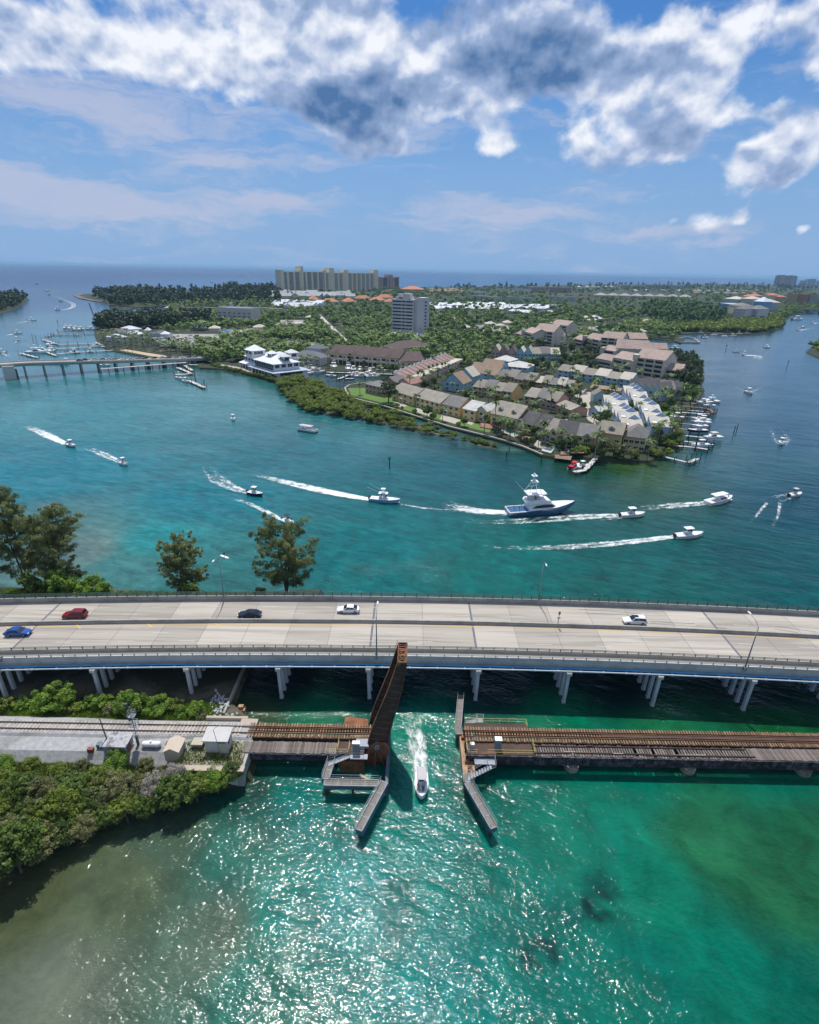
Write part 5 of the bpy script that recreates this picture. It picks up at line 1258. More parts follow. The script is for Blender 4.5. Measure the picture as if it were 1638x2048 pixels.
b=center_console('white center console boat with hard top running straight toward the docks side',7.2,2.5,None,None,outboards=2); put_boat(b,(1563,880),(1563,891)); crew(b,[(-.5,.2,'stand',DARKC,'dark dressed person in the boat right of the docks')])
# big sport yacht
BLUEH=mat('steel_blue_hull',(.05,.13,.24),.22,.03,.3,spec=.6)
t_=thing('sport_yacht','large sport fishing yacht with steel blue hull and tall white tower','yacht')
L,B,fb=24.0,6.2,1.9
m_=MB(); secs=[]
for u,w_,dz in ((0,.92,-.25),(.2,.98,-.2),(.3,1.0,.1),(.5,1.0,.35),(.7,.92,.7),(.85,.62,1.05),(.95,.26,1.3),(1.0,.03,1.42)):
 x=-L/2+L*u; hw=B/2*w_; top=fb+dz; kz=-.8 if u < .75 else -.8+(u - .75)/.25*(top*.9)
 secs.append([(x,0,kz),(x,hw*.82,max(.02,kz+.3)),(x,hw,top),(x,hw*.95,top+.02),(x,-hw*.95,top+.02),(x,-hw,top),(x,-hw*.82,max(.02,kz+.3))])
m_.loft(secs); m_.build('hull',BLUEH,t_)
m_=MB(); secs=[]
for u,w_,dz in ((.30,.9,.1),(.5,.97,.35),(.7,.88,.7),(.85,.58,1.05),(.95,.24,1.3),(.995,.03,1.42)):
 x=-L/2+L*u; hw=B/2*w_; z=fb+dz; secs.append([(x,-hw*1.03,z - .25),(x,-hw,z+.12),(x,0,z+.3),(x,hw,z+.12),(x,hw*1.03,z - .25)])
m_.loft(secs); m_.build('foredeck',GEL,t_)
m_=MB(); m_.box(-L/2+.1,-B*.46,fb - .5,-L*.2,-B*.40,fb+.1); m_.box(-L/2+.1,B*.40,fb - .5,-L*.2,B*.46,fb+.1); m_.box(-L/2,-B*.46,fb - .9,-L/2+.25,B*.46,fb+.0); m_.build('cockpit_coaming',GEL,t_)
m_=MB(); m_.box(-L/2+.3,-B*.4,fb - .35,-L*.2,B*.4,fb - .28); m_.build('cockpit_sole',mat('teak_deck',(.34,.22,.12),.8,.12,2),t_)
m_=MB(); secs=[]
for (x,w_,z) in ((-5.2,.84,2.5),(-2,.88,2.6),(1.5,.84,2.5),(3.0,.74,1.9),(4.4,.58,.9),(5.0,.5,.55)): secs.append([(x,-B/2*w_,fb+.1),(x,-B/2*w_*.84,fb+z),(x,B/2*w_*.84,fb+z),(x,B/2*w_,fb+.1)])
m_.loft(secs); m_.build('deckhouse',GEL,t_)
m_=MB(); secs=[]
for (x,w_,z0,z1) in ((-4.0,.87,1.0,1.1),(-2.6,.885,.95,1.75),(1.2,.88,.95,1.95),(3.2,.78,.95,1.6),(4.35,.62,.95,1.02)): secs.append([(x,-B/2*w_,fb+z0),(x,-B/2*w_*.95,fb+z1),(x,B/2*w_*.95,fb+z1),(x,B/2*w_,fb+z0)])
m_.loft(secs); m_.build('window_band',GLASS,t_)
m_=MB(); secs=[]
for (x,w_,z) in ((-6.2,.7,2.9),(-5.6,.84,3.4),(0.5,.86,3.5),(2.2,.7,3.1),(3.0,.5,2.5)): secs.append([(x,-B/2*w_,fb+2.4),(x,-B/2*w_*.93,fb+z),(x,B/2*w_*.93,fb+z),(x,B/2*w_,fb+2.4)])
m_.loft(secs); m_.build('flybridge',GEL,t_)
m_=MB(); m_.box(-4.9,-1.3,fb+3.5,-3.2,1.3,fb+4.3); m_.box(-2.5,-1.5,fb+3.5,-1.0,1.5,fb+4.2); m_.build('helm_seat',DECK,t_)
m_=MB(); m_.loft([[(x,-w_,fb+z),(x,-w_*.9,fb+z+.25),(x,w_*.9,fb+z+.25),(x,w_,fb+z)] for x,w_,z in ((-6.0,2.2,5.55),(-4,2.5,5.6),(-.5,2.5,5.6),(.8,2.0,5.5))]); m_.build('hard_top',GEL,t_)
m_=MB()
for sy_ in (-1,1):
 m_.tube([(-5.4,sy_*2.1,fb+3.2),(-5.2,sy_*2.1,fb+5.6)],.06,5); m_.tube([(-.2,sy_*2.1,fb+3.2),(-.6,sy_*2.1,fb+5.6)],.06,5)
 m_.tube([(-5.6,sy_*2.2,fb+5.8),(-3.8,sy_*.8,fb+9.4)],.08,5); m_.tube([(-1.2,sy_*2.1,fb+5.8),(-2.6,sy_*.8,fb+9.4)],.08,5); m_.tube([(-4.6,sy_*1.6,fb+7.4),(-2.0,sy_*1.5,fb+7.4)],.05,5)
 m_.tube([(-3.6,sy_*.6,fb+9.4),(-3.4,sy_*.35,fb+11.6)],.06,5)
m_.build('tower',WHITE,t_)
m_=MB(); m_.box(-4.2,-1.15,fb+9.3,-2.1,1.15,fb+9.75); m_.build('tower_platform',GEL,t_)
m_=MB(); m_.tube([(-3.4,0,fb+9.8),(-3.4,0,fb+10.5)],[.65,.4],10); m_.build('radar_dome',GEL,t_)
m_=MB(); m_.box(-4.3,-.9,fb+11.5,-2.6,.9,fb+11.8); m_.tube([(-3.5,0,fb+11.8),(-3.5,0,fb+12.5)],[.5,.3],8); m_.build('sun_top',GEL,t_)
m_=MB(); m_.tube([(-3.4,.3,fb+12.0),(-3.4,.3,fb+13.6)],.03,4); m_.build('antenna',WHITE,t_)
for sy_ in (-1,1): m_=MB(); m_.tube([(-4.5,sy_*2.2,fb+4.4),(-8.8,sy_*3.2,fb+9.0)],.04,4); m_.build('outrigger',WHITE,t_)
put_boat(t_,(1018,1026),(1146,1003),zb=3.4)
mw=Matrix.Translation(t_.location) @ Matrix.Rotation(t_.rotation_euler[2],4,'Z')
for (x,y,z,sh,pose,lab) in ((-9.5,.8,fb - .28,PINKC,'sit','sunburnt person sitting in the cockpit of the yacht'),(-8.2,-.9,fb - .28,DARKC,'stand','dark dressed person standing in the cockpit of the yacht'),(-7.0,.3,fb - .28,WHITEC,'stand','person in white by the cabin door of the yacht'),(-2.9,.6,fb+3.5,REDC,'stand','person in red at the yacht helm under the hard top'),(-3.0,-.8,fb+3.5,DARKC,'stand','dark dressed person beside the yacht helm')):
 person(tuple(mw @ Vector((x,y,z))),t_.rotation_euler[2],lab,sh,pose)
# pontoon / tour boat
t_=thing('pontoon_boat','grey topped pontoon boat lying still in the turquoise water','boat')
m_=MB()
for s_ in (-1,1): m_.tube([(-5.4,s_*1.2,.25),(4.6,s_*1.2,.25),(5.5,s_*1.2,.6)],[.42,.42,.1],8)
m_.build('float',STEEL,t_,smooth=True); m_=MB(); m_.box(-5.4,-1.7,.65,5.3,1.7,.8); m_.build('deck',DECK,t_)
m_=MB(); m_.box(-5.3,-1.65,.8,5.2,-1.55,1.6); m_.box(-5.3,1.55,.8,5.2,1.65,1.6); m_.box(5.1,-1.6,.8,5.2,1.6,1.6); m_.build('side_panel',GEL,t_)
m_=MB(); m_.box(-4.6,-1.6,2.9,2.6,1.6,3.05); m_.build('canopy',GREYC,t_); m_=MB()
for x in (-4.4,-2,.3,2.4):
 for s_ in (-1,1): m_.tube([(x,s_*1.5,.8),(x,s_*1.5,2.9)],.05,5)
m_.build('canopy_frame',STEEL,t_); m_=MB(); m_.box(-3.8,-1.3,.8,-2.2,1.3,1.5); m_.box(2.8,-1.4,.8,4.8,-.6,1.4); m_.build('bench',DECK,t_)
put_boat(t_,(595,858),(637,862),.01)
for i,(px,py) in enumerate(((604,853),(612,854),(628,857))): p=P(px,py,.8); person((t_.location.x+(-2.6,.2,3.6)[i],t_.location.y+(.6,-.4,-.8)[i],.81),-.3,('person in dark clothes under the pontoon boat canopy','person in white under the pontoon boat canopy','person in blue at the bow of the pontoon boat')[i],(DARKC,WHITEC,BLUEC)[i])
b=center_console('small white boat drifting alone left of the pontoon boat',5.6,2.2,None,None,outboards=1); put_boat(b,(466,833),(466,842))
# paddle boarder
p=P(449,1114,0)
t_=thing('paddle_board','white paddle board on the turquoise shallows behind the far railing','paddle board',(p.x,p.y,.05),2.6)
m_=MB(); m_.loft([[(x,-w_,0),(x,-w_,.1),(x,w_,.1),(x,w_,0)] for x,w_ in ((-1.7,.1),(-1.2,.36),(0,.42),(1.2,.34),(1.75,.05))]); m_.build('board',WHITE,t_)
person((p.x,p.y,.16),2.6,'person with dark shorts standing on the white paddle board',DARKC)
t_=thing('paddle','long thin paddle held by the paddle boarder','paddle',(p.x+.4,p.y,.1)); m_=MB(); m_.tube([(0,0,0),(-.5,.1,1.7)],.03,5); m_.box(-.1,-.02,-.35,.1,.02,.05); m_.build('shaft',DSTEEL,t_)
# boats farther away: simple copies of three hulls
FB=[center_console('x',7.5,2.5,None,None,outboards=2,simple=True)[0],center_console('x',9.5,3.0,None,None,outboards=2,cabin=True,simple=True)[0],center_console('x',6.0,2.2,None,False,outboards=1,simple=True)[0],
  center_console('x',7.5,2.5,None,BLUECV,outboards=1,simple=True)[0]]
first=[True]*len(FB)
def far_boat(k,px,py,head,label,group=None,sc_=1.0,z=0.0):
 p=P(px,py,z+.3)
 if first[k]:
  o=FB[k]; first[k]=False; o['label']=label
  if group: o['group']=group
  o.location=(p.x,p.y,z); o.rotation_euler=(0,0,head); o.scale=(sc_,)*3
  KIDS[o.name]=[c for c in COL.objects if c.parent == o]; return o
 return again(FB[k],(p.x,p.y,z),head,label,group,sc_)
for (k,x,y,hd,lab,s) in ((0,1498,786,-1.6,'white boat coming head on in the middle of the right river, wide V wake behind',1.2),(0,1488,709,-2.4,'small white boat ahead of a wide white splash on the right river',1.2),(2,1471,704,2.6,'tiny white boat just left of another on the right river',1),(1,1534,695,-1.4,'white cabin boat below the river bend at right',1),
 (1,1350,697,-1.0,'white and blue cabin boat anchored off the breakwater',1.1),(0,1464,672,-2.8,'white boat with a short bright wake near the mangrove point',1.2),(2,1597,660,-2.7,'small boat with long thin wake left of the green point',1.4),(0,1625,647,-2.6,'boat with wake close to the far right bridge',1.3),(1,1606,655,-2.5,'white cabin boat trailing wake before the right bridge',1.2),
 (1,1492,667,0,'white motor yacht anchored in front of the mangroves',1.3),(2,1478,668,0,'small white boat anchored beside the motor yacht by the mangroves',1.3),(0,1410,676,.2,'white boat leaving a short wake near the breakwater',1.3),(2,1402,667,0,'dark topped little boat moored at the edge of the mangroves',1.2),(3,1448,672,0,'small moored boat under the tall mast by the mangroves',1),
 (0,65,641,.3,'white sport boat with curved wake in the inlet at upper left',1.5),(2,36,667,.5,'little boat drawing a straight wake at the left edge',1.4),(0,33,681,-1.4,'white topped boat below the straight wake at the left edge',1.3),(2,2,706,-2.7,'dark boat leaving the frame at left near the bridge',1.3),
 (2,75,568,0,'tiny boat far out where the inlet meets the sea',2.4),(2,95,583,.6,'tiny boat on the curling wake of the inlet mouth',2.0),(2,99,590,-.6,'tiny boat just below another at the inlet mouth',2.0),(2,122,603,-.5,'tiny boat in the middle of the curved wake in the inlet',2.0),(2,114,620,2.8,'dark boat at the near end of the curved wake in the inlet',1.8),(0,177,541,0,'white boat far out on the open sea',3.5),(2,425,565,0,'tiny dark boat off the pines on the open sea',3),
 (0,271,626,0,'white boat anchored inside the round cove',1.5),(1,1380,733,1.5,'small boat with red top off the dark trees',.8),(1,1594,640,.3,'large white yacht berthed before the far right bridge',2.6)):
 far_boat(k,x,y,hd,lab,'boats in the distance',s)
# sailing boat masts
for (x,y,h_,lab) in ((1450,673,17,'white sailing boat with a tall raked mast by the mangroves'),(1428,670,10,'smaller white sailing boat with a short mast by the mangroves')):
 p=P(x,y,.3); t_=thing('sailing_boat',lab,'sailing boat',(p.x,p.y,0),.1); m_=MB(); hull(m_,10,2.8,.9); m_.build('hull',GEL,t_); m_=MB(); m_.box(-2.5,-.8,.9,2,.8,1.5); m_.build('coach_roof',DECK,t_); m_=MB(); m_.tube([(.5,0,.9),(1.5,0,h_)],.09,5); m_.build('mast',WHITE,t_); m_=MB(); m_.tube([(.6,0,2.2),(-3.6,0,2.2)],.16,6); m_.build('furled_sail',BLUECV,t_)
# ------------------------------------------------------------------ wakes: foam lying on the water
fm=D.materials.new('sea_foam'); fm.use_nodes=True; t=NT(fm.node_tree); t.n.clear()
a1=t.new('ShaderNodeAttribute'); a1.attribute_name='foam'
a2=t.new('ShaderNodeAttribute'); a2.attribute_name='run'
co=t.new('ShaderNodeNewGeometry').outputs['Position']; rv=t.vmath('ADD',a2.outputs['Vector'],(0,0,0))
n1=t.noise(t.vmath('MULTIPLY',rv,(.30,1.0,1)),1.1,7,.72,.9); n2=t.noise(co,.5,4,.6)
dn=t.math('ADD',t.math('ADD',t.math('MULTIPLY',n1,.8),t.math('MULTIPLY',n2,.35)),t.math('MULTIPLY',t.math('SUBTRACT',a1.outputs['Fac'],1.0),.55))
al=t.math('MULTIPLY',t.smooth(dn,.26,.56),t.smooth(a1.outputs['Fac'],0.0,.25))
bs=t.new('ShaderNodeBsdfPrincipled'); bs.inputs['Base Color'].default_value=(.78,.82,.82,1); bs.inputs['Roughness'].default_value=.9; bs.inputs['Specular IOR Level'].default_value=.1
t.l.new(t.math('MULTIPLY',al,.92),bs.inputs['Alpha'])
ou=t.new('ShaderNodeOutputMaterial'); t.l.new(bs.outputs[0],ou.inputs[0])
def wake(label,pts,edge=.35,seg=10,z=.05,end=0.0,k=1.0,wide=1.9):
 """pts: (x, y, half width) in the photo, from the boat backwards; laid on the water in metres"""
 W_=[]
 for (x,y,hw) in pts:
  c=P(x,y,z); s=P(x,y+hw,z); r_=(s - c).length*.5+.001
  W_.append((c,max(.3,(P(x+hw,y,z) - c).length)*1.75))
 C=[]
 for i in range(len(W_) - 1):
  p0=W_[max(i - 1,0)][0]; p1=W_[i][0]; p2=W_[i+1][0]; p3=W_[min(i+2,len(W_) - 1)][0]
  for j in range(seg):
   u=j/seg; q_=.5*((2*p1)+(p2 - p0)*u+(2*p0 - 5*p1+4*p2 - p3)*u*u+(3*p1 - p0 - 3*p2+p3)*u ** 3)
   C.append((q_,W_[i][1]*(1 - u)+W_[i+1][1]*u))
 C.append(W_[-1]); n=len(C); V_=[]; FO=[]; RU=[]; cs=[-1,-.8,-.55,-.3,0,.3,.55,.8,1]; run=0
 for i,(c,hw) in enumerate(C):
  d=(C[min(i+1,n - 1)][0] - C[max(i - 1,0)][0]); d.normalize(); s=Vector((-d.y,d.x,0)); u=i/(n - 1)
  if i: run += (c - C[i - 1][0]).length
  for v_ in cs:
   V_.append(tuple(c+s*v_*hw*1.25)); prof=(1 - abs(v_) ** 3)*(1 - edge+edge*(abs(v_)*1.25 if abs(v_) < .8 else 1))
   FO.append(max(0,prof)*k*((1 - u) ** .38*(1 - end)+end)*(1 if i else .6) if abs(v_) < 1 else 0); RU.append((run,v_*hw,0))
 m=len(cs); F_=[(i*m+j,i*m+j+1,(i+1)*m+j+1,(i+1)*m+j) for i in range(n - 1) for j in range(m - 1)]
 me=raw_mesh('foam_wake',np.array(V_),np.array(F_),fm); a=me.attributes.new('foam','FLOAT','POINT'); a.data.foreach_set('value',np.array(FO,dtype=np.float32))
 a=me.attributes.new('run','FLOAT_VECTOR','POINT'); a.data.foreach_set('vector',np.array(RU,dtype=np.float32).ravel())
 return link('foam_wake',me,kind='stuff',label=label,cat='wake')
WK=[('white wake behind the grey canopied boat in the channel',[(843,1560,7),(838,1510,10),(830,1470,12),(826,1440,12),(824,1415,10)],.3,1.1),('foam spreading either side of the grey canopied boat',[(843,1588,8),(843,1570,12),(843,1548,17),(842,1515,24)],1.0,.72),
  ('churned wake behind the yacht',[(1022,1024,5),(990,1024,7),(950,1021,9),(915,1014,11),(885,1004,10)],.2,1.25),('foam along the yacht hull',[(1135,1014,2),(1100,1023,3),(1060,1028,3.5),(1015,1028,4),(970,1034,4)],.1,1.0),
  ('long wake of the pale blue boat',[(745,999,4),(700,992,6.5),(640,980,8),(580,966,7),(530,954,5),(485,945,3)],.2,1.3),('foam along the pale blue hull',[(800,1004,1.5),(770,1004,2.5),(740,1000,3),(700,996,3)],.1,1.1),('faint older wake between the pale blue boat and the yacht',[(800,1008,2),(850,1016,3),(900,1020,3.5),(960,1024,3)],.1,.75),
  ('curving wake of the navy hulled boat',[(500,986,3.5),(470,977,7),(440,962,10),(420,944,9),(412,926,6)],.5,1.15),('wake of the black canopied boat',[(567,1041,3),(530,1022,4),(490,1004,3.5),(440,990,2.5)],.2,1.0),
  ('wake of the grey hulled boat at left',[(132,888,3.5),(100,873,6.5),(70,859,6),(45,850,4)],.2,1.2),('wake of the open runabout',[(240,924,3),(205,908,6),(180,898,4),(156,893,2.5)],.5,1.15),
  ('wake of the white boat behind the yacht',[(1255,1030,4),(1180,1033,7),(1100,1038,8),(1020,1043,7),(960,1044,5),(900,1040,4)],.5,1.15),('foam along the white hull right of the yacht',[(1282,1028,1.5),(1262,1033,2.5),(1240,1036,2.5),(1190,1041,3)],.1,1.0),('wake of the express cruiser',[(1420,1005,4.5),(1350,1011,7),(1300,1015,7),(1265,1018,6)],.5,1.15),('foam along the express cruiser hull',[(1464,998,1.5),(1440,1007,2.5),(1415,1010,3)],.1,1.0),
  ('long wake of the lower white boat',[(1360,1071,3.5),(1300,1079,5.5),(1200,1089,6.5),(1100,1095,6),(1000,1095,5),(920,1089,3)],.4,1.15),('foam along the lower white hull',[(1400,1070,1.2),(1380,1075,2),(1357,1076,2.5)],.1,1),
  ('wake of the small boat at far right',[(1585,988,3),(1565,995,8),(1545,1000,9),(1530,1012,8)],.7,1.0),('left arm of the far right wake',[(1535,1005,2),(1515,1028,2),(1495,1052,1.5)],.1,.8),('right arm of the far right wake',[(1560,1005,2),(1556,1030,2),(1540,1062,1.5)],.1,.8),
  ('splashing wake of the boat right of the docks',[(1563,889,5),(1561,875,9),(1554,860,8),(1540,845,4)],.8,1.0),('wake of the head on boat in the right river',[(1498,786,4),(1498,776,5)],.5,.9),('left arm of the V wake on the river',[(1493,784,1.2),(1465,772,1.4),(1432,758,1.2)],.1,.6),('right arm of the V wake on the river',[(1503,784,1.2),(1535,770,1.4),(1560,762,1.2)],.1,.6),
  ('white splash wake on the river',[(1490,711,3),(1515,712,5),(1510,722,7)],.3,1.1),('short bright wake near the mangrove point',[(1462,672,1.5),(1478,668,2.5)],.3,1.1),('thin wake near the right bridge',[(1598,661,1.2),(1615,658,1.8),(1638,656,1.6)],.3,1.0),('wake of the boat nearest the right bridge',[(1627,648,1),(1640,644,1.5)],.3,1),
  ('curved wake of the sport boat at upper left',[(65,641,1.5),(40,645,2),(10,652,1.6)],.3,1.0),('straight wake at the left edge',[(36,666,1),(20,669,2),(8,671,1.6)],.3,1.3),('wake of the white topped boat at left',[(33,681,1.5),(30,688,2)],.3,.9),('wake of the dark boat at the left edge',[(3,706,1.5),(15,711,2.5),(22,716,2)],.4,1.0),
  ('large curl of wake in the inlet mouth',[(114,620,1.5),(140,617,3),(146,608,3.5),(125,598,2.6),(98,588,1.6),(85,580,1)],.3,.95),('thin wake toward the open sea',[(100,584,.7),(140,582,.8),(190,580,.8)],.3,.9),('foam wake behind the anchored boat at the breakwater',[(1412,676,.8),(1425,677,1.2)],.3,.9),('wide wake streaks on the river bend',[(1475,735,1),(1520,726,1.6),(1600,716,1.2)],.1,.5)]
for lab,pts,ed,k in WK: wake(lab,pts,ed,10,.05+random.random()*.02,0,k)
# ------------------------------------------------------------------ markers and pilings
def marker(px,py,h_,label,col,shape='square'):
 p=P(px,py,0); t_=thing('channel_marker',label,'channel marker',(p.x,p.y,0)); m_=MB(); m_.cyl(0,0,-2,h_,.22,8); m_.build('piling',PLANKD,t_)
 m_=MB()
 if shape == 'square': m_.box(-.45,-.35,h_ - .7,.45,-.25,h_+.5); m_.box(-.45,.25,h_ - .7,.45,.35,h_+.5)
 else:
  m_.prism([(-.6,-.35),(.6,-.35),(0,.1)],h_ - .2,h_+.8)
 m_.build('dayboard',mat(col[0],col[1],.6,.05),t_); return t_
GRN=('green_board',(.01,.22,.07)); RED=('red_board',(.45,.02,.02))
marker(779,934,3.9,'green daymark on a piling above the pale blue boat',GRN); marker(1452,699,4.6,'leaning green daymark on the right river',GRN); marker(1574,733,4.4,'red daymark on a piling on the right river',RED,'tri'); marker(116,649,4.5,'green daymark in the inlet above the docks',GRN)
t_=marker(102,1032,3.0,'dark piling with a red triangle board in the shallows at left',RED,'tri')
for (x,y,h_,lab) in ((1013,915,2.6,'single dark piling off the end of the mangrove spit'),(1018,903,2.0,'shorter dark piling just behind another off the spit'),(1077,911,2.4,'white capped piling in front of the curved seawall'),(1082,926,2.6,'dark piling below the wooden deck'),(1467,868,4.0,'left of two dark leaning pilings beyond the docks'),(1473,862,3.6,'right of two dark leaning pilings beyond the docks'),(67,684,8,'left of two tall poles off the left marina'),(74,687,8,'right of two tall poles off the left marina'),(1405,803,5,'tall dark piling at the end of the uppermost dock')):
 p=P(x,y,0); t_=thing('piling',lab,'piling',(p.x,p.y,0)); m_=MB(); m_.cyl(0,0,-2,h_,.2,7); m_.build('timber',PLANKD,t_); m_=MB(); m_.cyl(0,0,h_,h_+.2,.22,7,.05); m_.build('cap',WHITE if 'capped' in lab else PLANKD,t_)
# ------------------------------------------------------------------ buildings
def wallm(n,c,**k): return mat('wall_'+n,c,.85,.08,.15,**k)
def roofm(n,c,c2=None,**k): return mat('roof_'+n,c,.9,.16,.22,col2=c2,scale2=.35,rnd=.12,**k)
YELW=wallm('soft_yellow',(.66,.50,.21)); BLUEW=wallm('pale_blue',(.34,.56,.68)); PINKW=wallm('coral',(.64,.38,.30)); WHW=wallm('white',(.70,.71,.72)); BLW=wallm('powder_blue',(.40,.54,.72)); CONDW=wallm('condo_beige',(.62,.56,.46)); SAGEW=wallm('sage',(.44,.56,.54))
CRW=wallm('cream',(.68,.58,.38)); GRW=wallm('grey',(.52,.53,.54))
TANR=roofm('warm_grey',(.26,.24,.21),(.34,.29,.21)); GRYR=roofm('mid_grey',(.17,.165,.16),(.23,.21,.19)); DKR=roofm('charcoal',(.075,.072,.075),(.11,.10,.10)); PKR=roofm('pink_brown',(.36,.275,.235),(.29,.22,.19)); WHR=roofm('pale',(.52,.52,.50),(.44,.42,.37)); BRR=roofm('dark_brown',(.095,.066,.062),(.12,.085,.075)); TBR=roofm('tan_brown',(.30,.215,.15),(.25,.18,.13)); ORR=roofm('orange',(.52,.21,.12),(.44,.18,.11)); REDR=roofm('red',(.29,.165,.135)); METR=roofm('white_metal',(.66,.68,.72)); CREAMR=roofm('cream',(.50,.46,.38))
_wm={}
def win_mesh(w_,h_,n=2,frame=None):
 k=(round(w_,1),round(h_,1),n)
 if k in _wm: return _wm[k]
 m_=MB(); m_.use(WHITE); m_.box(-w_/2 - .1,-.07,-.1,w_/2+.1,.0,h_+.1); m_.use(GLASS)
 for i in range(n):
  x0=-w_/2+w_*i/n; m_.box(x0+.05,-.10,.04,x0+w_/n - .05,-.06,h_ - .04)
 _wm[k]=m_.mesh('window'); return _wm[k]
def roof_part(t_,kind,x0,x1,y0,y1,z,rh,mm,o=.45,name='roof'):
 m_=MB(); th=.22; x0 -= o; x1 += o; y0 -= o; y1 += o; zo=z - .12
 xm,ym=(x0+x1)/2,(y0+y1)/2
 if kind == 'x':      # ridge along the front
  for ys,ye in ((y0,ym),(y1,ym)): m_.loft([[(x,ys,zo),(x,ys,zo+th),(x,ye,z+rh+th),(x,ye,z+rh)] for x in (x0,x1)])
 elif kind == 'y':
  for xs,xe in ((x0,xm),(x1,xm)): m_.loft([[(xs,y,zo),(xs,y,zo+th),(xe,y,z+rh+th),(xe,y,z+rh)] for y in (y0,y1)])
 elif kind == 'hip':
  d=min(x1 - x0,y1 - y0)/2
  if (x1 - x0) >= (y1 - y0): a,b=(x0+d,ym),(x1 - d+.01,ym)
  else: a,b=(xm,y0+d),(xm,y1 - d+.01)
  v=[(x0,y0,zo),(x1,y0,zo),(x1,y1,zo),(x0,y1,zo),(x0,y0,zo+th),(x1,y0,zo+th),(x1,y1,zo+th),(x0,y1,zo+th),(a[0],a[1],z+rh),(b[0],b[1],z+rh)]
  f=[(0,1,5,4),(1,2,6,5),(2,3,7,6),(3,0,4,7),(3,2,1,0)]
  f += [(4,5,9,8),(5,6,9),(6,7,8,9),(7,4,8)] if (x1 - x0) >= (y1 - y0) else [(4,5,8),(5,6,9,8),(6,7,9),(7,4,8,9)]
  m_.add(v,f)
 elif kind == 'shedx':  # falls towards +x
  m_.loft([[(x0,y,z+rh),(x0,y,z+rh+th),(x1,y,zo+th),(x1,y,zo)] for y in (y0,y1)])
 elif kind == 'flat':
  m_.box(x0+o,y0+o,z,x1 - o,y1 - o,z+.1);
  for (a,b,c,d) in ((x0+o - .05,y0+o - .05,x1 - o+.05,y0+o+.3),(x0+o - .05,y1 - o - .3,x1 - o+.05,y1 - o+.05),(x0+o - .05,y0+o+.3,x0+o+.3,y1 - o - .3),(x1 - o - .3,y0+o+.3,x1 - o+.05,y1 - o - .3)): m_.box(a,b,z - .1,c,d,z+max(.4,rh))
 return m_.build(name,mm,t_)
def walls(t_,kind,x0,x1,y0,y1,h_,rh,mm,name='wall'):
 m_=MB(); m_.box(x0,y0,-1.0,x1,y1,h_); g=rh - .02
 if kind == 'x':
  for x in (x0,x1 - .02): m_.loft([[(xx,y0,h_),(xx,y1,h_),(xx,(y0+y1)/2,h_+g)] for xx in (x,x+.02)])
 elif kind == 'y':
  for y in (y0,y1 - .02): m_.loft([[(x0,yy,h_),(x1,yy,h_),((x0+x1)/2,yy,h_+g)] for yy in (y,y+.02)])
 elif kind == 'shedx':
  m_.loft([[(x0,y,h_),(x1,y,h_),(x0,y,h_+g)] for y in (y0,y1)])
 return m_.build(name,mm,t_)
def wins(t_,w_,h_,floors,nx,ww=1.5,wh=1.4,y=0.0,skip=0.0,n=2,side=None,depth=0,fh=2.9,z0=.9,rnd=None):
 r_=rnd or random
 for fl in range(floors):
  for i in range(nx):
   if r_.random() < skip: continue
   u=(i+.5)/nx
   if side is None: loc,rz=(w_*u,y,z0+fl*fh),0
   elif side == 'r': loc,rz=(w_,depth*u,z0+fl*fh),R(90)
   else: loc,rz=(0,depth*(1 - u),z0+fl*fh),R(-90)
   link('window',win_mesh(ww,wh,n),t_,loc,rz)
def place(A,B,z=1.2,name='townhouse',label='',cat='house',group=None):
 a=P(A[0],A[1],z); b=P(B[0],B[1],z); d=b - a
 t_=thing(name,label,cat,tuple(a),math.atan2(d.y,d.x),group); return t_,d.length
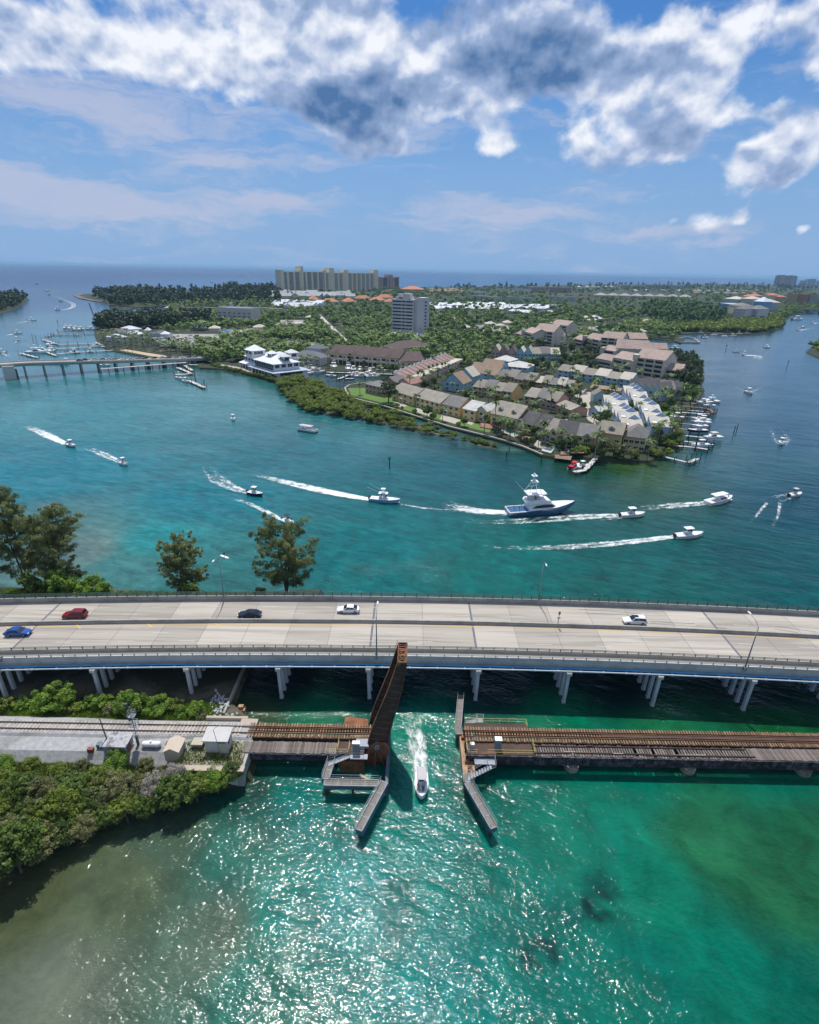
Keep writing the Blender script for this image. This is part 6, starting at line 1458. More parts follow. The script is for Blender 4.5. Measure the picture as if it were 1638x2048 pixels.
def house(A,B,depth,h_,rk,rh,wm,rm,label,name='townhouse',nwin=3,floors=2,sidew=0,group=None,dorm=0,balc=False,gable=None,chim=False,x_off=0,setb=0,o=.45,cat='house',fh=2.8,side='r',ww=1.9,skip=0):
 t_,L=place(A,B,1.2,name,label,cat,group)
 walls(t_,rk,0,L,setb,depth,h_,rh,wm); roof_part(t_,rk,0,L,setb,depth,h_,rh,rm,o)
 wins(t_,L,h_,floors,nwin,ww=ww,y=setb,fh=fh,skip=skip)
 if sidew: wins(t_,L,h_,floors,sidew,side=side,depth=depth,fh=fh)
 slope=rh/((depth - setb)/2) if rk == 'x' else 0
 for k in range(dorm):      # gabled dormers in the front slope
  cx=L*(k+.5)/dorm; y0=setb+(depth - setb)*.14; zb=h_+slope*(y0 - setb); m_=MB()
  m_.loft([[(cx - 1.1,yy,zb - .3),(cx+1.1,yy,zb - .3),(cx+1.1,yy,zb+1.1),(cx,yy,zb+2.0),(cx - 1.1,yy,zb+1.1)] for yy in (y0,y0+1.0/max(.2,slope)+1.2)]); dm=m_.build('dormer',wm,t_)
  m_=MB()
  for s_ in (-1,1): m_.loft([[(cx,yy,zb+2.05),(cx+s_*1.4,yy,zb+.95),(cx+s_*1.4,yy,zb+1.1),(cx,yy,zb+2.2)] for yy in (y0 - .25,y0+1.6/max(.2,slope))])
  m_.build('dormer_roof',rm,dm); o2=link('window',win_mesh(1.3,1.0,2),dm,(cx,y0,zb+.1))
 if gable:                  # projecting gabled bays on the front
  for cx in gable:
   cx *= L; gw=L*.2 if len(gable) > 1 else L*.26; m_=MB(); m_.loft([[(cx - gw,yy,-1),(cx+gw,yy,-1),(cx+gw,yy,h_+.3),(cx,yy,h_+.3+gw*.8),(cx - gw,yy,h_+.3)] for yy in (-1.2+setb,depth*.35)]); g_=m_.build('gable_bay',wm,t_)
   m_=MB()
   for s_ in (-1,1): m_.loft([[(cx,yy,h_+.35+gw*.8),(cx+s_*(gw+.35),yy,h_+.1),(cx+s_*(gw+.35),yy,h_+.28),(cx,yy,h_+.55+gw*.8)] for yy in (-1.6+setb,depth*.38)])
   m_.build('bay_roof',rm,g_); m_=MB()
   for s_ in (-1,1): m_.bar((cx,-1.64+setb,h_+.42+gw*.8),(cx+s_*(gw+.35),-1.64+setb,h_+.16),.08,.3)
   m_.build('bargeboard',WHITE,g_)
   for fl in range(floors): link('window',win_mesh(min(2.4,gw*1.2),1.5,3),g_,(cx,-1.2+setb,.8+fl*fh))
   m_=MB(); m_.loft([[(cx - .7,yy,h_+.2),(cx+.7,yy,h_+.2),(cx,yy,h_+.9)] for yy in (-1.26+setb,-1.2+setb)]); m_.build('gable_window',GLASS,g_)
 if balc:
  for cx in (balc if isinstance(balc,(list,tuple)) else (.5,)):
   m_=MB(); x0,x1=L*cx - 1.6,L*cx+1.6; y0=setb - 1.5; z=fh - .1; m_.box(x0,y0,z,x1,setb,z+.15)
   for (a,b) in (((x0,y0),(x1,y0)),((x0,y0),(x0,setb)),((x1,y0),(x1,setb))):
    m_.bar((a[0],a[1],z+1.1),(b[0],b[1],z+1.1),.09,.09)
    nb=max(2,int(math.hypot(b[0] - a[0],b[1] - a[1])/.5))
    for i in range(nb+1): m_.bar((a[0]+(b[0] - a[0])*i/nb,a[1]+(b[1] - a[1])*i/nb,z+.1),(a[0]+(b[0] - a[0])*i/nb,a[1]+(b[1] - a[1])*i/nb,z+1.1),.07,.07)
   m_.box(x0,y0,-1,x0+.2,y0+.2,z); m_.box(x1 - .2,y0,-1,x1,y0+.2,z); m_.build('balcony',WHITE,t_)
 if chim: m_=MB(); m_.box(L*.8,depth*.4,h_,L*.8+.9,depth*.4+.9,h_+rh+1.0); m_.build('chimney',wm,t_)
 return t_
WG='yellow townhouses along the seawall'
house((731,785),(768,794),12,5.6,'hip',2.6,wallm('coral_brick',(.50,.30,.22)),GRYR,'coral and white house at the tip of the lawn with grey hip roof',nwin=5,group=WG,sidew=0)
m_=MB();
house((784,799),(827,813),15,5.6,'x',4.0,YELW,TANR,'yellow townhouse with wide warm grey roof beside the big round tree',nwin=4,group=WG,balc=(.5,),chim=False)
house((831,813),(879,827),15,5.6,'x',4.2,YELW,TANR,'yellow townhouse second from the round tree, broad streaked roof',nwin=5,group=WG,balc=(.55,))
house((885,828),(918,836),14,5.6,'x',4.2,YELW,GRYR,'townhouse with darker grey roof and balcony over pale patio',nwin=3,group=WG,balc=(.25,))
house((925,838),(950,844),16,5.8,'x',3.4,YELW,WHR,'townhouse with nearly white roof and tan gable wall',nwin=2,group=WG,sidew=0)
house((951,842),(972,846),12,6.0,'y',2.6,CRW,WHR,'narrow tan gabled wing beside the white roofed townhouse',nwin=1,group=WG)
house((980,851),(1032,864),16,6.6,'x',5.4,YELW,TANR,'large yellow villa with two arched dormers above the freeform pool','villa',nwin=4,group=WG,dorm=2,balc=(.35,.75))
house((1034,864),(1062,871),15,5.2,'x',4.8,YELW,DKR,'townhouse with charcoal roof and small white gable right of the villa',nwin=3,group=WG,gable=(.25,))
house((1063,871),(1085,877),15,5.2,'x',4.6,YELW,DKR,'charcoal roofed townhouse behind tall palms above the pink deck',nwin=3,group=WG,balc=(.5,))
house((1087,878),(1117,886),14,4.6,'x',4.6,CRW,roofm('pinkish_grey',(.27,.235,.21)),'townhouse with pinkish grey roof and chimney over a pale pool terrace',nwin=2,group=WG,gable=(.7,),chim=True)
house((1111,890),(1147,895),13,5.8,'x',4.6,YELW,DKR,'yellow gabled house with charcoal roof over the white pool deck',nwin=2,group=WG,gable=(.25,),balc=(.75,))
house((1148,895),(1186,901),13,5.8,'x',4.4,YELW,GRYR,'yellow gabled house with mid grey roof above the wooden deck',nwin=2,group=WG,gable=(.62,),balc=(.15,))
house((1192,896),(1238,903),13,7.6,'x',4.0,YELW,TANR,'tall yellow house with central dormer balcony behind the shoreline tree',nwin=3,floors=2,group=WG,dorm=1,balc=(.5,),sidew=0)
house((1243,899),(1287,905),15,6.4,'hip',4.2,YELW,GRYR,'broad yellow house with brown grey hip roof at the point',nwin=4,group=WG,sidew=3)
# second, third rows and the blue and pink ones behind
def row(A,B,n,depth,h_,rk,rh,wm,rm,labf,group,nwin=2,jag=1.0,gap=.02,floors=2,**kw):
 out=[]
 for i in range(n):
  f0,f1=i/n+gap/n,(i+1)/n - gap/n; k=(i % 2)*jag
  a=(A[0]+(B[0] - A[0])*f0,A[1]+(B[1] - A[1])*f0); b=(A[0]+(B[0] - A[0])*f1,A[1]+(B[1] - A[1])*f1)
  w2=wm[i % len(wm)] if isinstance(wm,list) else wm; r2=rm[i % len(rm)] if isinstance(rm,list) else rm
  out.append(house(a,b,depth,h_+k*.3,rk,rh+k*.4,w2,r2,labf(i,n),nwin=nwin,floors=floors,group=group,setb=k*.8,**kw))
 return out
ordn=['first','second','third','fourth','fifth','sixth','seventh','eighth','ninth','tenth','eleventh','twelfth','thirteenth','fourteenth','fifteenth','sixteenth']
row((945,789),(1021,803),4,14,5.2,'x',4.0,YELW,[TANR,GRYR,TANR,TANR],lambda i,n: 'yellow townhouse, %s from the left in the middle row of warm grey roofs' % ordn[i],'middle row of yellow townhouses')
row((1048,809),(1112,821),3,15,5.2,'x',4.2,PINKW,[TANR,GRYR,TANR],lambda i,n: 'coral pink townhouse, %s from the left in the short row behind palms' % ordn[i],'coral pink townhouses')
house((1112,822),(1140,834),11,3.8,'x',2.2,PINKW,TANR,'low coral pink wing with white garage front at the end of its row',nwin=2,floors=1,group='coral pink townhouses')
row((992,766),(1062,780),4,13,5.6,'x',3.6,mat('wall_ochre',(.62,.43,.17),.85),[GRYR,TANR],lambda i,n: 'ochre townhouse, %s from the left in the rear row' % ordn[i],'rear row of ochre townhouses',jag=1.6)
row((1066,779),(1140,790),5,12,5.2,'x',3.4,mat('wall_ochre',(.62,.43,.17)),[CREAMR,TANR,GRYR],lambda i,n: 'ochre townhouse, %s from the left in the rear row behind the palms' % ordn[i],'rear row of ochre townhouses',jag=1.4)
row((1113,754),(1258,778),6,14,5.4,'x',3.6,BLUEW,[TANR,CREAMR],lambda i,n: 'light blue townhouse, %s from the left in the row below the condominiums' % ordn[i],'light blue townhouse row',jag=1.5)
house((884,780),(925,785),15,5.4,'y',6.2,mat('wall_sky_blue',(.31,.52,.62),.85),TBR,'sky blue house with steep tan roof beside the single palm',nwin=2,group='sky blue houses',sidew=2)
house((912,765),(944,769),13,5.2,'y',5.6,mat('wall_sky_blue',(.31,.52,.62)),CREAMR,'sky blue house with cream roof behind the tan roofed one',nwin=2,group='sky blue houses')
house((936,757),(992,766),16,5.2,'x',6.2,BLUEW,TBR,'long blue house with large tan brown roof',nwin=4,group='sky blue houses')
house((962,745),(1000,750),13,5.2,'x',5.0,BLUEW,TBR,'blue house with tan roof behind the large tan roofed one',nwin=3,group='sky blue houses')
house((1004,745),(1054,750),20,5.2,'hip',3.6,BLUEW,WHR,'pale blue house with big nearly white hip roof',nwin=5,group='white hip roofed houses')
house((983,732),(1018,736),18,5.2,'hip',3.6,BLUEW,WHR,'pale blue house with white hip roof left of the bigger one',nwin=3,group='white hip roofed houses')
house((983,752),(1012,757),12,3.4,'hip',2.4,CRW,WHR,'low cream hip roofed garage below the white hip roofs',nwin=1,floors=1,group='white hip roofed houses')
row((982,716),(1030,719),3,16,6.0,'y',5.6,[PINKW,mat('wall_dusty_pink',(.46,.28,.24),.85)],[CREAMR,GRYR,DKR],lambda i,n: 'dusty pink gabled house, %s from the left in the far colourful row' % ordn[i],'far colourful row')
row((1032,719),(1062,721),2,16,6.0,'y',5.0,BLUEW,[WHR,CREAMR],lambda i,n: 'light blue gabled house, %s one right of the pink ones in the far row' % ordn[i],'far colourful row')
row((1063,721),(1119,722),3,16,6.0,'x',4.6,BLUEW,[TANR,GRYR,CREAMR],lambda i,n: 'light blue house with sloping front roof, %s in the right part of the far row' % ordn[i],'far colourful row',nwin=3)
# powder blue stepped rows by the docks
def lerp2(a,b,f): return (a[0]+(b[0] - a[0])*f,a[1]+(b[1] - a[1])*f)
k=0
for (Q0,Q1,n,dep,nm) in (((1203,812),(1243,872),7,10,'inner'),((1243,792),(1300,872),8,9.5,'dockside')):
 a0=P(*Q0,1.2); a1=P(*Q1,1.2); u=(a1 - a0); L=u.length; u.normalize(); wdt=L/n
 for i in range(n):
  p=a0+u*(wdt*i); t_=thing('townhouse','powder blue stepped townhouse, %s from the far end of the %s row' % (ordn[i],nm),'house',tuple(p),math.atan2(u.y,u.x),'powder blue stepped townhouses'); hh=5.7+(i % 3)*.8
  walls(t_,'shedx',0,wdt*.97,0,dep,hh - 1.6,2.6,BLW); roof_part(t_,'shedx',0,wdt*.97,0,dep,hh - 1.6,2.6,roofm('stepped_pale',(.46,.44,.40),(.36,.34,.30)) if i % 3 else CREAMR,.2)
  m_=MB(); m_.loft([[(-.05,y0,hh - 1.8),(-.05,y1,hh - 1.8),(-.05,y1,hh+1.1),(-.05,(y0+y1)/2,hh+3.2),(-.05,y0,hh+1.1)] if x_ == 0 else [(.25,y0,hh - 1.8),(.25,y1,hh - 1.8),(.25,y1,hh+1.1),(.25,(y0+y1)/2,hh+3.2),(.25,y0,hh+1.1)] for x_,y0,y1 in ((0,dep*.35,dep*.95),(1,dep*.35,dep*.95))]); m_.build('party_wall',BLW,t_)
  m_=MB(); m_.bar((-.1,dep*.35,hh+1.15),(-.1,dep*.65,hh+3.25),.5,.12); m_.bar((-.1,dep*.65,hh+3.25),(-.1,dep*.95,hh+1.15),.5,.12); m_.build('coping',WHITE,t_)
  m_=MB(); m_.box(wdt*.3,dep*.1,hh - .9,wdt*.8,dep*.3,hh - .2); m_.build('terrace_parapet',WHITE,t_)
  wins(t_,wdt,hh,2,1,y=0,ww=1.4); wins(t_,wdt,hh,2,3,side='l',depth=dep,ww=1.2)
for i in range(5):
 a=lerp2((1256,787),(1318,803),i/5); b=lerp2((1256,787),(1318,803),(i+.95)/5)
 house(a,b,20,6.2+i*.35,'shedx',3.4,SAGEW,DKR,'sage grey house with steep charcoal roof, %s from the left above the blue rows' % ordn[i],nwin=1,group='charcoal roofed sage houses',o=.25)
house((1320,800),(1346,801),14,7.0,'x',4.2,mat('wall_mustard',(.42,.29,.12),.85),GRYR,'mustard walled house with mid grey roof beside the dark trees',nwin=2,group='charcoal roofed sage houses')
house((1186,805),(1212,806),9,4.4,'y',3.0,SAGEW,GRYR,'small sage gabled cottage among palms left of the blue rows','cottage',nwin=1,floors=1); house((1176,830),(1196,836),8,3.4,'y',2.4,BLW,WHR,'small powder blue gabled cottage beside the lane','cottage',nwin=1,floors=1)
house((1238,770),(1296,776),10,2.6,'x',1.6,CONDW,PKR,'long low pink roofed garage in front of the condominiums','garage',nwin=4,floors=1,cat='garage'); house((1180,782),(1238,790),9,2.4,'x',1.4,CRW,TBR,'low tan roofed garage row among the palms','garage',nwin=3,floors=1,cat='garage')
# pink stepped row with red roofs
a0=P(788,771,1.2); a1=P(893,728,1.2); u=a1 - a0; L=u.length; u.normalize(); n=13; wdt=L/n
for i in range(n):
 p=a0+u*(wdt*i); t_=thing('townhouse','pink townhouse with sloping red roof, %s from the canal end of the stepped row' % ordn[i],'house',tuple(p),math.atan2(u.y,u.x) - R(90),'pink stepped townhouses with red roofs')
 dep=15; W2=wdt*.96
 m_=MB(); m_.box(0,0,-1,dep,W2,5.4); m_.loft([[(0,y,5.4),(dep*.45,y,5.4),(0,y,8.6)] for y in (0,W2)]); m_.build('wall',mat('wall_pale_rose',(.66,.46,.38),.85),t_)
 m_=MB(); m_.loft([[(.1,y,8.7),(.1,y,8.9),(dep*.55,y,5.5),(dep*.55,y,5.3)] for y in (.25,W2 - .1)]); m_.build('roof',REDR,t_)
 m_=MB(); m_.box(dep*.55,.1,5.4,dep,W2 - .1,5.5); m_.build('flat_roof',CREAMR,t_)
 m_=MB(); m_.loft([[(0,y,5.4),(dep*.6,y,5.4),(dep*.6,y,6.1),(.3,y,9.4),(0,y,9.4)] for y in (-.05,.22)]); m_.build('party_wall',WHW,t_)
 m_=MB(); m_.loft([[(x_,0,7.6),(x_,W2,7.6),(x_,W2,9.3),(x_,W2*.65,9.5),(x_,W2*.5,10.3),(x_,W2*.35,9.5),(x_,0,9.3)] for x_ in (-.35,.0)]); m_.build('front_parapet',WHW,t_)
 for fl in range(2): link('window',win_mesh(2.2,1.3,3),t_,(dep,W2*.5,.8+fl*2.6),R(90))
 link('window',win_mesh(2.0,1.3,2),t_,(dep*.3,0,3.4),0)
house((768,776),(790,781),12,5.0,'y',3.2,mat('wall_brick_pink',(.42,.24,.18),.85),GRYR,'brick pink gabled end house left of the pink stepped row',nwin=2,group='pink stepped townhouses with red roofs')
house((795,778),(820,784),12,5.0,'y',3.0,mat('wall_pale_rose',(.66,.46,.38)),REDR,'first pink house in front of the stepped row by the round tree',nwin=2,group='pink stepped townhouses with red roofs')
# condominium blocks with pink brown roofs
def condo(A,B,depth,h_,rh,label,rk='x',bal=0,sidew=1,stair=False):
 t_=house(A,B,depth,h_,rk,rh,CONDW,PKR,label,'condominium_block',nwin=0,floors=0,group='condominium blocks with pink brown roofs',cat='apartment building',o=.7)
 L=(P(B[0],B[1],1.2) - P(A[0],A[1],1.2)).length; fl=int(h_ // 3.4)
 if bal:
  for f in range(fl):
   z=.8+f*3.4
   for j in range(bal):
    x0=L*j/bal+.7; x1=L*(j+1)/bal - .7; m_=MB(); m_.box(x0,-.06,z,x1,-.005,z+2.5); m_.build('recess_shade',mat('painted_recess_shade',(.05,.05,.05),.9),t_)  # flat dark sheet, the shade behind the balcony painted on the wall
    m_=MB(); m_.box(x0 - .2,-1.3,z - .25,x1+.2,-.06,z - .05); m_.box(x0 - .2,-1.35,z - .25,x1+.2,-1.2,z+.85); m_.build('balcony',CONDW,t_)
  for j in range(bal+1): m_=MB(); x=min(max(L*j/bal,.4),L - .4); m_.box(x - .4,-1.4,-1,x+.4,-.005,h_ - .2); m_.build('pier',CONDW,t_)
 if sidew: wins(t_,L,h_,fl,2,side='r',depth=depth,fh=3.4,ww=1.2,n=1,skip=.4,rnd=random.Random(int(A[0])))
 if stair: m_=MB(); m_.box(-1.8,-2.5,-1,1.8,2.5,h_+2.2); m_.build('stair_tower',CONDW,t_)
 return t_
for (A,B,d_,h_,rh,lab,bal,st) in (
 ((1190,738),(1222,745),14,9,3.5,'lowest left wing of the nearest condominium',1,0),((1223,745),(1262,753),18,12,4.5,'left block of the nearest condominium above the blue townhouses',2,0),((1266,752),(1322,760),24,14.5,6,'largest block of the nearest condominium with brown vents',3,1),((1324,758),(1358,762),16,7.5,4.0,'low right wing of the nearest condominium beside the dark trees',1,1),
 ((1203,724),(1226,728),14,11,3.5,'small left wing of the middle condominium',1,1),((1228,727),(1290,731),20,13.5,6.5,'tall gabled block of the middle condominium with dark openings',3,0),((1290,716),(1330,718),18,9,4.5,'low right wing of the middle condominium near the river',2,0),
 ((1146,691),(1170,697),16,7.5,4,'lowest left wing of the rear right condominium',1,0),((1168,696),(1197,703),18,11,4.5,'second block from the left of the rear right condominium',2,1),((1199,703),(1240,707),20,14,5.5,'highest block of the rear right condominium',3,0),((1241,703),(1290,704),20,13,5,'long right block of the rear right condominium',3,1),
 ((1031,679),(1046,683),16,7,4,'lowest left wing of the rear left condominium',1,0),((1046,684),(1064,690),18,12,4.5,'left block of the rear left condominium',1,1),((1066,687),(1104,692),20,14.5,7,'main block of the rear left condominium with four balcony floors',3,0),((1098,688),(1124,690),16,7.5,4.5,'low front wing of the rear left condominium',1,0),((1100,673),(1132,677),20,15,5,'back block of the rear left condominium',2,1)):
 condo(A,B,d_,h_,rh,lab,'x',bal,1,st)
# long beige waterfront building
t_=house((660,727),(798,739),20,8.6,'x',6.0,CRW,BRR,'long beige two storey building with dark brown roof behind the marina','apartment_building',nwin=0,floors=0,cat='apartment building')
L=(P(798,739,1.2) - P(660,727,1.2)).length
for j in range(8):
 x0=L*j/8+.8; x1=L*(j+.5)/8
 for z,nm in ((.2,'arcade_opening'),(5.0,'loggia')):
  m_=MB(); m_.box(x0,-.08,z,x1,-.005,z+(3.4 if z < 1 else 2.4)); m_.build(nm,mat('painted_recess_shade',(.05,.05,.05)),t_)  # flat dark sheets, the shade inside the openings painted on
 m_=MB(); m_.box(x0 - .2,-1.2,4.6,x1+.2,-.08,4.8); m_.box(x0 - .2,-1.2,4.8,x1+.2,-1.1,5.7); m_.build('balcony',WHITE,t_)
 link('window',win_mesh(1.7,1.5,2),t_,(x1+L/32,0,5.6)); m_=MB(); m_.box(x1+.5,-.08,.2,x1+L/18,-.005,3.4); m_.build('arcade_opening',mat('painted_recess_shade',(.05,.05,.05)),t_)
for cx in (.1,.35,.6,.86):
 m_=MB(); m_.loft([[(L*cx - 5,-1.0,8.6),(L*cx+5,-1.0,8.6),(L*cx+5,4,8.6),(L*cx - 5,4,8.6)],[(L*cx - .1,3.0,11.6),(L*cx+.1,3.0,11.6),(L*cx+.1,5,11.6),(L*cx - .1,5,11.6)]]); m_.build('hipped_bay_roof',BRR,t_)
house((800,740),(848,738),22,6.5,'x',6.0,CRW,BRR,'beige wing with dark brown roof and bare gable right of the long building','apartment_building',nwin=4,floors=2,cat='apartment building')
house((798,714),(862,706),24,7,'hip',5.5,CRW,BRR,'long dark brown roof half hidden behind the beige building','apartment_building',nwin=0,floors=0,cat='apartment building')
house((573,728),(640,733),22,6.0,'hip',4.5,GRW,roofm('slate',(.12,.13,.15)),'grey roofed clubhouse between the white restaurant and the beige building','clubhouse',nwin=6,floors=2,cat='building'); house((613,722),(641,725),14,11,'hip',3.2,GRW,roofm('slate',(.12,.13,.15)),'square grey hip roofed tower of the clubhouse','clubhouse',nwin=3,floors=3,cat='building')
# white restaurant with metal hip roofs
t_,L=place((480,733),(560,757),1.2,'restaurant','white waterfront restaurant with stacked bright metal hip roofs and open terraces','restaurant')
def blk(x0,x1,y0,y1,z0,z1,rh,nm='wing',rm=METR,o=.9,posts=0,wn=0):
 m_=MB(); m_.box(x0,y0,z0,x1,y1,z1); w_=m_.build(nm,WHW,t_); r_=roof_part(t_,'hip',x0,x1,y0,y1,z1,rh,rm,o)
 for i in range(wn): link('window',win_mesh((x1 - x0)/wn*.7,2.3,3),t_,(x0+(x1 - x0)*(i+.5)/wn,y0 - .01,z1 - 2.9));
 for i in range(max(1,wn // 2)): link('window',win_mesh((y1 - y0)/max(1,wn // 2)*.7,2.3,3),t_,(x1+.01,y0+(y1 - y0)*(i+.5)/max(1,wn // 2),z1 - 2.9),R(90))
s_=L/60.0
blk(2*s_,26*s_,4,22,-1,8.5,3.5,wn=5); blk(10*s_,20*s_,1,12,8.5,14.5,4.0,'tower',wn=2); blk(26*s_,44*s_,6,26,-1,10.5,4.5,wn=0); blk(30*s_,58*s_,-3,18,5,10.0,4.2,'upper_dining_room',wn=8); blk(28*s_,62*s_,-5,22,-1,4.6,1.2,'ground_floor',wn=0,o=2.2,rm=mat('roof_slate_blue_metal',(.36,.42,.52)))
blk(38*s_,43*s_,4,9,13.0,15.0,2.0,'cupola',wn=2,o=1.2); blk(52*s_,57*s_,6,11,12.2,14.4,2.0,'cupola',wn=2,o=1.2); blk(44*s_,50*s_,16,22,11,15.5,2.4,'cupola',wn=2,o=1.2)
for i in range(14): m_=MB(); x=2*s_+i*4.4*s_; m_.box(x,-1.0 if x < 28*s_ else -6.8,-1,x+.4,-.6 if x < 28*s_ else -6.4,3.8); m_.build('column',WHITE,t_)
m_=MB(); m_.loft([[(1*s_,-1.4,3.6),(1*s_,4,4.8),(1*s_,4,5.0),(1*s_,-1.4,3.8)],[(28*s_,-1.4,3.6),(28*s_,4,4.8),(28*s_,4,5.0),(28*s_,-1.4,3.8)]]); m_.build('veranda_roof',METR,t_)
m_=MB(); m_.box(3*s_,-.05,0,27*s_,3.99,3.4); m_.box(30*s_,-5.05,.3,60*s_,-5.01,3.6); m_.box(31*s_,-3.06,5.6,57*s_,-3.01,9.2); m_.build('veranda_shade_panel',mat('deep_shade_panel',(.07,.08,.09),.9),t_)  # dark panels, shade of the open floors painted as colour
m_=MB(); m_.bar((29*s_,-5.6,5.8),(60*s_,-5.6,5.8),.12,1.0); m_.build('terrace_railing',STEEL,t_)
p=P(548,756,1.2); t2=thing('pavilion','white round canopy pavilion on columns in front of the restaurant','pavilion',tuple(p)); m_=MB(); m_.tube([(0,3,3.8),(0,3,4.0),(0,3,6.0)],[6.0,5.6,.2],12); m_.build('roof',METR,t2); m_=MB()
for i in range(8): m_.cyl(5.2*math.cos(i*.785),3+5.2*math.sin(i*.785),-1,3.9,.18,6)
m_.build('columns',WHITE,t2)
# office tower
t_,L=place((784,663),(826,666),1.2,'office_tower','ten storey grey white office tower with dark ribbon windows','office building')
OFFC=wallm('office_concrete',(.56,.54,.54)); Hh=43; dpt=L*.55
m_=MB(); m_.box(0,0,-1,L,dpt,Hh - 3.2); m_.box(L*.12,dpt*.15,Hh - 3.2,L*.80,dpt*.85,Hh); m_.box(L*.18,dpt*.3,Hh,L*.34,dpt*.7,Hh+3.2); m_.box(L*.45,dpt*.2,Hh,L*.75,dpt*.8,Hh+3.6); m_.box(L,dpt*.2,-1,L+4,dpt*1.1,Hh - 1.5); m_.box(L+4,dpt*.1,-1,L+13,dpt*1.2,Hh - .5); m_.build('wall',OFFC,t_)
for f in range(9):
 z=3.6+f*4.1; m_=MB(); m_.box(-.25,-.25,z,L*.44,-.01,z+1.7); m_.box(L*.46,-.25,z,L*.64,-.01,z+1.7); m_.box(L*.66,-.25,z,L - 1.2,-.01,z+1.7); m_.box(-.25,-.01,z,-.01,dpt*.9,z+1.7); m_.build('ribbon_window',GLASS,t_)
 m_=MB(); m_.box(L+13.01,dpt*.35,z,L+13.2,dpt*.65,z+1.7); m_.build('side_window',GLASS,t_)
m_=MB(); m_.box(L*.44,-.5,-1,L*.46,0,Hh - 3.2); m_.box(L*.64,-.5,-1,L*.66,0,Hh - 3.2); m_.box(-.4,-.5,-1,.9,0,Hh - 3.2); m_.build('pilaster',OFFC,t_)
for u0,u1 in ((.28,.48),(.79,.85)):
 for j in range(int((u1 - u0)*60)):
  m_=MB(); x=L*u0+j*L/62; m_.box(x,dpt*.15 - .25 if u0 < .5 else -.3,Hh - 2.6 if u0 < .5 else Hh - 3.1,x+L/85,dpt*.15 - .05 if u0 < .5 else -.05,Hh - .8 if u0 < .5 else Hh - 1.6); m_.build('sign_letter',mat('red_sign',(.32,.02,.02),.6),t_)
house((765,672),(800,676),20,3.5,'flat',.6,GRW,ASPH,'low grey annex at the foot of the office tower','annex',nwin=4,floors=1,cat='building')
# beach high rises
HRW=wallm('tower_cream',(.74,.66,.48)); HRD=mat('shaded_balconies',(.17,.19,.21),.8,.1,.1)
def slab(A,B,h_,depth,nb,label,towers=(),name='high_rise',dark=HRD,wm=HRW,fl=18,top=None):
 t_,L=place(A,B,1.2,name,label,'apartment tower'); m_=MB(); m_.box(0,0,-1,L,depth,h_); m_.build('wall',wm,t_)
 for j in range(nb):
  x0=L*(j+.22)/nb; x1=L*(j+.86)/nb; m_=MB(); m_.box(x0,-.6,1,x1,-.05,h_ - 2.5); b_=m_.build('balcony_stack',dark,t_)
  m_=MB()
  for f in range(1,fl): m_.box(x0,-1.1,1+(h_ - 3)*f/fl,x1,-.6,1.7+(h_ - 3)*f/fl)
  m_.build('balcony_rail',wm,b_)
 for (u0,u1,dh) in towers: m_=MB(); m_.box(L*u0,-2.0,-1,L*u1,depth+2,h_+dh); m_.build('lift_tower',wm,t_)
 return t_
a=(564,584);
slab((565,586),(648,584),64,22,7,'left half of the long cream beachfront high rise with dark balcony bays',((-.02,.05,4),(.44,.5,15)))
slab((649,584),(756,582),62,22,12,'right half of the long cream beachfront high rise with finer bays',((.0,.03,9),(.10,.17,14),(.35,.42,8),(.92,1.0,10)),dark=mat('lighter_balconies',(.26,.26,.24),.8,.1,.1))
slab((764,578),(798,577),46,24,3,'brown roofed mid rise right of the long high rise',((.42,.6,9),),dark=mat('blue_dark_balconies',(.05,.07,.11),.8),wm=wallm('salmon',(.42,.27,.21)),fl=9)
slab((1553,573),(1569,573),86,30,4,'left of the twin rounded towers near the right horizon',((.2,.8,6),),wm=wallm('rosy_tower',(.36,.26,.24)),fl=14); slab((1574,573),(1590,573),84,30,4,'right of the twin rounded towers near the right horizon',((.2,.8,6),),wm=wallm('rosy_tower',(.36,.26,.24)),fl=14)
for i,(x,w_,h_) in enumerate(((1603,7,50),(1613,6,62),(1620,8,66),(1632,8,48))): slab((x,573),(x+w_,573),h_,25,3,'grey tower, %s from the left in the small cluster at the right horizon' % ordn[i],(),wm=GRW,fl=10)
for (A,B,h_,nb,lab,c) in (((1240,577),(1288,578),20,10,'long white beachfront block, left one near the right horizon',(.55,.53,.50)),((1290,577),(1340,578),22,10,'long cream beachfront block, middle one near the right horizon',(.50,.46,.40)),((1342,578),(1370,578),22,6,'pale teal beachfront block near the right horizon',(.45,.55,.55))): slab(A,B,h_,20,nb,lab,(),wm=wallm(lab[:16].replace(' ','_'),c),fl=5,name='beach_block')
# marina village and mediterranean blocks at right
def block(A,B,h_,depth,wm,rm,label,rk='hip',rh=4,nw=6,fl=4,fh=3.3,name='apartment_block',ww=1.6):
 return house(A,B,depth,h_,rk,rh,wm,rm,label,name,nwin=nw,floors=fl,cat='apartment building',fh=fh,ww=ww)
block((1425,628),(1452,632),22,40,mat('wall_bright_blue',(.16,.34,.58),.85),mat('roof_pale_blue',(.42,.52,.62)),'bright blue office block at the left of the marina village','flat',1,7,5,4); block((1453,633),(1470,636),22,30,CRW,GRYR,'tan block right of the bright blue one','hip',5,4,5,4)
for i,(A,B,h_) in enumerate((((1462,640),(1486,642),20),((1487,640),(1510,642),20),((1444,618),(1472,620),24),((1476,620),(1500,622),26),((1503,624),(1520,628),24))): block(A,B,h_,34,GRW if i < 2 else wallm('pale_stone',(.52,.50,.44)),GRYR if i < 2 else CREAMR,'%s block with many small windows, %s in the marina village' % ('grey white' if i < 2 else 'pale stone',ordn[i]),'hip',6,6,5,4)
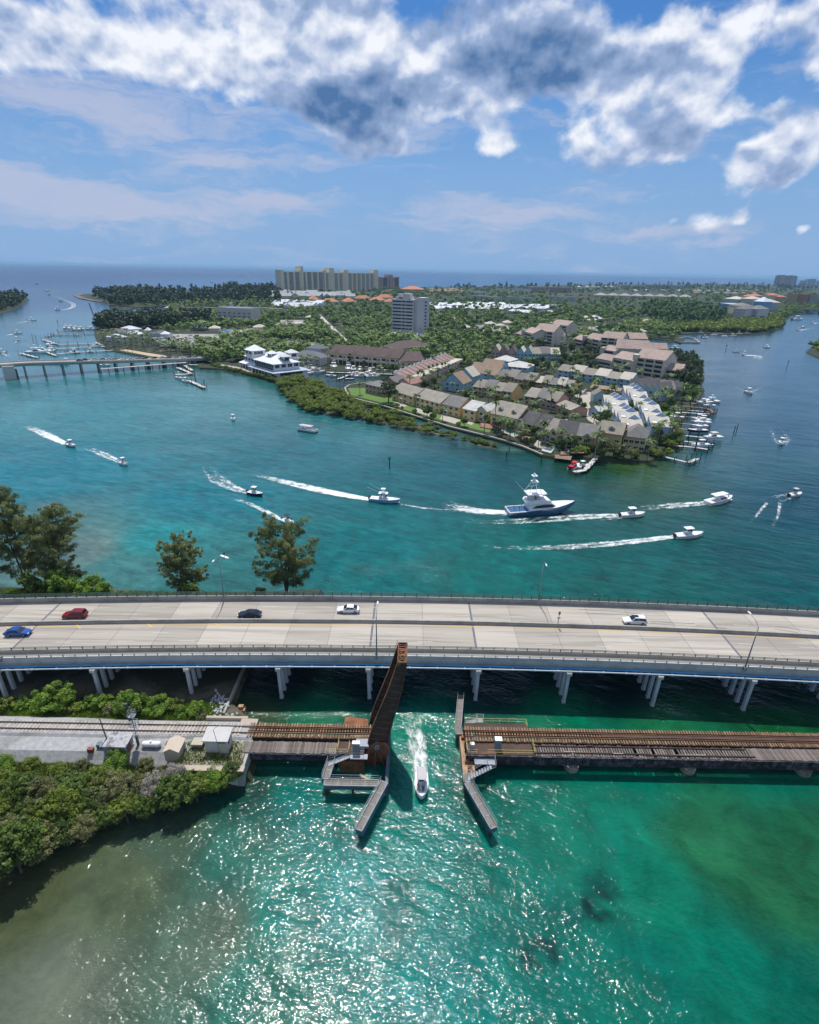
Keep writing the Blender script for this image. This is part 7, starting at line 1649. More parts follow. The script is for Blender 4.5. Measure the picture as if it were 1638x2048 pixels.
block((1521,630),(1538,630),26,26,mat('wall_bright_blue',(.16,.34,.58)),METR,'round blue corner building with white conical roof','hip',9,4,5,4)
for i in range(5): block((1480+i*23,606+(i % 2)),(1501+i*23,607),19+(i % 3)*2,34,[wallm('apricot',(.50,.33,.21)),wallm('pale_stone',(.5,.5,.5)),CRW][i % 3],ORR,'orange roofed mediterranean block, %s from the left behind the marina village' % ordn[i],'hip',6,6,5,3.6)
for i in range(4): block((1570+i*22,611+i),(1590+i*22,612+i),30,30,[wallm('mustard_tower',(.46,.34,.16)),wallm('terracotta',(.38,.18,.12)),wallm('grey_green',(.33,.36,.33))][i % 3],ORR,'colourful tall block, %s from the left at the right edge' % ordn[i],'flat',1.5,6,7,4)
for i in range(8): block((1186+i*24,597+i*.5),(1207+i*24,598+i*.5),11,30,CRW,roofm('dove_grey',(.33,.31,.30)),'long block with pale grey hip roof, %s from the left in the distant line' % ordn[i],'hip',7,8,3,3.4)
block((1060,585),(1092,585),20,34,wallm('brown_condo',(.33,.24,.2)),CONDW,'pinkish brown balcony block, left of two beyond the white office','flat',2,7,4,4); block((1098,585),(1142,586),20,34,wallm('brown_condo',(.33,.24,.2)),CONDW,'pinkish brown balcony block, right of two beyond the white office','flat',2,9,4,4)
block((1023,586),(1062,587),14,40,WHW,WHR,'white flat roofed office with stepped top among trees','flat',2,5,3,4)
for i,(A,B) in enumerate((((935,599),(990,604)),((1010,603),(1062,606)),((1095,601),(1150,603)))): block(A,B,11,22,mat('wall_pale_concrete',(.45,.45,.44),.85),WHR,'long three storey pale concrete block, %s from the left beyond the white roofs' % ordn[i],'flat',1.5,12,3,3.4)
block((952,592),(972,592),12,24,WHW,WHR,'white low block with flat roof left of the white office','flat',1.5,5,3,3.4); block((1140,598),(1185,601),8,34,CRW,TBR,'tan warehouse with brown roof beyond the pale blocks','flat',1,3,1)
block((800,587),(846,588),14,60,wallm('salmon',(.42,.27,.21)),ORR,'salmon building with broad orange roof by the beach right of the mid rise','hip',10,8,3,4)
block((437,646),(505,649),20,26,wallm('pinkish_office',(.56,.50,.47)),GRW,'pinkish grey four storey office with dark window bands','flat',1.5,7,4,4.2,ww=4); house((462,640),(466,640),22,23,'flat',1,wallm('pinkish_office',(.56,.50,.47)),GRW,'blank stair core of the pinkish grey office','stair_core',nwin=0,floors=0,cat='building')
for i in range(4): block((348+i*54,627),(400+i*54,627+i),9,22,CRW,roofm('mauve_flat',(.22,.18,.18)),'long low mauve roofed block, %s from the left behind the pines' % ordn[i],'flat',.8,9,2,3.6)
# houses of the villages far off: one of each kind, then copies
def small_house(w_,d_,h_,rk,rh,wm,rm):
 t_=thing('house','x','house'); walls(t_,rk,-w_/2,w_/2,-d_/2,d_/2,h_,rh,wm); roof_part(t_,rk,-w_/2,w_/2,-d_/2,d_/2,h_,rh,rm,.5)
 KIDS[t_.name]=list(c for c in COL.objects if c.parent == t_); return t_
used_h={}
def scatter_houses(kindargs,pts,labf,group,rz=.2,sc_=1.0):
 key=group; proto=small_house(*kindargs)
 for i,(x,y) in enumerate(pts):
  p=P(x,y,1.2); r_=rz+random.uniform(-.12,.12)+(math.pi/2 if random.random() < .3 else 0)
  if i == 0: o=proto; o.location=tuple(p); o.rotation_euler=(0,0,r_); o.scale=(sc_,)*3; o['label']=labf; o['group']=group
  else: o=again(proto,tuple(p),r_,labf,group,sc_*random.uniform(.85,1.15))
def grid(x0,x1,y0,y1,nx,ny,jx=3,jy=1.0): return [(x0+(x1 - x0)*(i+.5)/nx+random.uniform(-jx,jx),y0+(y1 - y0)*(j+.5)/ny+random.uniform(-jy,jy)) for j in range(ny) for i in range(nx)]
scatter_houses((15,12,5,'y',5,WHW,METR),grid(548,650,610,622,14,2),'white gabled cottage in the bright village left of the orange roofs','white cottage village',.3,1.2)
scatter_houses((26,16,8,'x',6,GRW,roofm('pale_grey',(.42,.42,.42))),grid(548,705,591,601,16,2,3,.8),'pale grey roofed beach house below the long high rise','pale grey beach village',.3,1.1)
scatter_houses((34,20,6,'hip',6,CRW,ORR),[(628,605),(660,609),(698,610),(726,603),(755,606),(785,609),(770,601),(640,598)],'orange roofed hall among trees left of the office tower','orange roofed halls',.2,1.25)
scatter_houses((20,9,3,'x',1.4,WHW,METR),grid(855,1012,609,622,22,4,3,1),'white mobile home in the park right of the office tower','white mobile homes',.1,1.25); scatter_houses((18,12,4,'x',2.5,WHW,METR),grid(1020,1110,614,622,10,2,4,1),'white roofed bungalow behind the mobile home park','white bungalows',.1,1.1)
scatter_houses((15,12,3.6,'hip',3,CRW,CREAMR),[(905,642),(1000,655),(1015,650),(980,652),(930,660),(1045,628),(1170,640),(1185,645),(1100,628),(1280,668),(560,655),(590,652),(620,640),(520,660),(430,662)],'small pale roofed building half hidden by trees','pale roofs among the trees')
scatter_houses((18,14,5,'hip',4,CRW,TBR),grid(860,930,580,588,6,2,3,.6)+grid(1380,1540,582,592,8,2,6,1),'tan roofed house in the distant trees','tan roofs in the distance',.2,1.3)
scatter_houses((16,14,5,'hip',4,WHW,CREAMR),grid(1150,1230,572,580,6,1,4,.5)+grid(1250,1500,583,586,8,1,6,.6),'pale house dot in the distant trees','pale houses in the distance',.2,1.4)
house((1172,640),(1190,643),16,4,'hip',4.5,CRW,METR,'white hip roofed pavilion behind the condominiums','pavilion',nwin=0,floors=0,cat='pavilion'); house((1016,627),(1026,628),12,5,'hip',4,BLUEW,METR,'light blue house with white roof among the middle trees','house',nwin=1); house((1030,629),(1058,631),14,5,'x',4,BLUEW,METR,'pale blue long house among the middle trees','house',nwin=2)
# waterfront village by the left marina
for (A,B,d_,h_,rm,lab) in (((214,682),(232,685),14,4.5,METR,'white metal roofed shed at the root of the left docks'),((224,672),(248,676),16,5,roofm('slate',(.12,.13,.15)),'grey roofed building among white ones by the left docks'),((243,665),(262,668),14,5,METR,'white roofed building behind the grey one by the left docks'),((252,675),(275,678),14,4.5,METR,'second white roofed building by the left docks'),((300,676),(324,678),16,5,roofm('slate',(.12,.13,.15)),'slate roofed house above the boat racks'),((322,680),(338,680),8,6,METR,'small square kiosk with white hip roof above the boat racks'),((242,657),(258,658),12,5,GRYR,'grey hip roofed house in front of the pines'),((290,668),(300,668),8,4,METR,'small white shed beside the pines'),((390,652),(410,653),12,4,WHR,'white low building with blue awning among trees'),((330,620),(350,621),10,4,METR,'white boathouse on the far side of the cove')):
 house(A,B,d_,h_,'hip',3,WHW,rm,lab,'harbour_building',nwin=2,floors=1,cat='building')
for (x,y,w_) in ((450,668,8),(398,661,9)):
 p=P(x,y,1.2); t_=thing('blue_tent','bright blue awning among the palms, %s one' % ('right' if x > 420 else 'left'),'awning',tuple(p)); m_=MB(); m_.loft([[(-w_,-w_/2,3.4),(w_,-w_/2,3.4),(0,0,5.6)],[(-w_,w_/2,3.4),(w_,w_/2,3.4),(0,.3,5.6)]]); m_.build('canopy',mat('canvas_bright_blue',(.02,.18,.52),.8),t_); m_=MB()
 for sx_ in (-1,1):
  for sy_ in (-1,1): m_.cyl(sx_*w_*.95,sy_*w_*.45,0,3.4,.12,5)
 m_.build('poles',STEEL,t_)
# crane
p=P(190,640,1.2); t_=thing('crane','dark lattice crane leaning over the trees beside the inlet','crane',tuple(p)); m_=MB(); a=Vector((0,0,2)); b=PY(178,606,p.y) - p
for dx_,dy_ in ((-.6,-.6),(.6,-.6),(.6,.6),(-.6,.6)): m_.bar(a+Vector((dx_,dy_,0)),b+Vector((dx_*.4,dy_*.4,0)),.25,.25)
for i in range(14):
 q0=a.lerp(b,i/14); q1=a.lerp(b,(i+1)/14); s_=-1 if i % 2 else 1; m_.bar(q0+Vector((.5*s_,-.5,0)),q1+Vector((-.5*s_,-.5,0)),.15,.15); m_.bar(q0+Vector((.5*s_,.5,0)),q1+Vector((-.5*s_,.5,0)),.15,.15)
m_.build('boom',DSTEEL,t_); m_=MB(); m_.box(-2.5,-1.6,0,2.5,1.6,3.2); m_.build('cab',DSTEEL,t_)
# ------------------------------------------------------------------ bridge at upper left with its fishing pier
lb=thing('road_bridge','distant concrete road bridge on fan shaped pile bents at upper left','bridge')
A0=Vector((-274.2,393.8,0)); A1=Vector((-241.9,422.7,0)); d_=(P(392,722,3) - A0); d_.z=0; d_.normalize(); s_=Vector((-d_.y,d_.x,0))
def lbz(u): return 9.6 - max(0,u)*.042
Ltot=128
for i in range(-8,16):
 u0=i*8.6; u1=u0+8.56; p0=A0+d_*u0; p1=A0+d_*u1; z0,z1=lbz(u0),lbz(u1)
 if u0 > Ltot: break
 w_=12.0
 m_=MB(); m_.loft([[p+s_*-.6+Vector((0,0,z - .9)),p+s_*w_+Vector((0,0,z - .9)),p+s_*w_+Vector((0,0,z)),p+s_*-.6+Vector((0,0,z))] for p,z in ((p0,z0),(p1,z1))]); m_.build('deck_slab',ROAD,lb)
 m_=MB(); m_.loft([[p+s_*-.6+Vector((0,0,z)),p+s_*-.3+Vector((0,0,z)),p+s_*-.3+Vector((0,0,z+.85)),p+s_*-.6+Vector((0,0,z+.85))] for p,z in ((p0,z0),(p1,z1))]); m_.build('parapet',CONC_L,lb); m_=MB(); m_.loft([[p+s_*(w_ - .3)+Vector((0,0,z)),p+s_*w_+Vector((0,0,z)),p+s_*w_+Vector((0,0,z+.85)),p+s_*(w_ - .3)+Vector((0,0,z+.85))] for p,z in ((p0,z0),(p1,z1))]); m_.build('parapet',CONC_L,lb)
GREENB=mat('bridge_beam_green',(.20,.27,.24),.8,.1,.4)
m_=MB(); m_.loft([[p+s_*-.75+Vector((0,0,z - 1.5)),p+s_*-.62+Vector((0,0,z - 1.5)),p+s_*-.62+Vector((0,0,z - .1)),p+s_*-.75+Vector((0,0,z - .1))] for p,z in ((A0+d_*-68,lbz(-68)),(A0,lbz(0)),(A0+d_*Ltot,lbz(Ltot)))]); m_.build('fascia_beam',GREENB,lb)
for k,u in enumerate([-1.5+11.8*i for i in range(11)]):
 p=A0+d_*u; z=lbz(u) - 1.5; m_=MB(); m_.bar(p+Vector((0,0,z)) - s_*.4,p+Vector((0,0,z))+s_*12.2,1.0,.9); cap=m_.build('pier_cap',CONC,lb)
 for j in range(8): m_=MB(); q=p+s_*(.2+j*1.6); m_.bar(q+Vector((0,0,-1)),q+Vector((0,0,z - .4)),.8,.8); m_.build('pile',CONC,cap)
q=A0 - d_*14.5; m_=MB(); m_.prism([tuple((q+s_*-3)[:2]),tuple((q+d_*7 - s_*3)[:2]),tuple((q+d_*7+s_*13)[:2]),tuple((q+s_*13)[:2])],-1,9); m_.build('bascule_pier',mat('pale_pier',(.50,.49,.46),.85,.1,.3),lb)
m_=MB(); m_.prism([tuple((q+d_*7.3+s_*-4)[:2]),tuple((q+d_*8.3 - s_*4)[:2]),tuple((q+d_*8.3+s_*12)[:2]),tuple((q+d_*7.3+s_*12)[:2])],-1,5); m_.build('fender',PLANKD,lb)
for i,(u,pn,c) in enumerate(((34,'black',(.01,.01,.012)),(37.5,'black',(.01,.01,.012)),(44,'w',(.7,.7,.7)),(49.5,'s',(.35,.36,.38)),(54,'w',(.7,.7,.7)),(58,'m',(.3,.32,.34)),(64.5,'w',(.7,.7,.7)),(69.5,'w',(.7,.7,.7)),(75,'s',(.35,.36,.38)),(80,'n',(.02,.03,.06)),(87,'black',(.01,.01,.012)),(93,'s',(.35,.36,.38)),(98,'g',(.08,.08,.09)),(104,'m',(.3,.32,.34)),(109,'w',(.7,.7,.7)),(114,'k',(.03,.03,.04)),(119,'b',(.2,.3,.4)))):
 p=A0+d_*u+s_*(9.2 if i % 7 else 6.0); t_=thing('car',{'black': 'black car','w': 'white car','s': 'silver car','m': 'grey car','n': 'navy car','g': 'charcoal car','k': 'black pickup','b': 'pale blue car'}[pn]+' in the queue on the distant left bridge','car',(p.x,p.y,lbz(u)+.02),math.atan2(d_.y,d_.x)+(math.pi if i % 7 else 0),'cars queuing on the distant bridge')
 pm2=paint('queue_'+pn,c); m_=MB(); m_.loft([[(x,-.9*w2,.3),(x,-.92*w2,z1),(x,.92*w2,z1),(x,.9*w2,.3)] for x,w2,z1 in ((-2.3,.92,.8),(-1.9,1,.98),(.9,1,.98),(2.1,.95,.78),(2.3,.88,.6))]); m_.build('body',pm2,t_)
 m_=MB(); m_.loft([[(x,-.8,.95),(x,-.66,z1),(x,.66,z1),(x,.8,.95)] for x,z1 in ((-1.9,1.0),(-1.2,1.5),(.2,1.5),(1.0,1.0))]); m_.build('cabin',GLASS,t_); m_=MB(); m_.box(-1.25,-.66,1.49,.25,.66,1.54); m_.build('roof',pm2,t_)
 for sx_ in (-1.4,1.4): m_=MB(); m_.tube([(sx_,-.95,.32),(sx_,.95,.32)],.32,8); m_.build('wheel',TYRE,t_)
f0=P(201,738,2.8); f1=P(372,725,2.8)
t_=thing('fishing_pier','low pale fishing pier alongside the distant left bridge','pier'); n=12
for i in range(n):
 a=f0.lerp(f1,i/n); b=f0.lerp(f1,(i+.99)/n); m_=MB(); m_.bar(a,b,3.6,.4); m_.build('deck_panel',CONC_L,t_); yrail(t_,[a+Vector((0,0,.2)) - s_*1.7,b+Vector((0,0,.2)) - s_*1.7],1.1,STEEL,'railing',2.5); m_=MB()
 for e in (-1.3,0,1.3): m_.bar(a+s_*e - Vector((0,0,3.6)),a+s_*e - Vector((0,0,.2)),.35,.35)
 m_.build('bent',CONC,t_)
# ------------------------------------------------------------------ docks, piers and berthed boats
WOODP=mat('pale_dock_boards',(.48,.46,.43),.9,.15,1.2,rnd=.1); WOODB=mat('brown_dock_boards',(.26,.17,.12),.9,.2,1.2,rnd=.1)
def dock(pts,label,z=1.3,w_=1.5,mm=None,pil=6.0,ph=3.6,name='dock',group=None,piled=True,sides=(1,-1)):
 t_=thing(name,label,'dock',(0,0,0),0,group); Q=[P(x,y,z) for x,y in pts]; mm=mm or WOODP
 for a,b in zip(Q[:-1],Q[1:]):
  d=b - a; L=d.length; d.normalize(); s=Vector((-d.y,d.x,0)); n=max(1,round(L/4))
  for i in range(n): m_=MB(); m_.bar(a+d*(L*i/n+.02),a+d*(L*(i+1)/n - .02),w_,.18); m_.build('deck_section',mm,t_)
  m_=MB(); m_.bar(a - Vector((0,0,.22)),b - Vector((0,0,.22)),w_*.8,.22); m_.build('stringer',PLANKD,t_)
  if piled:
   k=max(1,round(L/pil))
   for i in range(k+1):
    for sd_ in sides: c=a+d*(L*i/k)+s*(sd_*(w_/2+.2)); m_=MB(); m_.cyl(c.x,c.y,-2,z+ph*random.uniform(.25,.75),.17,6); m_.build('piling',PLANKD,t_)
 return t_
DG='docks on the right side of the townhouse point'
for pts,lab,mm in (([(1326,913),(1376,925),(1396,917)],'lowest white dock with an upturned end off the point',WOODP),([(1341,890.5),(1391,895),(1416,899)],'white dock second from the bottom ending at a boat lift',WOODP),([(1352,880.7),(1427,889.5)],'white dock third from the bottom beside the lifted boat',WOODP),([(1358.5,870),(1414.5,876)],'white dock fourth from the bottom',WOODP),([(1356,857),(1381,860)],'short brown dock beside the blue hulled boat',WOODB),([(1340,846),(1385,849)],'brown dock in the middle of the group',WOODB),([(1338,832),(1412,836)],'long dock seventh from the bottom with brown edge',WOODB),([(1342,824),(1419,828)],'long white dock eighth from the bottom',WOODP),([(1353,819),(1407,823)],'white dock ninth from the bottom',WOODP),([(1363,812),(1414,817),(1430,825),(1411,824)],'brown dock ending in a square platform',WOODB),([(1380,806.5),(1409,808.5)],'short brown dock near the top',WOODB),([(1386,801),(1409,803)],'uppermost short white dock',WOODP)):
 dock(pts,lab,1.4,1.6,mm,5.0,4.4,group=DG)
hb=[center_console('x',9.5,2.9,None,None,outboards=3)[0],center_console('x',10.5,3.1,mat('navy_hull',(.015,.025,.07)),None,outboards=3)[0],center_console('x',11.0,3.6,None,CREAM,outboards=0,cabin=True)[0],center_console('x',8.5,2.8,None,False,outboards=2)[0],center_console('x',12.5,4.2,None,None,True,0,cabin=True)[0]]
usedb=[False]*5
def berth(k,px,py,head,label,z=0.0,sc_=1.0,group='boats berthed at docks'):
 p=P(px,py,z+.4)
 if not usedb[k]:
  usedb[k]=True; o=hb[k]; KIDS[o.name]=[c for c in COL.objects if c.parent == o]; o['label']=label; o['group']=group; o.location=(p.x,p.y,z); o.rotation_euler=(0,0,head); o.scale=(sc_,)*3; return o
 return again(hb[k],(p.x,p.y,z),head,label,group,sc_)
for (k,x,y,z,hd,lab) in ((0,1400,891,1.4,3.3,'white center console raised on the lift at the second dock from the bottom'),(2,1424,876,1.2,3.4,'white cabin boat with cream canopy at the outer berth'),(1,1394,862,1.2,3.2,'long boat with navy hull on a lift among the docks'),(0,1398,853,1.2,3.2,'white boat just above the navy hulled one'),(2,1401,846,1.2,3.2,'white boat with beige seats in the middle of the docks'),(3,1396,838,1.2,3.2,'open white boat with flat white awning among the docks'),(0,1404,841,1.2,3.2,'white boat with long outriggers pointing to the river'),(3,1418,812,1.4,3.3,'white boat hull on the lift near the square platform'),(4,1420,804,0,3.3,'white sport fisher with tower at the uppermost docks'),(3,1405,806,1.4,3.3,'slim white boat on a lift behind the sport fisher'),(3,1352,835,.4,3.0,'small dark covered boat near the shore end of the docks')): berth(k,x,y,hd,lab,z)
dock([(1181,902),(1191,917),(1170,940),(1148,944)],'white jetty bending round the red covered boat',1.1,2.0,WOODP,5,2.6)
o=center_console('white boat with bright red covers moored inside the white jetty',8.5,2.8,None,REDCV,outboards=2); put_boat(o,(1141,940),(1157,928)); m_=MB(); m_.box(-4.3,-1.0,1.2,-2.2,1.0,2.2); m_.box(-2.3,-.6,1.2,1.0,.6,1.9); m_.build('red_cover',REDCV,o[0])
o=center_console('white tender with pale cover beside the red covered boat',6.2,2.3,None,False,outboards=1); put_boat(o,(1158,935),(1174,929)); m_=MB(); m_.loft([[(-1.5,-.9,1),(-1.5,0,1.6),(-1.5,.9,1)],[(2.3,-.7,1.1),(2.3,0,1.5),(2.3,.7,1.1)]]); m_.build('boat_cover',WHITE,o[0])
t_=thing('wooden_deck','stepped brown wooden deck on stilts below the yellow gabled houses','deck')
for pts,z in (([(1140,900),(1140,906),(1168,906),(1168,901)],2.6),([(1122,903),(1120,909),(1138,909),(1140,903)],2.1),([(1110,909),(1109,916),(1142,920),(1144,912)],1.6)):
 Q=[P(x,y,z) for x,y in pts]
 for i in range(8): m_=MB(); a0_=Q[0].lerp(Q[3],i/8); a1_=Q[0].lerp(Q[3],(i+.94)/8); b0_=Q[1].lerp(Q[2],i/8); b1_=Q[1].lerp(Q[2],(i+.94)/8); m_.prism([tuple(a0_[:2]),tuple(b0_[:2]),tuple(b1_[:2]),tuple(a1_[:2])],z - .12,z); m_.build('deck_section',WOODB,t_)
 yrail(t_,Q[:3],.9,WOODB,'railing',1.5)
 m_=MB()
 for q in Q: m_.cyl(q.x,q.y,-2,z - .12,.14,6)
 m_.build('stilts',PLANKD,t_)
for pts,z,lab,mm in (([(1086,893),(1083,901),(1102,906),(1108,898)],1.9,'white pool deck on the seawall below the left gabled house',WOODP),([(1045,871),(1043,879),(1062,884),(1068,876)],1.7,'pink paved deck among palms beside the seawall',mat('pink_paver',(.42,.24,.19),.9,.15)),([(962,845),(960,853),(984,858),(988,849)],1.7,'reddish wooden terrace at the left of the large villa',mat('red_deck',(.30,.15,.10),.9,.15))):
 t_=thing('terrace',lab,'terrace'); Q=[P(x,y,z) for x,y in pts]; m_=MB(); m_.prism([tuple(q[:2]) for q in Q],z - .5,z); m_.build('deck_slab',mm,t_); yrail(t_,Q[:3],1.0,WHITE if mm is WOODP else mm,'railing',1.4)
# middle marina
for pts,lab in (([(676,758),(705,748),(722,745)],'floating dock with many small boats in the middle basin'),([(690,757),(708,757)],'short floating finger dock in the middle basin'),([(603,750),(640,738)],'dock under the row of white boats behind the mangroves'),([(652,744),(805,749)],'quay edge below the beige building')): dock(pts,lab,.7,2.2,WOODP if 'quay' not in lab else CONC_L,8,3.0)
for i,(k,x,y,hd,s) in enumerate(((0,612,730,.6,1.2),(2,620,728,.6,1.1),(0,607,738,.6,1.2),(2,616,741,.5,1.2),(3,623,738,.5,1.2),(0,628,743,.5,1.2),(2,634,745,.5,1.1),(3,612,748,.4,1.2),(0,605,755,.4,1.1),(3,640,744,.5,1.1),(0,597,752,.4,1.1),(2,602,744,.6,1.1),(3,608,761,.4,1.0),(0,600,762,.4,1.0))): berth(k,x,y,hd,'white motor boat in the crowded row between the restaurant and the mangroves',0,s,'boats in the middle marina')
berth(4,668,735,-1.4,'large white motor yacht at the quay left of the sport fishers',0,1.25); berth(4,697,739,-1.5,'white sport fishing boat with tower in front of the beige building',0,1.2); berth(1,707,741,-1.5,'sport boat with dark blue gear right of the white tower boat',0,1.2)
for i,(k,x,y,hd) in enumerate(((2,720,740,-1.6),(0,733,740,.2),(2,740,743,-1.6),(3,748,741,.3),(0,765,742,.1),(1,700,752,.8),(3,708,751,.8),(0,715,750,.7),(2,722,752,.6),(3,728,752,.5),(2,736,750,.5),(0,742,753,.5),(3,750,752,.2),(0,662,752,2.9))): berth(k,x,y,hd,'small boat in the crowded basin below the beige building' if k != 2 else 'cabin boat in the crowded basin below the beige building',0,.95,'boats in the middle marina')
# left marina
LM='docks of the left marina'
for pts,lab in (([(115,661),(160,659),(205,656)],'farthest dock of the left marina lined with boats'),([(93,673),(105,669.5),(150,671),(160,669)],'bent empty dock of the left marina'),([(168,668),(190,667)],'short walkway beside the bent dock'),([(86,679),(115,688)],'diagonal dock with people in the left marina'),([(115,689),(235,686)],'upper long dock of the left marina'),([(110,698),(200,692),(215,694)],'middle long dock of the left marina'),([(40,706),(75,715)],'wide dock at the left end of the marina'),([(92,704),(112,711)],'short diagonal dock in front of the sport fishers'),([(112,708),(150,705),(232,700)],'lower long dock of the left marina'),([(208,690),(225,698),(262,706)],'pale curved boardwalk behind the beach'),([(95,725),(135,728)],'dock seen just under the distant bridge'),([(355,735),(384,747),(349,750)],'pale L shaped dock in front of the bridge end'),([(378,761),(409,775)],'pale floating dock running toward the restaurant'),([(366,728),(384,741)],'gangway down to the L shaped dock'),([(372,729),(425,731)],'thin walkway from the bridge end to the promenade')): dock(pts,lab,1.0,2.6,WOODP if 'bent' not in lab else WOODB,9,3.8,group=LM)
for (k,x,y,hd,s,lab) in ((4,131,657,-1.4,1.1,'white boat with tower at the farthest left marina dock'),(2,141,658,-1.4,1.4,'white motor yacht second along the farthest dock'),(2,151,659,-1.4,1.3,'white boat with turquoise reflection at the farthest dock'),(2,161,660,-1.4,1.3,'white boat fourth along the farthest dock'),(0,183,659,0,1.3,'white boat near the pines on the farthest dock'),(4,98,690,-1.3,1.1,'sport fisher beside the diagonal dock'),(4,74,706,.1,1.5,'largest white sport fisher at the left marina'),(4,86,703,.2,1.2,'sport fisher with tall tower behind the largest one'),(4,102,703,-1.3,1.1,'sport fisher with outriggers right of two others'),(0,150,705,.1,1.1,'white topped boat on the lower long dock'),(3,182,704,-.6,1.2,'turquoise hulled boat near the lower long dock'),(2,196,692,.1,1.1,'white boat by the trees at the middle long dock'),(3,135,724,.1,1.1,'small boat seen through the bridge bents'),(0,210,731,0,1.0,'white boat behind the fishing pier bents'),(0,105,698,.2,1.0,'small boat beside the diagonal dock end')): berth(k,x,y,hd,lab,0,s)
b=center_console('white sport boat with outriggers moored at the pale L shaped dock',11,3.3,None,None,True,3); put_boat(b,(352,754),(366,758)); b=center_console('white center console moored at the pale floating dock',9.5,3.0,None,None,outboards=2); put_boat(b,(365,760),(378,764))
for (x,y) in ((378,738),(391,762),(409,774)):
 p=P(x,y,0); t_=thing('piling','tall dark piling beside the pale floating docks','piling',tuple(p),0,'tall pilings by the floating docks'); m_=MB(); m_.cyl(0,0,-2,4.6,.3,6); m_.build('timber',PLANKD,t_); m_=MB(); m_.cyl(0,0,4.6,4.9,.32,6,.1); m_.build('cap',PLANKD,t_)
# boat racks on land
rkf=[center_console('x',8.0,2.6,None,None,outboards=2,simple=True)[0]]; KIDS[rkf[0].name]=[c for c in COL.objects if c.parent == rkf[0]]; i=0
for (y,n,x0,x1,z) in ((682,11,305,366,5.0),(688,10,312,368,3.0),(694,8,320,368,1.5),(686,6,400,425,1.3),(690,4,425,455,1.3)):
 for j in range(n):
  p=P(x0+(x1 - x0)*(j+.5)/n,y,z); lb_='white boat stored ashore in the racks behind the beach trees'
  if i == 0: o=rkf[0]; o.location=(p.x,p.y,z); o.rotation_euler=(0,0,-1.3); o['label']=lb_; o['group']='boats stored ashore'
  else: again(rkf[0],(p.x,p.y,z),-1.3+random.uniform(-.06,.06),lb_,'boats stored ashore',random.uniform(.9,1.15))
  i += 1
t_=thing('boat_rack','steel boat storage rack behind the beach trees','boat rack'); m_=MB()
for x in range(303,372,6):
 a=P(x,684,1.2); m_.bar(a,a+Vector((0,0,4)),.3,.3); b=P(x,690,1.2); m_.bar(b,b+Vector((0,0,2)),.3,.3)
m_.bar(P(303,684,5),P(369,684,5),.3,.3); m_.bar(P(309,690,3),P(369,690,3),.3,.3); m_.build('frame',STEEL,t_)
# parked cars
pk=thing('parked_car','x','car'); m_=MB(); m_.loft([[(x,-.9*w2,.3),(x,-.92*w2,z1),(x,.92*w2,z1),(x,.9*w2,.3)] for x,w2,z1 in ((-2.3,.92,.8),(-1.9,1,.98),(.9,1,.98),(2.1,.95,.78),(2.3,.88,.6))]); m_.loft([[(x,-.8,.95),(x,-.66,z1),(x,.66,z1),(x,.8,.95)] for x,z1 in ((-1.9,1.0),(-1.2,1.5),(.2,1.5),(1.0,1.0))]); bo=m_.build('body',mat('parked_paint',(.45,.46,.48),.3,.05,1,rnd=.45),pk); m_=MB(); m_.loft([[(x,-.815,.97),(x,-.70,z1),(x,.70,z1),(x,.815,.97)] for x,z1 in ((-1.85,1.0),(-1.2,1.38),(.2,1.38),(.95,1.0))]); m_.build('cabin_window',GLASS,pk); KIDS[pk.name]=[c for c in COL.objects if c.parent == pk]
fp=True
for (x0,x1,y0,y1,n,lab,z) in ((772,858,666,678,26,'parked car near the foot of the office tower',1.27),(335,445,670,688,22,'parked car among the palms behind the left bridge',1.27),(445,540,660,674,14,'parked car in the tree shaded lot left of the boulevard',1.27),(560,612,643,656,10,'parked car in the lot beside the boulevard',1.27),(955,1015,652,662,10,'parked car in the distant middle lot',1.27),(505,690,686,696,20,'parked car in the lot behind the beige building',1.27),(645,705,640,692,9,'car driving on the pale boulevard',1.27),(1195,1300,640,660,12,'car on the bright road by the marina',1.27)):
 for j in range(n):
  y=random.uniform(y0,y1); x=random.uniform(x0,x1)
  if 'boulevard' in lab and 'driving' in lab: f=(y - y0)/(y1 - y0); x=645+f*54+random.uniform(-3,3)
  p=P(x,y,z); rz_=random.choice((.3,1.9))+random.uniform(-.05,.05)
  if fp: pk.location=tuple(p); pk.rotation_euler=(0,0,rz_); pk['label']=lab; pk['group']='cars in the distant car parks'; pk.scale=(1.15,)*3; fp=False
  else: again(pk,tuple(p),rz_,lab,'cars in the distant car parks',1.15)
for (x,y,lab) in ((1173,783,'white van parked in the lane between palms'),(1168,788,'dark car parked beside the white van in the lane'),(900,745,'white car by the pink stepped row'),(985,737,'silver car beside the white hip roofed houses')): again(pk,tuple(P(x,y,1.27)),.5,lab,None,1.1)
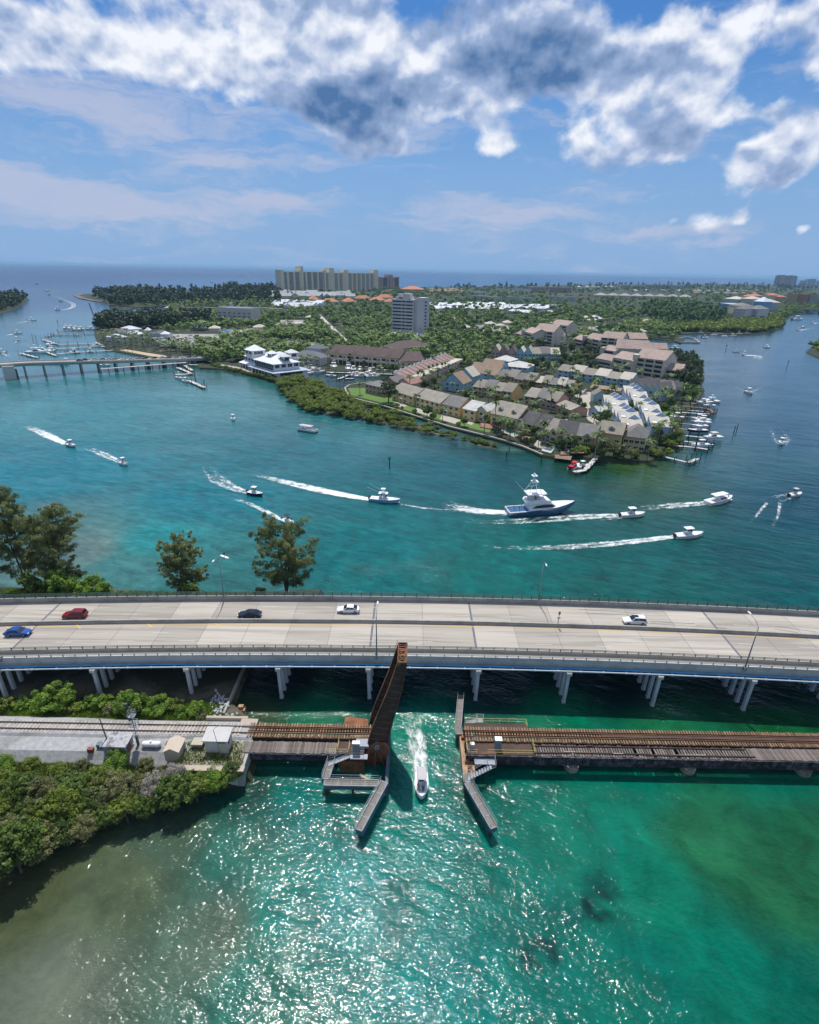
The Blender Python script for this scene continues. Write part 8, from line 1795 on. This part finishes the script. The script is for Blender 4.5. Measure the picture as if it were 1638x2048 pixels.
# breakwater and the far right bridge
t_=thing('breakwater','curved dark timber breakwater off the small right marina','breakwater'); Q=[P(x,y,1.0) for x,y in ((1358,676),(1375,674),(1388,677),(1396,682),(1399,685),(1362,684.5))]
for a,b in zip(Q[:-1],Q[1:]):
 n=max(1,int((b - a).length/8))
 for i in range(n): m_=MB(); m_.bar(a.lerp(b,i/n) - Vector((0,0,.8)),a.lerp(b,(i+.97)/n) - Vector((0,0,.8)),1.6,2.4); m_.build('wall_panel',CONC,t_)
t_=thing('road_bridge','low concrete bridge crossing the river at the right edge','bridge'); a=P(1545,616,9); b=P(1700,622,9); m_=MB(); m_.bar(a,b,14,3.0); m_.build('deck',CONC,t_); m_=MB(); m_.bar(a+Vector((0,-7.2,2)),b+Vector((0,-7.2,2)),.4,1.2); m_.build('parapet',CONC_L,t_)
for f in (.15,.38,.5,.66,.82,1): q=a.lerp(b,f); m_=MB(); m_.box(q.x - 4,q.y - 7,-1,q.x+4,q.y+7,7.5); m_.build('pier',CONC,t_)
# ------------------------------------------------------------------ trees of the built up land
FOOT=[]
for o in list(COL.objects):
 if o.type == 'MESH' and o.parent is not None and (o.name.startswith('wall') and not o.name.startswith('wall_panel') or o.name.startswith('wing') or o.name.startswith('ground_floor')):
  pr=o.parent; mw=Matrix.Translation(pr.location) @ Matrix.Rotation(pr.rotation_euler[2],4,'Z') @ Matrix.Diagonal((pr.scale[0],pr.scale[1],1,1))
  bb=[Vector(c) for c in o.bound_box]; x0=min(c.x for c in bb); x1=max(c.x for c in bb); y0=min(c.y for c in bb); y1=max(c.y for c in bb); c=mw @ Vector(((x0+x1)/2,(y0+y1)/2,0))
  FOOT.append((c.x,c.y,pr.rotation_euler[2],(x1 - x0)/2*pr.scale[0],(y1 - y0)/2*pr.scale[1]))
FA=np.array(FOOT)
FL=[]
for o in list(COL.objects):
 if o.get('category') in ('house','apartment building','restaurant','garage','building','office building','pavilion') and o.get('label') != 'x': FL.append((o.location.x,o.location.y,o['label']))
FLA=np.array([(a,b) for a,b,_ in FL])
def near_label(p):
 i=int(np.argmin((FLA[:,0] - p[0]) ** 2+(FLA[:,1] - p[1]) ** 2)); return FL[i][2]
def by(head,p):
 w1=head.split(); w2=near_label(p).split(); k=16 - len(w1); w2=w2[:k]
 while w2 and w2[-1] in ('the','of','with','in','from','and','a','one','among','over','behind','beside','above','on','at','to','its','below','as','right','by','half','second','first','large','mid','warm','dark','two','big','pink'): w2.pop()
 return ' '.join(w1+['the']+w2) if len(w1)+1+len(w2) <= 16 else ' '.join(w1+w2)
def blocked(x,y,pad):
 dx_=x - FA[:,0]; dy_=y - FA[:,1]; c=np.cos(FA[:,2]); s=np.sin(FA[:,2]); u=dx_*c+dy_*s; v=-dx_*s+dy_*c
 return bool(np.any((np.abs(u) < FA[:,3]+pad) & (np.abs(v) < FA[:,4]+pad)))
OPEN=[PP(px,0) for px in ([(640,628),(652,640),(668,655),(690,676),(712,698),(704,700),(678,680),(653,660),(640,645),(632,628)],[(1200,662),(1260,650),(1300,642),(1300,636),(1250,643),(1190,654)],[(1148,790),(1160,800),(1165,820),(1176,840),(1192,850),(1200,838),(1184,822),(1178,806),(1190,790),(1170,778)],[(232,701),(300,714),(345,718),(330,711),(290,705),(255,699)],[(300,684),(372,682),(372,697),(310,697)],[(440,734),(482,742),(515,749),(545,758),(560,748),(515,735),(482,728),(440,726)],[(696,776),(702,792),(762,807),(832,828),(900,850),(978,870),(985,858),(925,838),(880,824),(830,808),(780,792),(735,776)])]
LOTS=[PP(px,0) for px in ([(770,664),(785,676),(850,680),(860,665)],[(330,668),(340,690),(440,690),(450,668)],[(440,660),(450,672),(540,675),(545,655)],[(560,640),(560,655),(615,660),(610,640)],[(950,650),(960,664),(1020,662),(1015,648)],[(500,690),(640,700),(700,692),(560,680)],[(1160,655),(1165,665),(1230,660),(1225,650)])]
MAINP=[(p[0],p[1]) for p in MAIN]
def pick(zone,n,pad,mind,lot=.85,weight=None,tries_=60):
 xs=[p[0] for p in zone]; ys=[p[1] for p in zone]; out=[]; tr=0
 while len(out) < n and tr < n*tries_:
  tr += 1; x=random.uniform(min(xs),max(xs)); y=random.uniform(min(ys),max(ys))
  if not inside((x,y),zone): continue
  p=P(x,y,1.2)
  if not inside(p,MAINP) or blocked(p.x,p.y,pad): continue
  if any(inside(p,z) for z in OPEN): continue
  if any(inside(p,z) for z in LOTS) and random.random() < lot: continue
  if mind and any((p.x - a.x) ** 2+(p.y - a.y) ** 2 < mind*mind for a in out[-400:]): continue
  out.append(p)
 return out
PEN=[(690,782),(760,808),(830,830),(900,852),(980,872),(1045,892),(1090,908),(1150,912),(1240,922),(1310,925),(1345,900),(1352,870),(1360,840),(1385,805),(1400,780),(1405,740),(1385,722),(1340,702),(1290,690),(1140,690),(980,700),(880,720),(800,750),(750,770)]
where=lambda x,y: ('near the docks' if x > 1300 else 'by the pale houses' if x > 1200 else 'behind the yellow townhouses' if y > 790 else 'between the middle rows') if x > 900 else 'near the canal tip'
for p in pick(PEN,180,.4,3.2,tries_=90):
 k=random.choice((0,1,1,2,3,4,5,6,6)); s=random.uniform(.9,1.3); put_plant(PALMS[k],tuple(p),random.random()*6.3,s,by('fan topped palm beside' if k in (4,5) else 'feathery palm beside',p),'palm tree','palms among the townhouses')
for p in pick([(985,848),(1105,880),(1105,904),(1090,905),(985,870)],16,.3,2.6): put_plant(PALMS[random.choice((0,2,6))],tuple(p),random.random()*6.3,random.uniform(.7,.95),by('yellow green garden palm by',p),'palm tree','palms on the waterfront gardens')
for p in pick(PEN,150,.3,3.0): put_plant(BROAD[random.choice((4,1,1,0))],tuple(p),random.random()*6.3,random.uniform(.6,1.05),by('small leafy tree beside',p),'tree','small leafy trees among the townhouses')
for p in pick(PEN,120,.2,1.5): put_plant(('garden_shrub',MANG[3][1],MANG[3][2]),tuple(p),random.random()*6.3,random.uniform(.6,1.0),by('low shrub beside',p),'shrub','garden shrubs among the townhouses')
BACKZ=[(1120,735),(1110,715),(1130,700),(1200,690),(1210,712),(1195,738),(1180,750),(1120,745),(1060,752),(1056,735)]
for p in pick(BACKZ,34,1.0,5.5): put_plant(random.choice(DARKT+BROAD[:3]),tuple(p),random.random()*6.3,random.uniform(.9,1.2),by('dense dark tree near',p),'tree','grove left of the condominiums')
for p in pick([(1345,712),(1375,720),(1402,738),(1406,762),(1392,785),(1362,775),(1350,760),(1355,735)],26,.8,4.4): put_plant(random.choice(DARKT+[BROAD[0]]),tuple(p),random.random()*6.3,random.uniform(.95,1.25),by('dark round bank tree near',p),'tree','dark trees on the right bank')
p=P(777,806,1.2); put_plant(DARKT[2],tuple(p),.4,1.45,'big round dark tree on the lawn beside the first yellow townhouse','tree',None)
for (x,y,s,k,lab) in ((1208,915,1.25,0,'grey green spreading tree leaning over the water at the point'),(1226,916,1.1,2,'second spreading tree at the water in front of the tall yellow house'),(1246,919,.95,0,'third spreading tree at the point'),(1262,920,.85,1,'small spreading tree right of the others at the point')):
 tr_=BROAD[k]; put_plant(('shoreline_tree',crown_mesh('crown',F_OLIVE,[leaf_quads(crown_pts(34,3.2,2.4,3.8,'flat',int(x)),np.full(34,1.0),42,.22)]),tr_[2]),tuple(P(x,y,.8)),1.0,s,lab,'tree',None)
for i in range(26):
 x,y=((1150+random.uniform(-12,30),908+random.uniform(-5,4)) if i < 9 else (1322+random.uniform(-22,20),902+random.uniform(-18,18)) if i < 20 else (1358,868+(i - 20)*4)); p=P(x,y,.8)
 put_plant(('seagrape_bush',MANG[i % 4][1],MANG[i % 4][2]),tuple(p),random.random()*6,random.uniform(.7,1.0),'rounded yellow green bush at the foot of the docks','bush','rounded bushes along the shore')
# mangrove spit, hedge and islets
SPIT=[(575,768),(596,757),(622,768),(655,785),(700,801),(760,823),(800,838),(852,854),(918,877),(912,880),(845,867),(770,852),(690,838),(610,824),(575,800),(553,776)]
sp=[(p[0],p[1]) for p in PP(SPIT,0)]; pts=[]; tr=0
while len(pts) < 170 and tr < 9000:
 tr += 1; x=random.uniform(556,918); y=random.uniform(757,879)
 if inside((x,y),SPIT):
  p=P(x,y,.2)
  if all((p.x - a.x) ** 2+(p.y - a.y) ** 2 > 3.0 ** 2 for a in pts): pts.append(p)
for p in pts: put_plant(MANG[random.choice((0,1,2,2))],tuple(p),random.random()*6.3,random.uniform(.8,1.2)*(1.2 if p.x < -40 else .95 if p.x < 0 else .7),by('spit mangrove across from',p),'mangrove','mangroves on the spit')
for i in range(26): put_plant(MANG[random.choice((0,1,2))],tuple(P(518+i*2.1+random.uniform(-3,3),753+i*.62+random.uniform(-1,3),.3)),random.random()*6.3,random.uniform(.8,1.1),by('low hedge mangrove near',(-100,420)),'mangrove','mangroves on the spit')
for (x,y) in ((946,884),(953,887),(962,887),(968,890),(975,891),(988,894),(958,883),(940,881),(929,880)): put_plant(MANG[random.choice((1,3,3))],tuple(P(x,y,.1)),random.random()*6.3,random.uniform(.7,1.0),'small mangrove standing in the shallows off the tip of the spit','mangrove','mangroves in the shallows')
for i in range(44):
 f=i/43; a=[(424,733),(440,737),(482,746),(515,754),(548,764),(575,768)]; k=min(4,int(f*5)); g=f*5 - k; x=a[k][0]+(a[k+1][0] - a[k][0])*g; y=a[k][1]+(a[k+1][1] - a[k][1])*g
 if 445 < x < 449: continue
 put_plant(MANG[1 if i % 2 else 3],tuple(P(x,y+random.uniform(-.7,.5),.3)),random.random()*6.3,random.uniform(.8,1.1),'clipped mangrove in the hedge below the white restaurant','mangrove','mangrove hedge below the restaurant')
# palms and trees in front of the left shore and round the marina: things; the wood beyond: one mass per stretch
for p in pick([(395,720),(430,728),(480,720),(470,690),(400,695)],46,.8,5): put_plant(PALMS[random.choice((0,1,4,5,6))],tuple(p),random.random()*6.3,random.uniform(.85,1.25),by('grove palm near',p),'palm tree','palms beside the restaurant')
for p in pick([(205,688),(240,699),(300,706),(350,713),(392,716),(380,700),(310,690),(300,680),(240,676),(205,675)],90,.8,4.5): put_plant(PALMS[random.choice((0,1,2,6))],tuple(p),random.random()*6.3,random.uniform(.9,1.3),by('beach palm near',p),'palm tree','palms behind the beach')
for p in pick([(560,748),(600,748),(660,735),(650,720),(590,722)],20,.8,4): put_plant(PALMS[random.choice((0,1,6))],tuple(p),random.random()*6.3,random.uniform(.9,1.2),'tall palm between the restaurant and the marina','palm tree','palms beside the restaurant')
for (x,y) in ((728,740),(757,741),(772,741),(778,742),(792,742),(672,727),(700,732)): put_plant(CONET[0] if x < 735 else BROAD[4],tuple(P(x,y,1.2)),1,.9,'small clipped tree against the beige building','tree','small trees against the beige building')
for (x,y) in ((845,760),(858,755),(866,752),(874,750),(884,748),(890,746),(897,744),(836,768),(848,772)): put_plant(PALMS[4 if x % 2 else 5],tuple(P(x,y,1.2)),1,1.15,'cabbage palm in the line beside the pink stepped row','palm tree','cabbage palms beside the pink row')
put_plant(PALMS[0],tuple(P(905,790,1.2)),1,1.0,'single coconut palm in front of the sky blue house','palm tree'); put_plant(PALMS[0],tuple(P(720,790,1.2)),1,1.0,'palm on the lawn tip before the coral house','palm tree'); put_plant(PALMS[1],tuple(P(1101,822,1.2)),1,1.35,'tall thin palm in front of the coral pink townhouses','palm tree')
# ------------------------------------------------------------------ the woods beyond (one mass each, clumps placed by geometry nodes)
PROTO=D.collections.new('wood_clumps')
def clump_obj(nm,me): o=D.objects.new(nm,me); PROTO.objects.link(o)
WCOL={}
def wood_kinds(key,lst):
 c=D.collections.new('wood_'+key)
 for i,me in enumerate(lst): o=D.objects.new('clump',me); c.objects.link(o)
 WCOL[key]=c
lite=lambda seed,rx,rz,h0,mm,sh='round',n=13,per=20,sz=.75,rc=1.7: broad(seed,rx,rz,h0,n,per,sz,mm,rc,sh)
F_FARP=foliage_mat('far_palm_foliage',(0.051,0.113,0.033),(0.288,0.389,0.093),.2,.4)
F_FARB=foliage_mat('far_broadleaf_foliage',(0.028,0.070,0.023),(0.178,0.288,0.070),.2,.5)
def far_palm(seed):
 r_=random.Random(seed); V_=[]; F_=[]; T_=[]; H=r_.uniform(6,10)
 for i in range(11):
  a=2*math.pi*i/11+r_.uniform(-.2,.2); e=r_.uniform(-.1,.9); L=r_.uniform(2.4,3.4); p=Vector((0,0,H)); d=Vector((math.cos(a)*math.cos(e),math.sin(a)*math.cos(e),math.sin(e))); s=Vector((-math.sin(a),math.cos(a),0)); tn=r_.random()
  for k,wv in enumerate((.25,.55,.35,.05)):
   V_ += [tuple(p+s*wv),tuple(p - s*wv)]; T_ += [tn,tn]; b=len(V_) - 2
   if k: F_.append((b - 2,b - 1,b+1,b))
   p=p+d*(L/3); d=(d+Vector((0,0,-.5))).normalized()
 for k in range(3):
  a=k*2.1; b=len(V_); V_ += [(.16*math.cos(a),.16*math.sin(a),-1),(.16*math.cos(a+2.1),.16*math.sin(a+2.1),-1),(.1*math.cos(a+2.1),.1*math.sin(a+2.1),H),(.1*math.cos(a),.1*math.sin(a),H)]; T_ += [.9]*4; F_.append((b,b+1,b+2,b+3))
 return raw_mesh('clump',np.array(V_),np.array(F_),F_FARP,np.array(T_))
wood_kinds('mixed',[lite(201,4.4,3.0,4.6,F_FARB),lite(202,3.6,3.4,5.2,F_FARB),lite(203,5.2,3.0,4.8,F_FARB),lite(204,3.2,2.4,3.6,F_FARP),lite(205,3.8,2.8,4.4,F_FARP),far_palm(1),far_palm(2),far_palm(3),far_palm(4)])
wood_kinds('palmy',[far_palm(i) for i in range(5,11)]+[lite(206,3.0,2.2,3.4,F_FARP),lite(207,3.6,2.4,4.0,F_FARB)])
wood_kinds('pine',[lite(211,4.0,6.5,8.5,F_DARK,'cone',18),lite(212,3.4,5.5,7.5,F_DARK,'cone',18),lite(213,5.0,5.5,7.0,F_DARK,'round',18),lite(214,4.2,3.6,5.0,F_DARK)])
F_MOLIVE=foliage_mat('pine_green_foliage',(0.037,0.081,0.033),(0.173,0.260,0.099),.2,.3)
wood_kinds('mangrove',[lite(221,4.0,1.8,2.6,F_MANG,'flat'),lite(222,3.2,1.6,2.4,F_MANG,'flat'),lite(223,4.6,2.0,3.0,F_MANG,'flat')]); wood_kinds('greenpine',[lite(231,3.6,6.5,8.5,F_MOLIVE,'cone',20),lite(232,4.0,5.5,7.5,F_MOLIVE,'cone',20),lite(233,4.5,4.0,6.0,F_MOLIVE)])
def wood(key,pts,scales,label):
 n=len(pts); me=D.meshes.new('forest'); me.vertices.add(n); me.vertices.foreach_set('co',np.array([tuple(p) for p in pts],dtype=np.float32).ravel())
 a=me.attributes.new('size','FLOAT','POINT'); a.data.foreach_set('value',np.array(scales,dtype=np.float32)); me.update()
 o=link('forest',me,kind='stuff',label=label,cat='forest')
 ng=D.node_groups.new('scatter_'+key,'GeometryNodeTree'); ng.interface.new_socket('Geometry',in_out='INPUT',socket_type='NodeSocketGeometry'); ng.interface.new_socket('Geometry',in_out='OUTPUT',socket_type='NodeSocketGeometry')
 nn=ng.nodes; ll=ng.links; gi=nn.new('NodeGroupInput'); go=nn.new('NodeGroupOutput'); iop=nn.new('GeometryNodeInstanceOnPoints'); ci=nn.new('GeometryNodeCollectionInfo'); ci.inputs['Collection'].default_value=WCOL[key]; ci.inputs['Separate Children'].default_value=True; ci.inputs['Reset Children'].default_value=True
 iop.inputs['Pick Instance'].default_value=True; rv_=nn.new('FunctionNodeRandomValue'); rv_.data_type='FLOAT_VECTOR'; rv_.inputs[0].default_value=(0,0,0); rv_.inputs[1].default_value=(0,0,6.283)
 na_=nn.new('GeometryNodeInputNamedAttribute'); na_.data_type='FLOAT'; na_.inputs['Name'].default_value='size'
 ll.new(gi.outputs[0],iop.inputs['Points']); ll.new(ci.outputs[0],iop.inputs['Instance']); ll.new(rv_.outputs[0],iop.inputs['Rotation']); ll.new(na_.outputs[0],iop.inputs['Scale']); ll.new(iop.outputs[0],go.inputs[0])
 md=o.modifiers.new('scatter','NODES'); md.node_group=ng; return o
def grow(key,zone,n,label,pad=1.0,mind=0,smin=.9,smax=1.35,lot=.95,z=None):
 pts=pick(zone,n,pad,mind,lot,tries_=12); sc_=[random.uniform(smin,smax)*(1+max(0,(p.y - 900)/4000)) for p in pts]
 wood(key,pts,sc_,label)
grow('mixed',[(395,722),(430,730),(520,728),(640,722),(800,715),(880,722),(985,700),(1100,690),(1150,690),(1150,660),(860,655),(640,660),(400,690)],1200,'mixed tropical trees between the beige building and the office tower',smin=.7,smax=1.25)
grow('mixed',[(870,722),(985,702),(1030,690),(1050,700),(980,716),(900,742),(850,752)],170,'trees between the pink row and the far colourful row',smin=.6,smax=1.0)
grow('palmy',[(300,690),(395,716),(560,715),(640,700),(700,690),(640,655),(430,650),(330,660)],520,'palms and leafy trees around the car parks behind the left bridge',smin=.8,smax=1.15)
grow('palmy',[(690,690),(740,700),(860,690),(850,660),(700,640),(655,625),(640,618),(700,670)],300,'palms lining the right side of the boulevard',smin=.8,smax=1.1,lot=.9)
grow('mixed',[(560,690),(680,676),(640,640),(560,630),(380,640),(330,655),(430,665)],560,'leafy trees left of the boulevard',smin=.8,smax=1.15,lot=.9)
grow('mixed',[(640,655),(1160,660),(1350,670),(1370,650),(1340,600),(1000,590),(760,592),(640,600),(600,620)],2500,'broad belt of trees beyond the office tower',smin=.9,smax=1.35,lot=.8)
grow('mixed',[(1150,662),(1160,690),(1290,690),(1340,682),(1360,668),(1300,645),(1200,650)],330,'trees round the small right marina',smin=.8,smax=1.2,lot=.5)
grow('mixed',[(340,655),(640,640),(640,600),(340,605),(262,618),(340,630),(310,634),(280,640)],1100,'trees between the cove and the orange roofs',smin=.9,smax=1.4)
grow('pine',[(190,655),(200,664),(350,656),(430,650),(430,636),(300,640),(215,643)],230,'dark pines along the shore left of the pinkish office',smin=1.1,smax=1.5)
grow('pine',[(192,602),(235,618),(262,614),(345,612),(560,606),(560,584),(300,586),(190,590)],480,'dark pine wood on the far side of the cove',smin=1.1,smax=1.7)
grow('pine',[(450,590),(565,588),(565,583),(450,583)],70,'taller dark pines beside the long high rise',smin=1.5,smax=2.1); grow('pine',[(215,600),(240,608),(340,602),(300,592),(230,594)],100,'tallest dark pines on the inlet point',smin=1.6,smax=2.1)
grow('mixed',[(560,596),(860,596),(1240,586),(1640,592),(1900,600),(1900,578),(1240,572),(860,578),(560,580)],1500,'dark coastal trees along the beach',smin=.9,smax=1.4)
grow('greenpine',[(1270,640),(1360,652),(1440,648),(1450,632),(1400,618),(1290,618)],300,'tall feathery pines behind the mangroves',smin=1.1,smax=1.6)
grow('mangrove',[(1250,652),(1300,664),(1410,664),(1500,666),(1535,662),(1562,654),(1566,642),(1500,640),(1400,645),(1350,655)],900,'solid band of yellow green mangroves along the right river',smin=1.0,smax=1.8)
grow('mixed',[(1340,640),(1560,640),(1640,622),(1900,630),(1900,600),(1340,588)],1300,'trees around the marina village',smin=.9,smax=1.5); grow('mangrove',[(1520,640),(1566,640),(1572,634),(1600,626),(1640,622),(1640,612),(1560,616),(1520,628)],300,'green scrub round the far right bridge',smin=1.0,smax=1.6)
def grow_free(key,zone,n,label,z,smin,smax):
 out=[]
 while len(out) < n:
  x=random.uniform(min(p[0] for p in zone),max(p[0] for p in zone)); y=random.uniform(min(p[1] for p in zone),max(p[1] for p in zone))
  if inside((x,y),zone): out.append(P(x,y,z))
 wood(key,out,[random.uniform(smin,smax) for _ in out],label)
grow('pine',[(1400,580),(1640,584),(1640,574),(1450,570),(1240,571),(900,576),(900,579),(1240,576)],170,'scattered taller pines along the far beach',smin=.9,smax=1.4)
grow_free('pine',[(-100,624),(0,626),(30,616),(56,598),(38,592),(-100,592)],260,'dark palms and pines on the left headland',1.0,1.0,1.6); grow_free('mangrove',[(1617,704),(1628,690),(1640,684),(1800,690),(1800,730),(1640,714)],60,'mangroves on the bank at the right edge',1.0,.9,1.3)
t_=thing('jetty','rock jetty reaching from the inlet point toward the sea','jetty'); Q=[P(x,y,.8) for x,y in ((205,604),(185,601),(165,597),(153,592),(165,588))]
for a,b in zip(Q[:-1],Q[1:]):
 for i in range(6): m_=MB(); m_.bar(a.lerp(b,i/6) - Vector((0,0,.9)),a.lerp(b,(i+.95)/6) - Vector((0,0,.9)),12,3.0+random.random()); m_.build('rock_section',mat('jetty_rock',(.16,.15,.13),.95,.3,.3),t_)
# ------------------------------------------------------------------ sea air
hm=D.materials.new('sea_haze'); hm.use_nodes=True; t=NT(hm.node_tree); t.n.clear()
pv=t.new('ShaderNodeVolumePrincipled'); pv.inputs['Color'].default_value=(.40,.70,1.0,1); pv.inputs['Density'].default_value=5e-5; pv.inputs['Anisotropy'].default_value=0.0
ou=t.new('ShaderNodeOutputMaterial'); t.l.new(pv.outputs[0],ou.inputs['Volume'])
m_=MB(); m_.box(-63000,-63000,-3.0,63000,63000,98); hz_=m_.build('haze',hm); tag(hz_,'thin blue sea air over the whole view',kind='stuff')
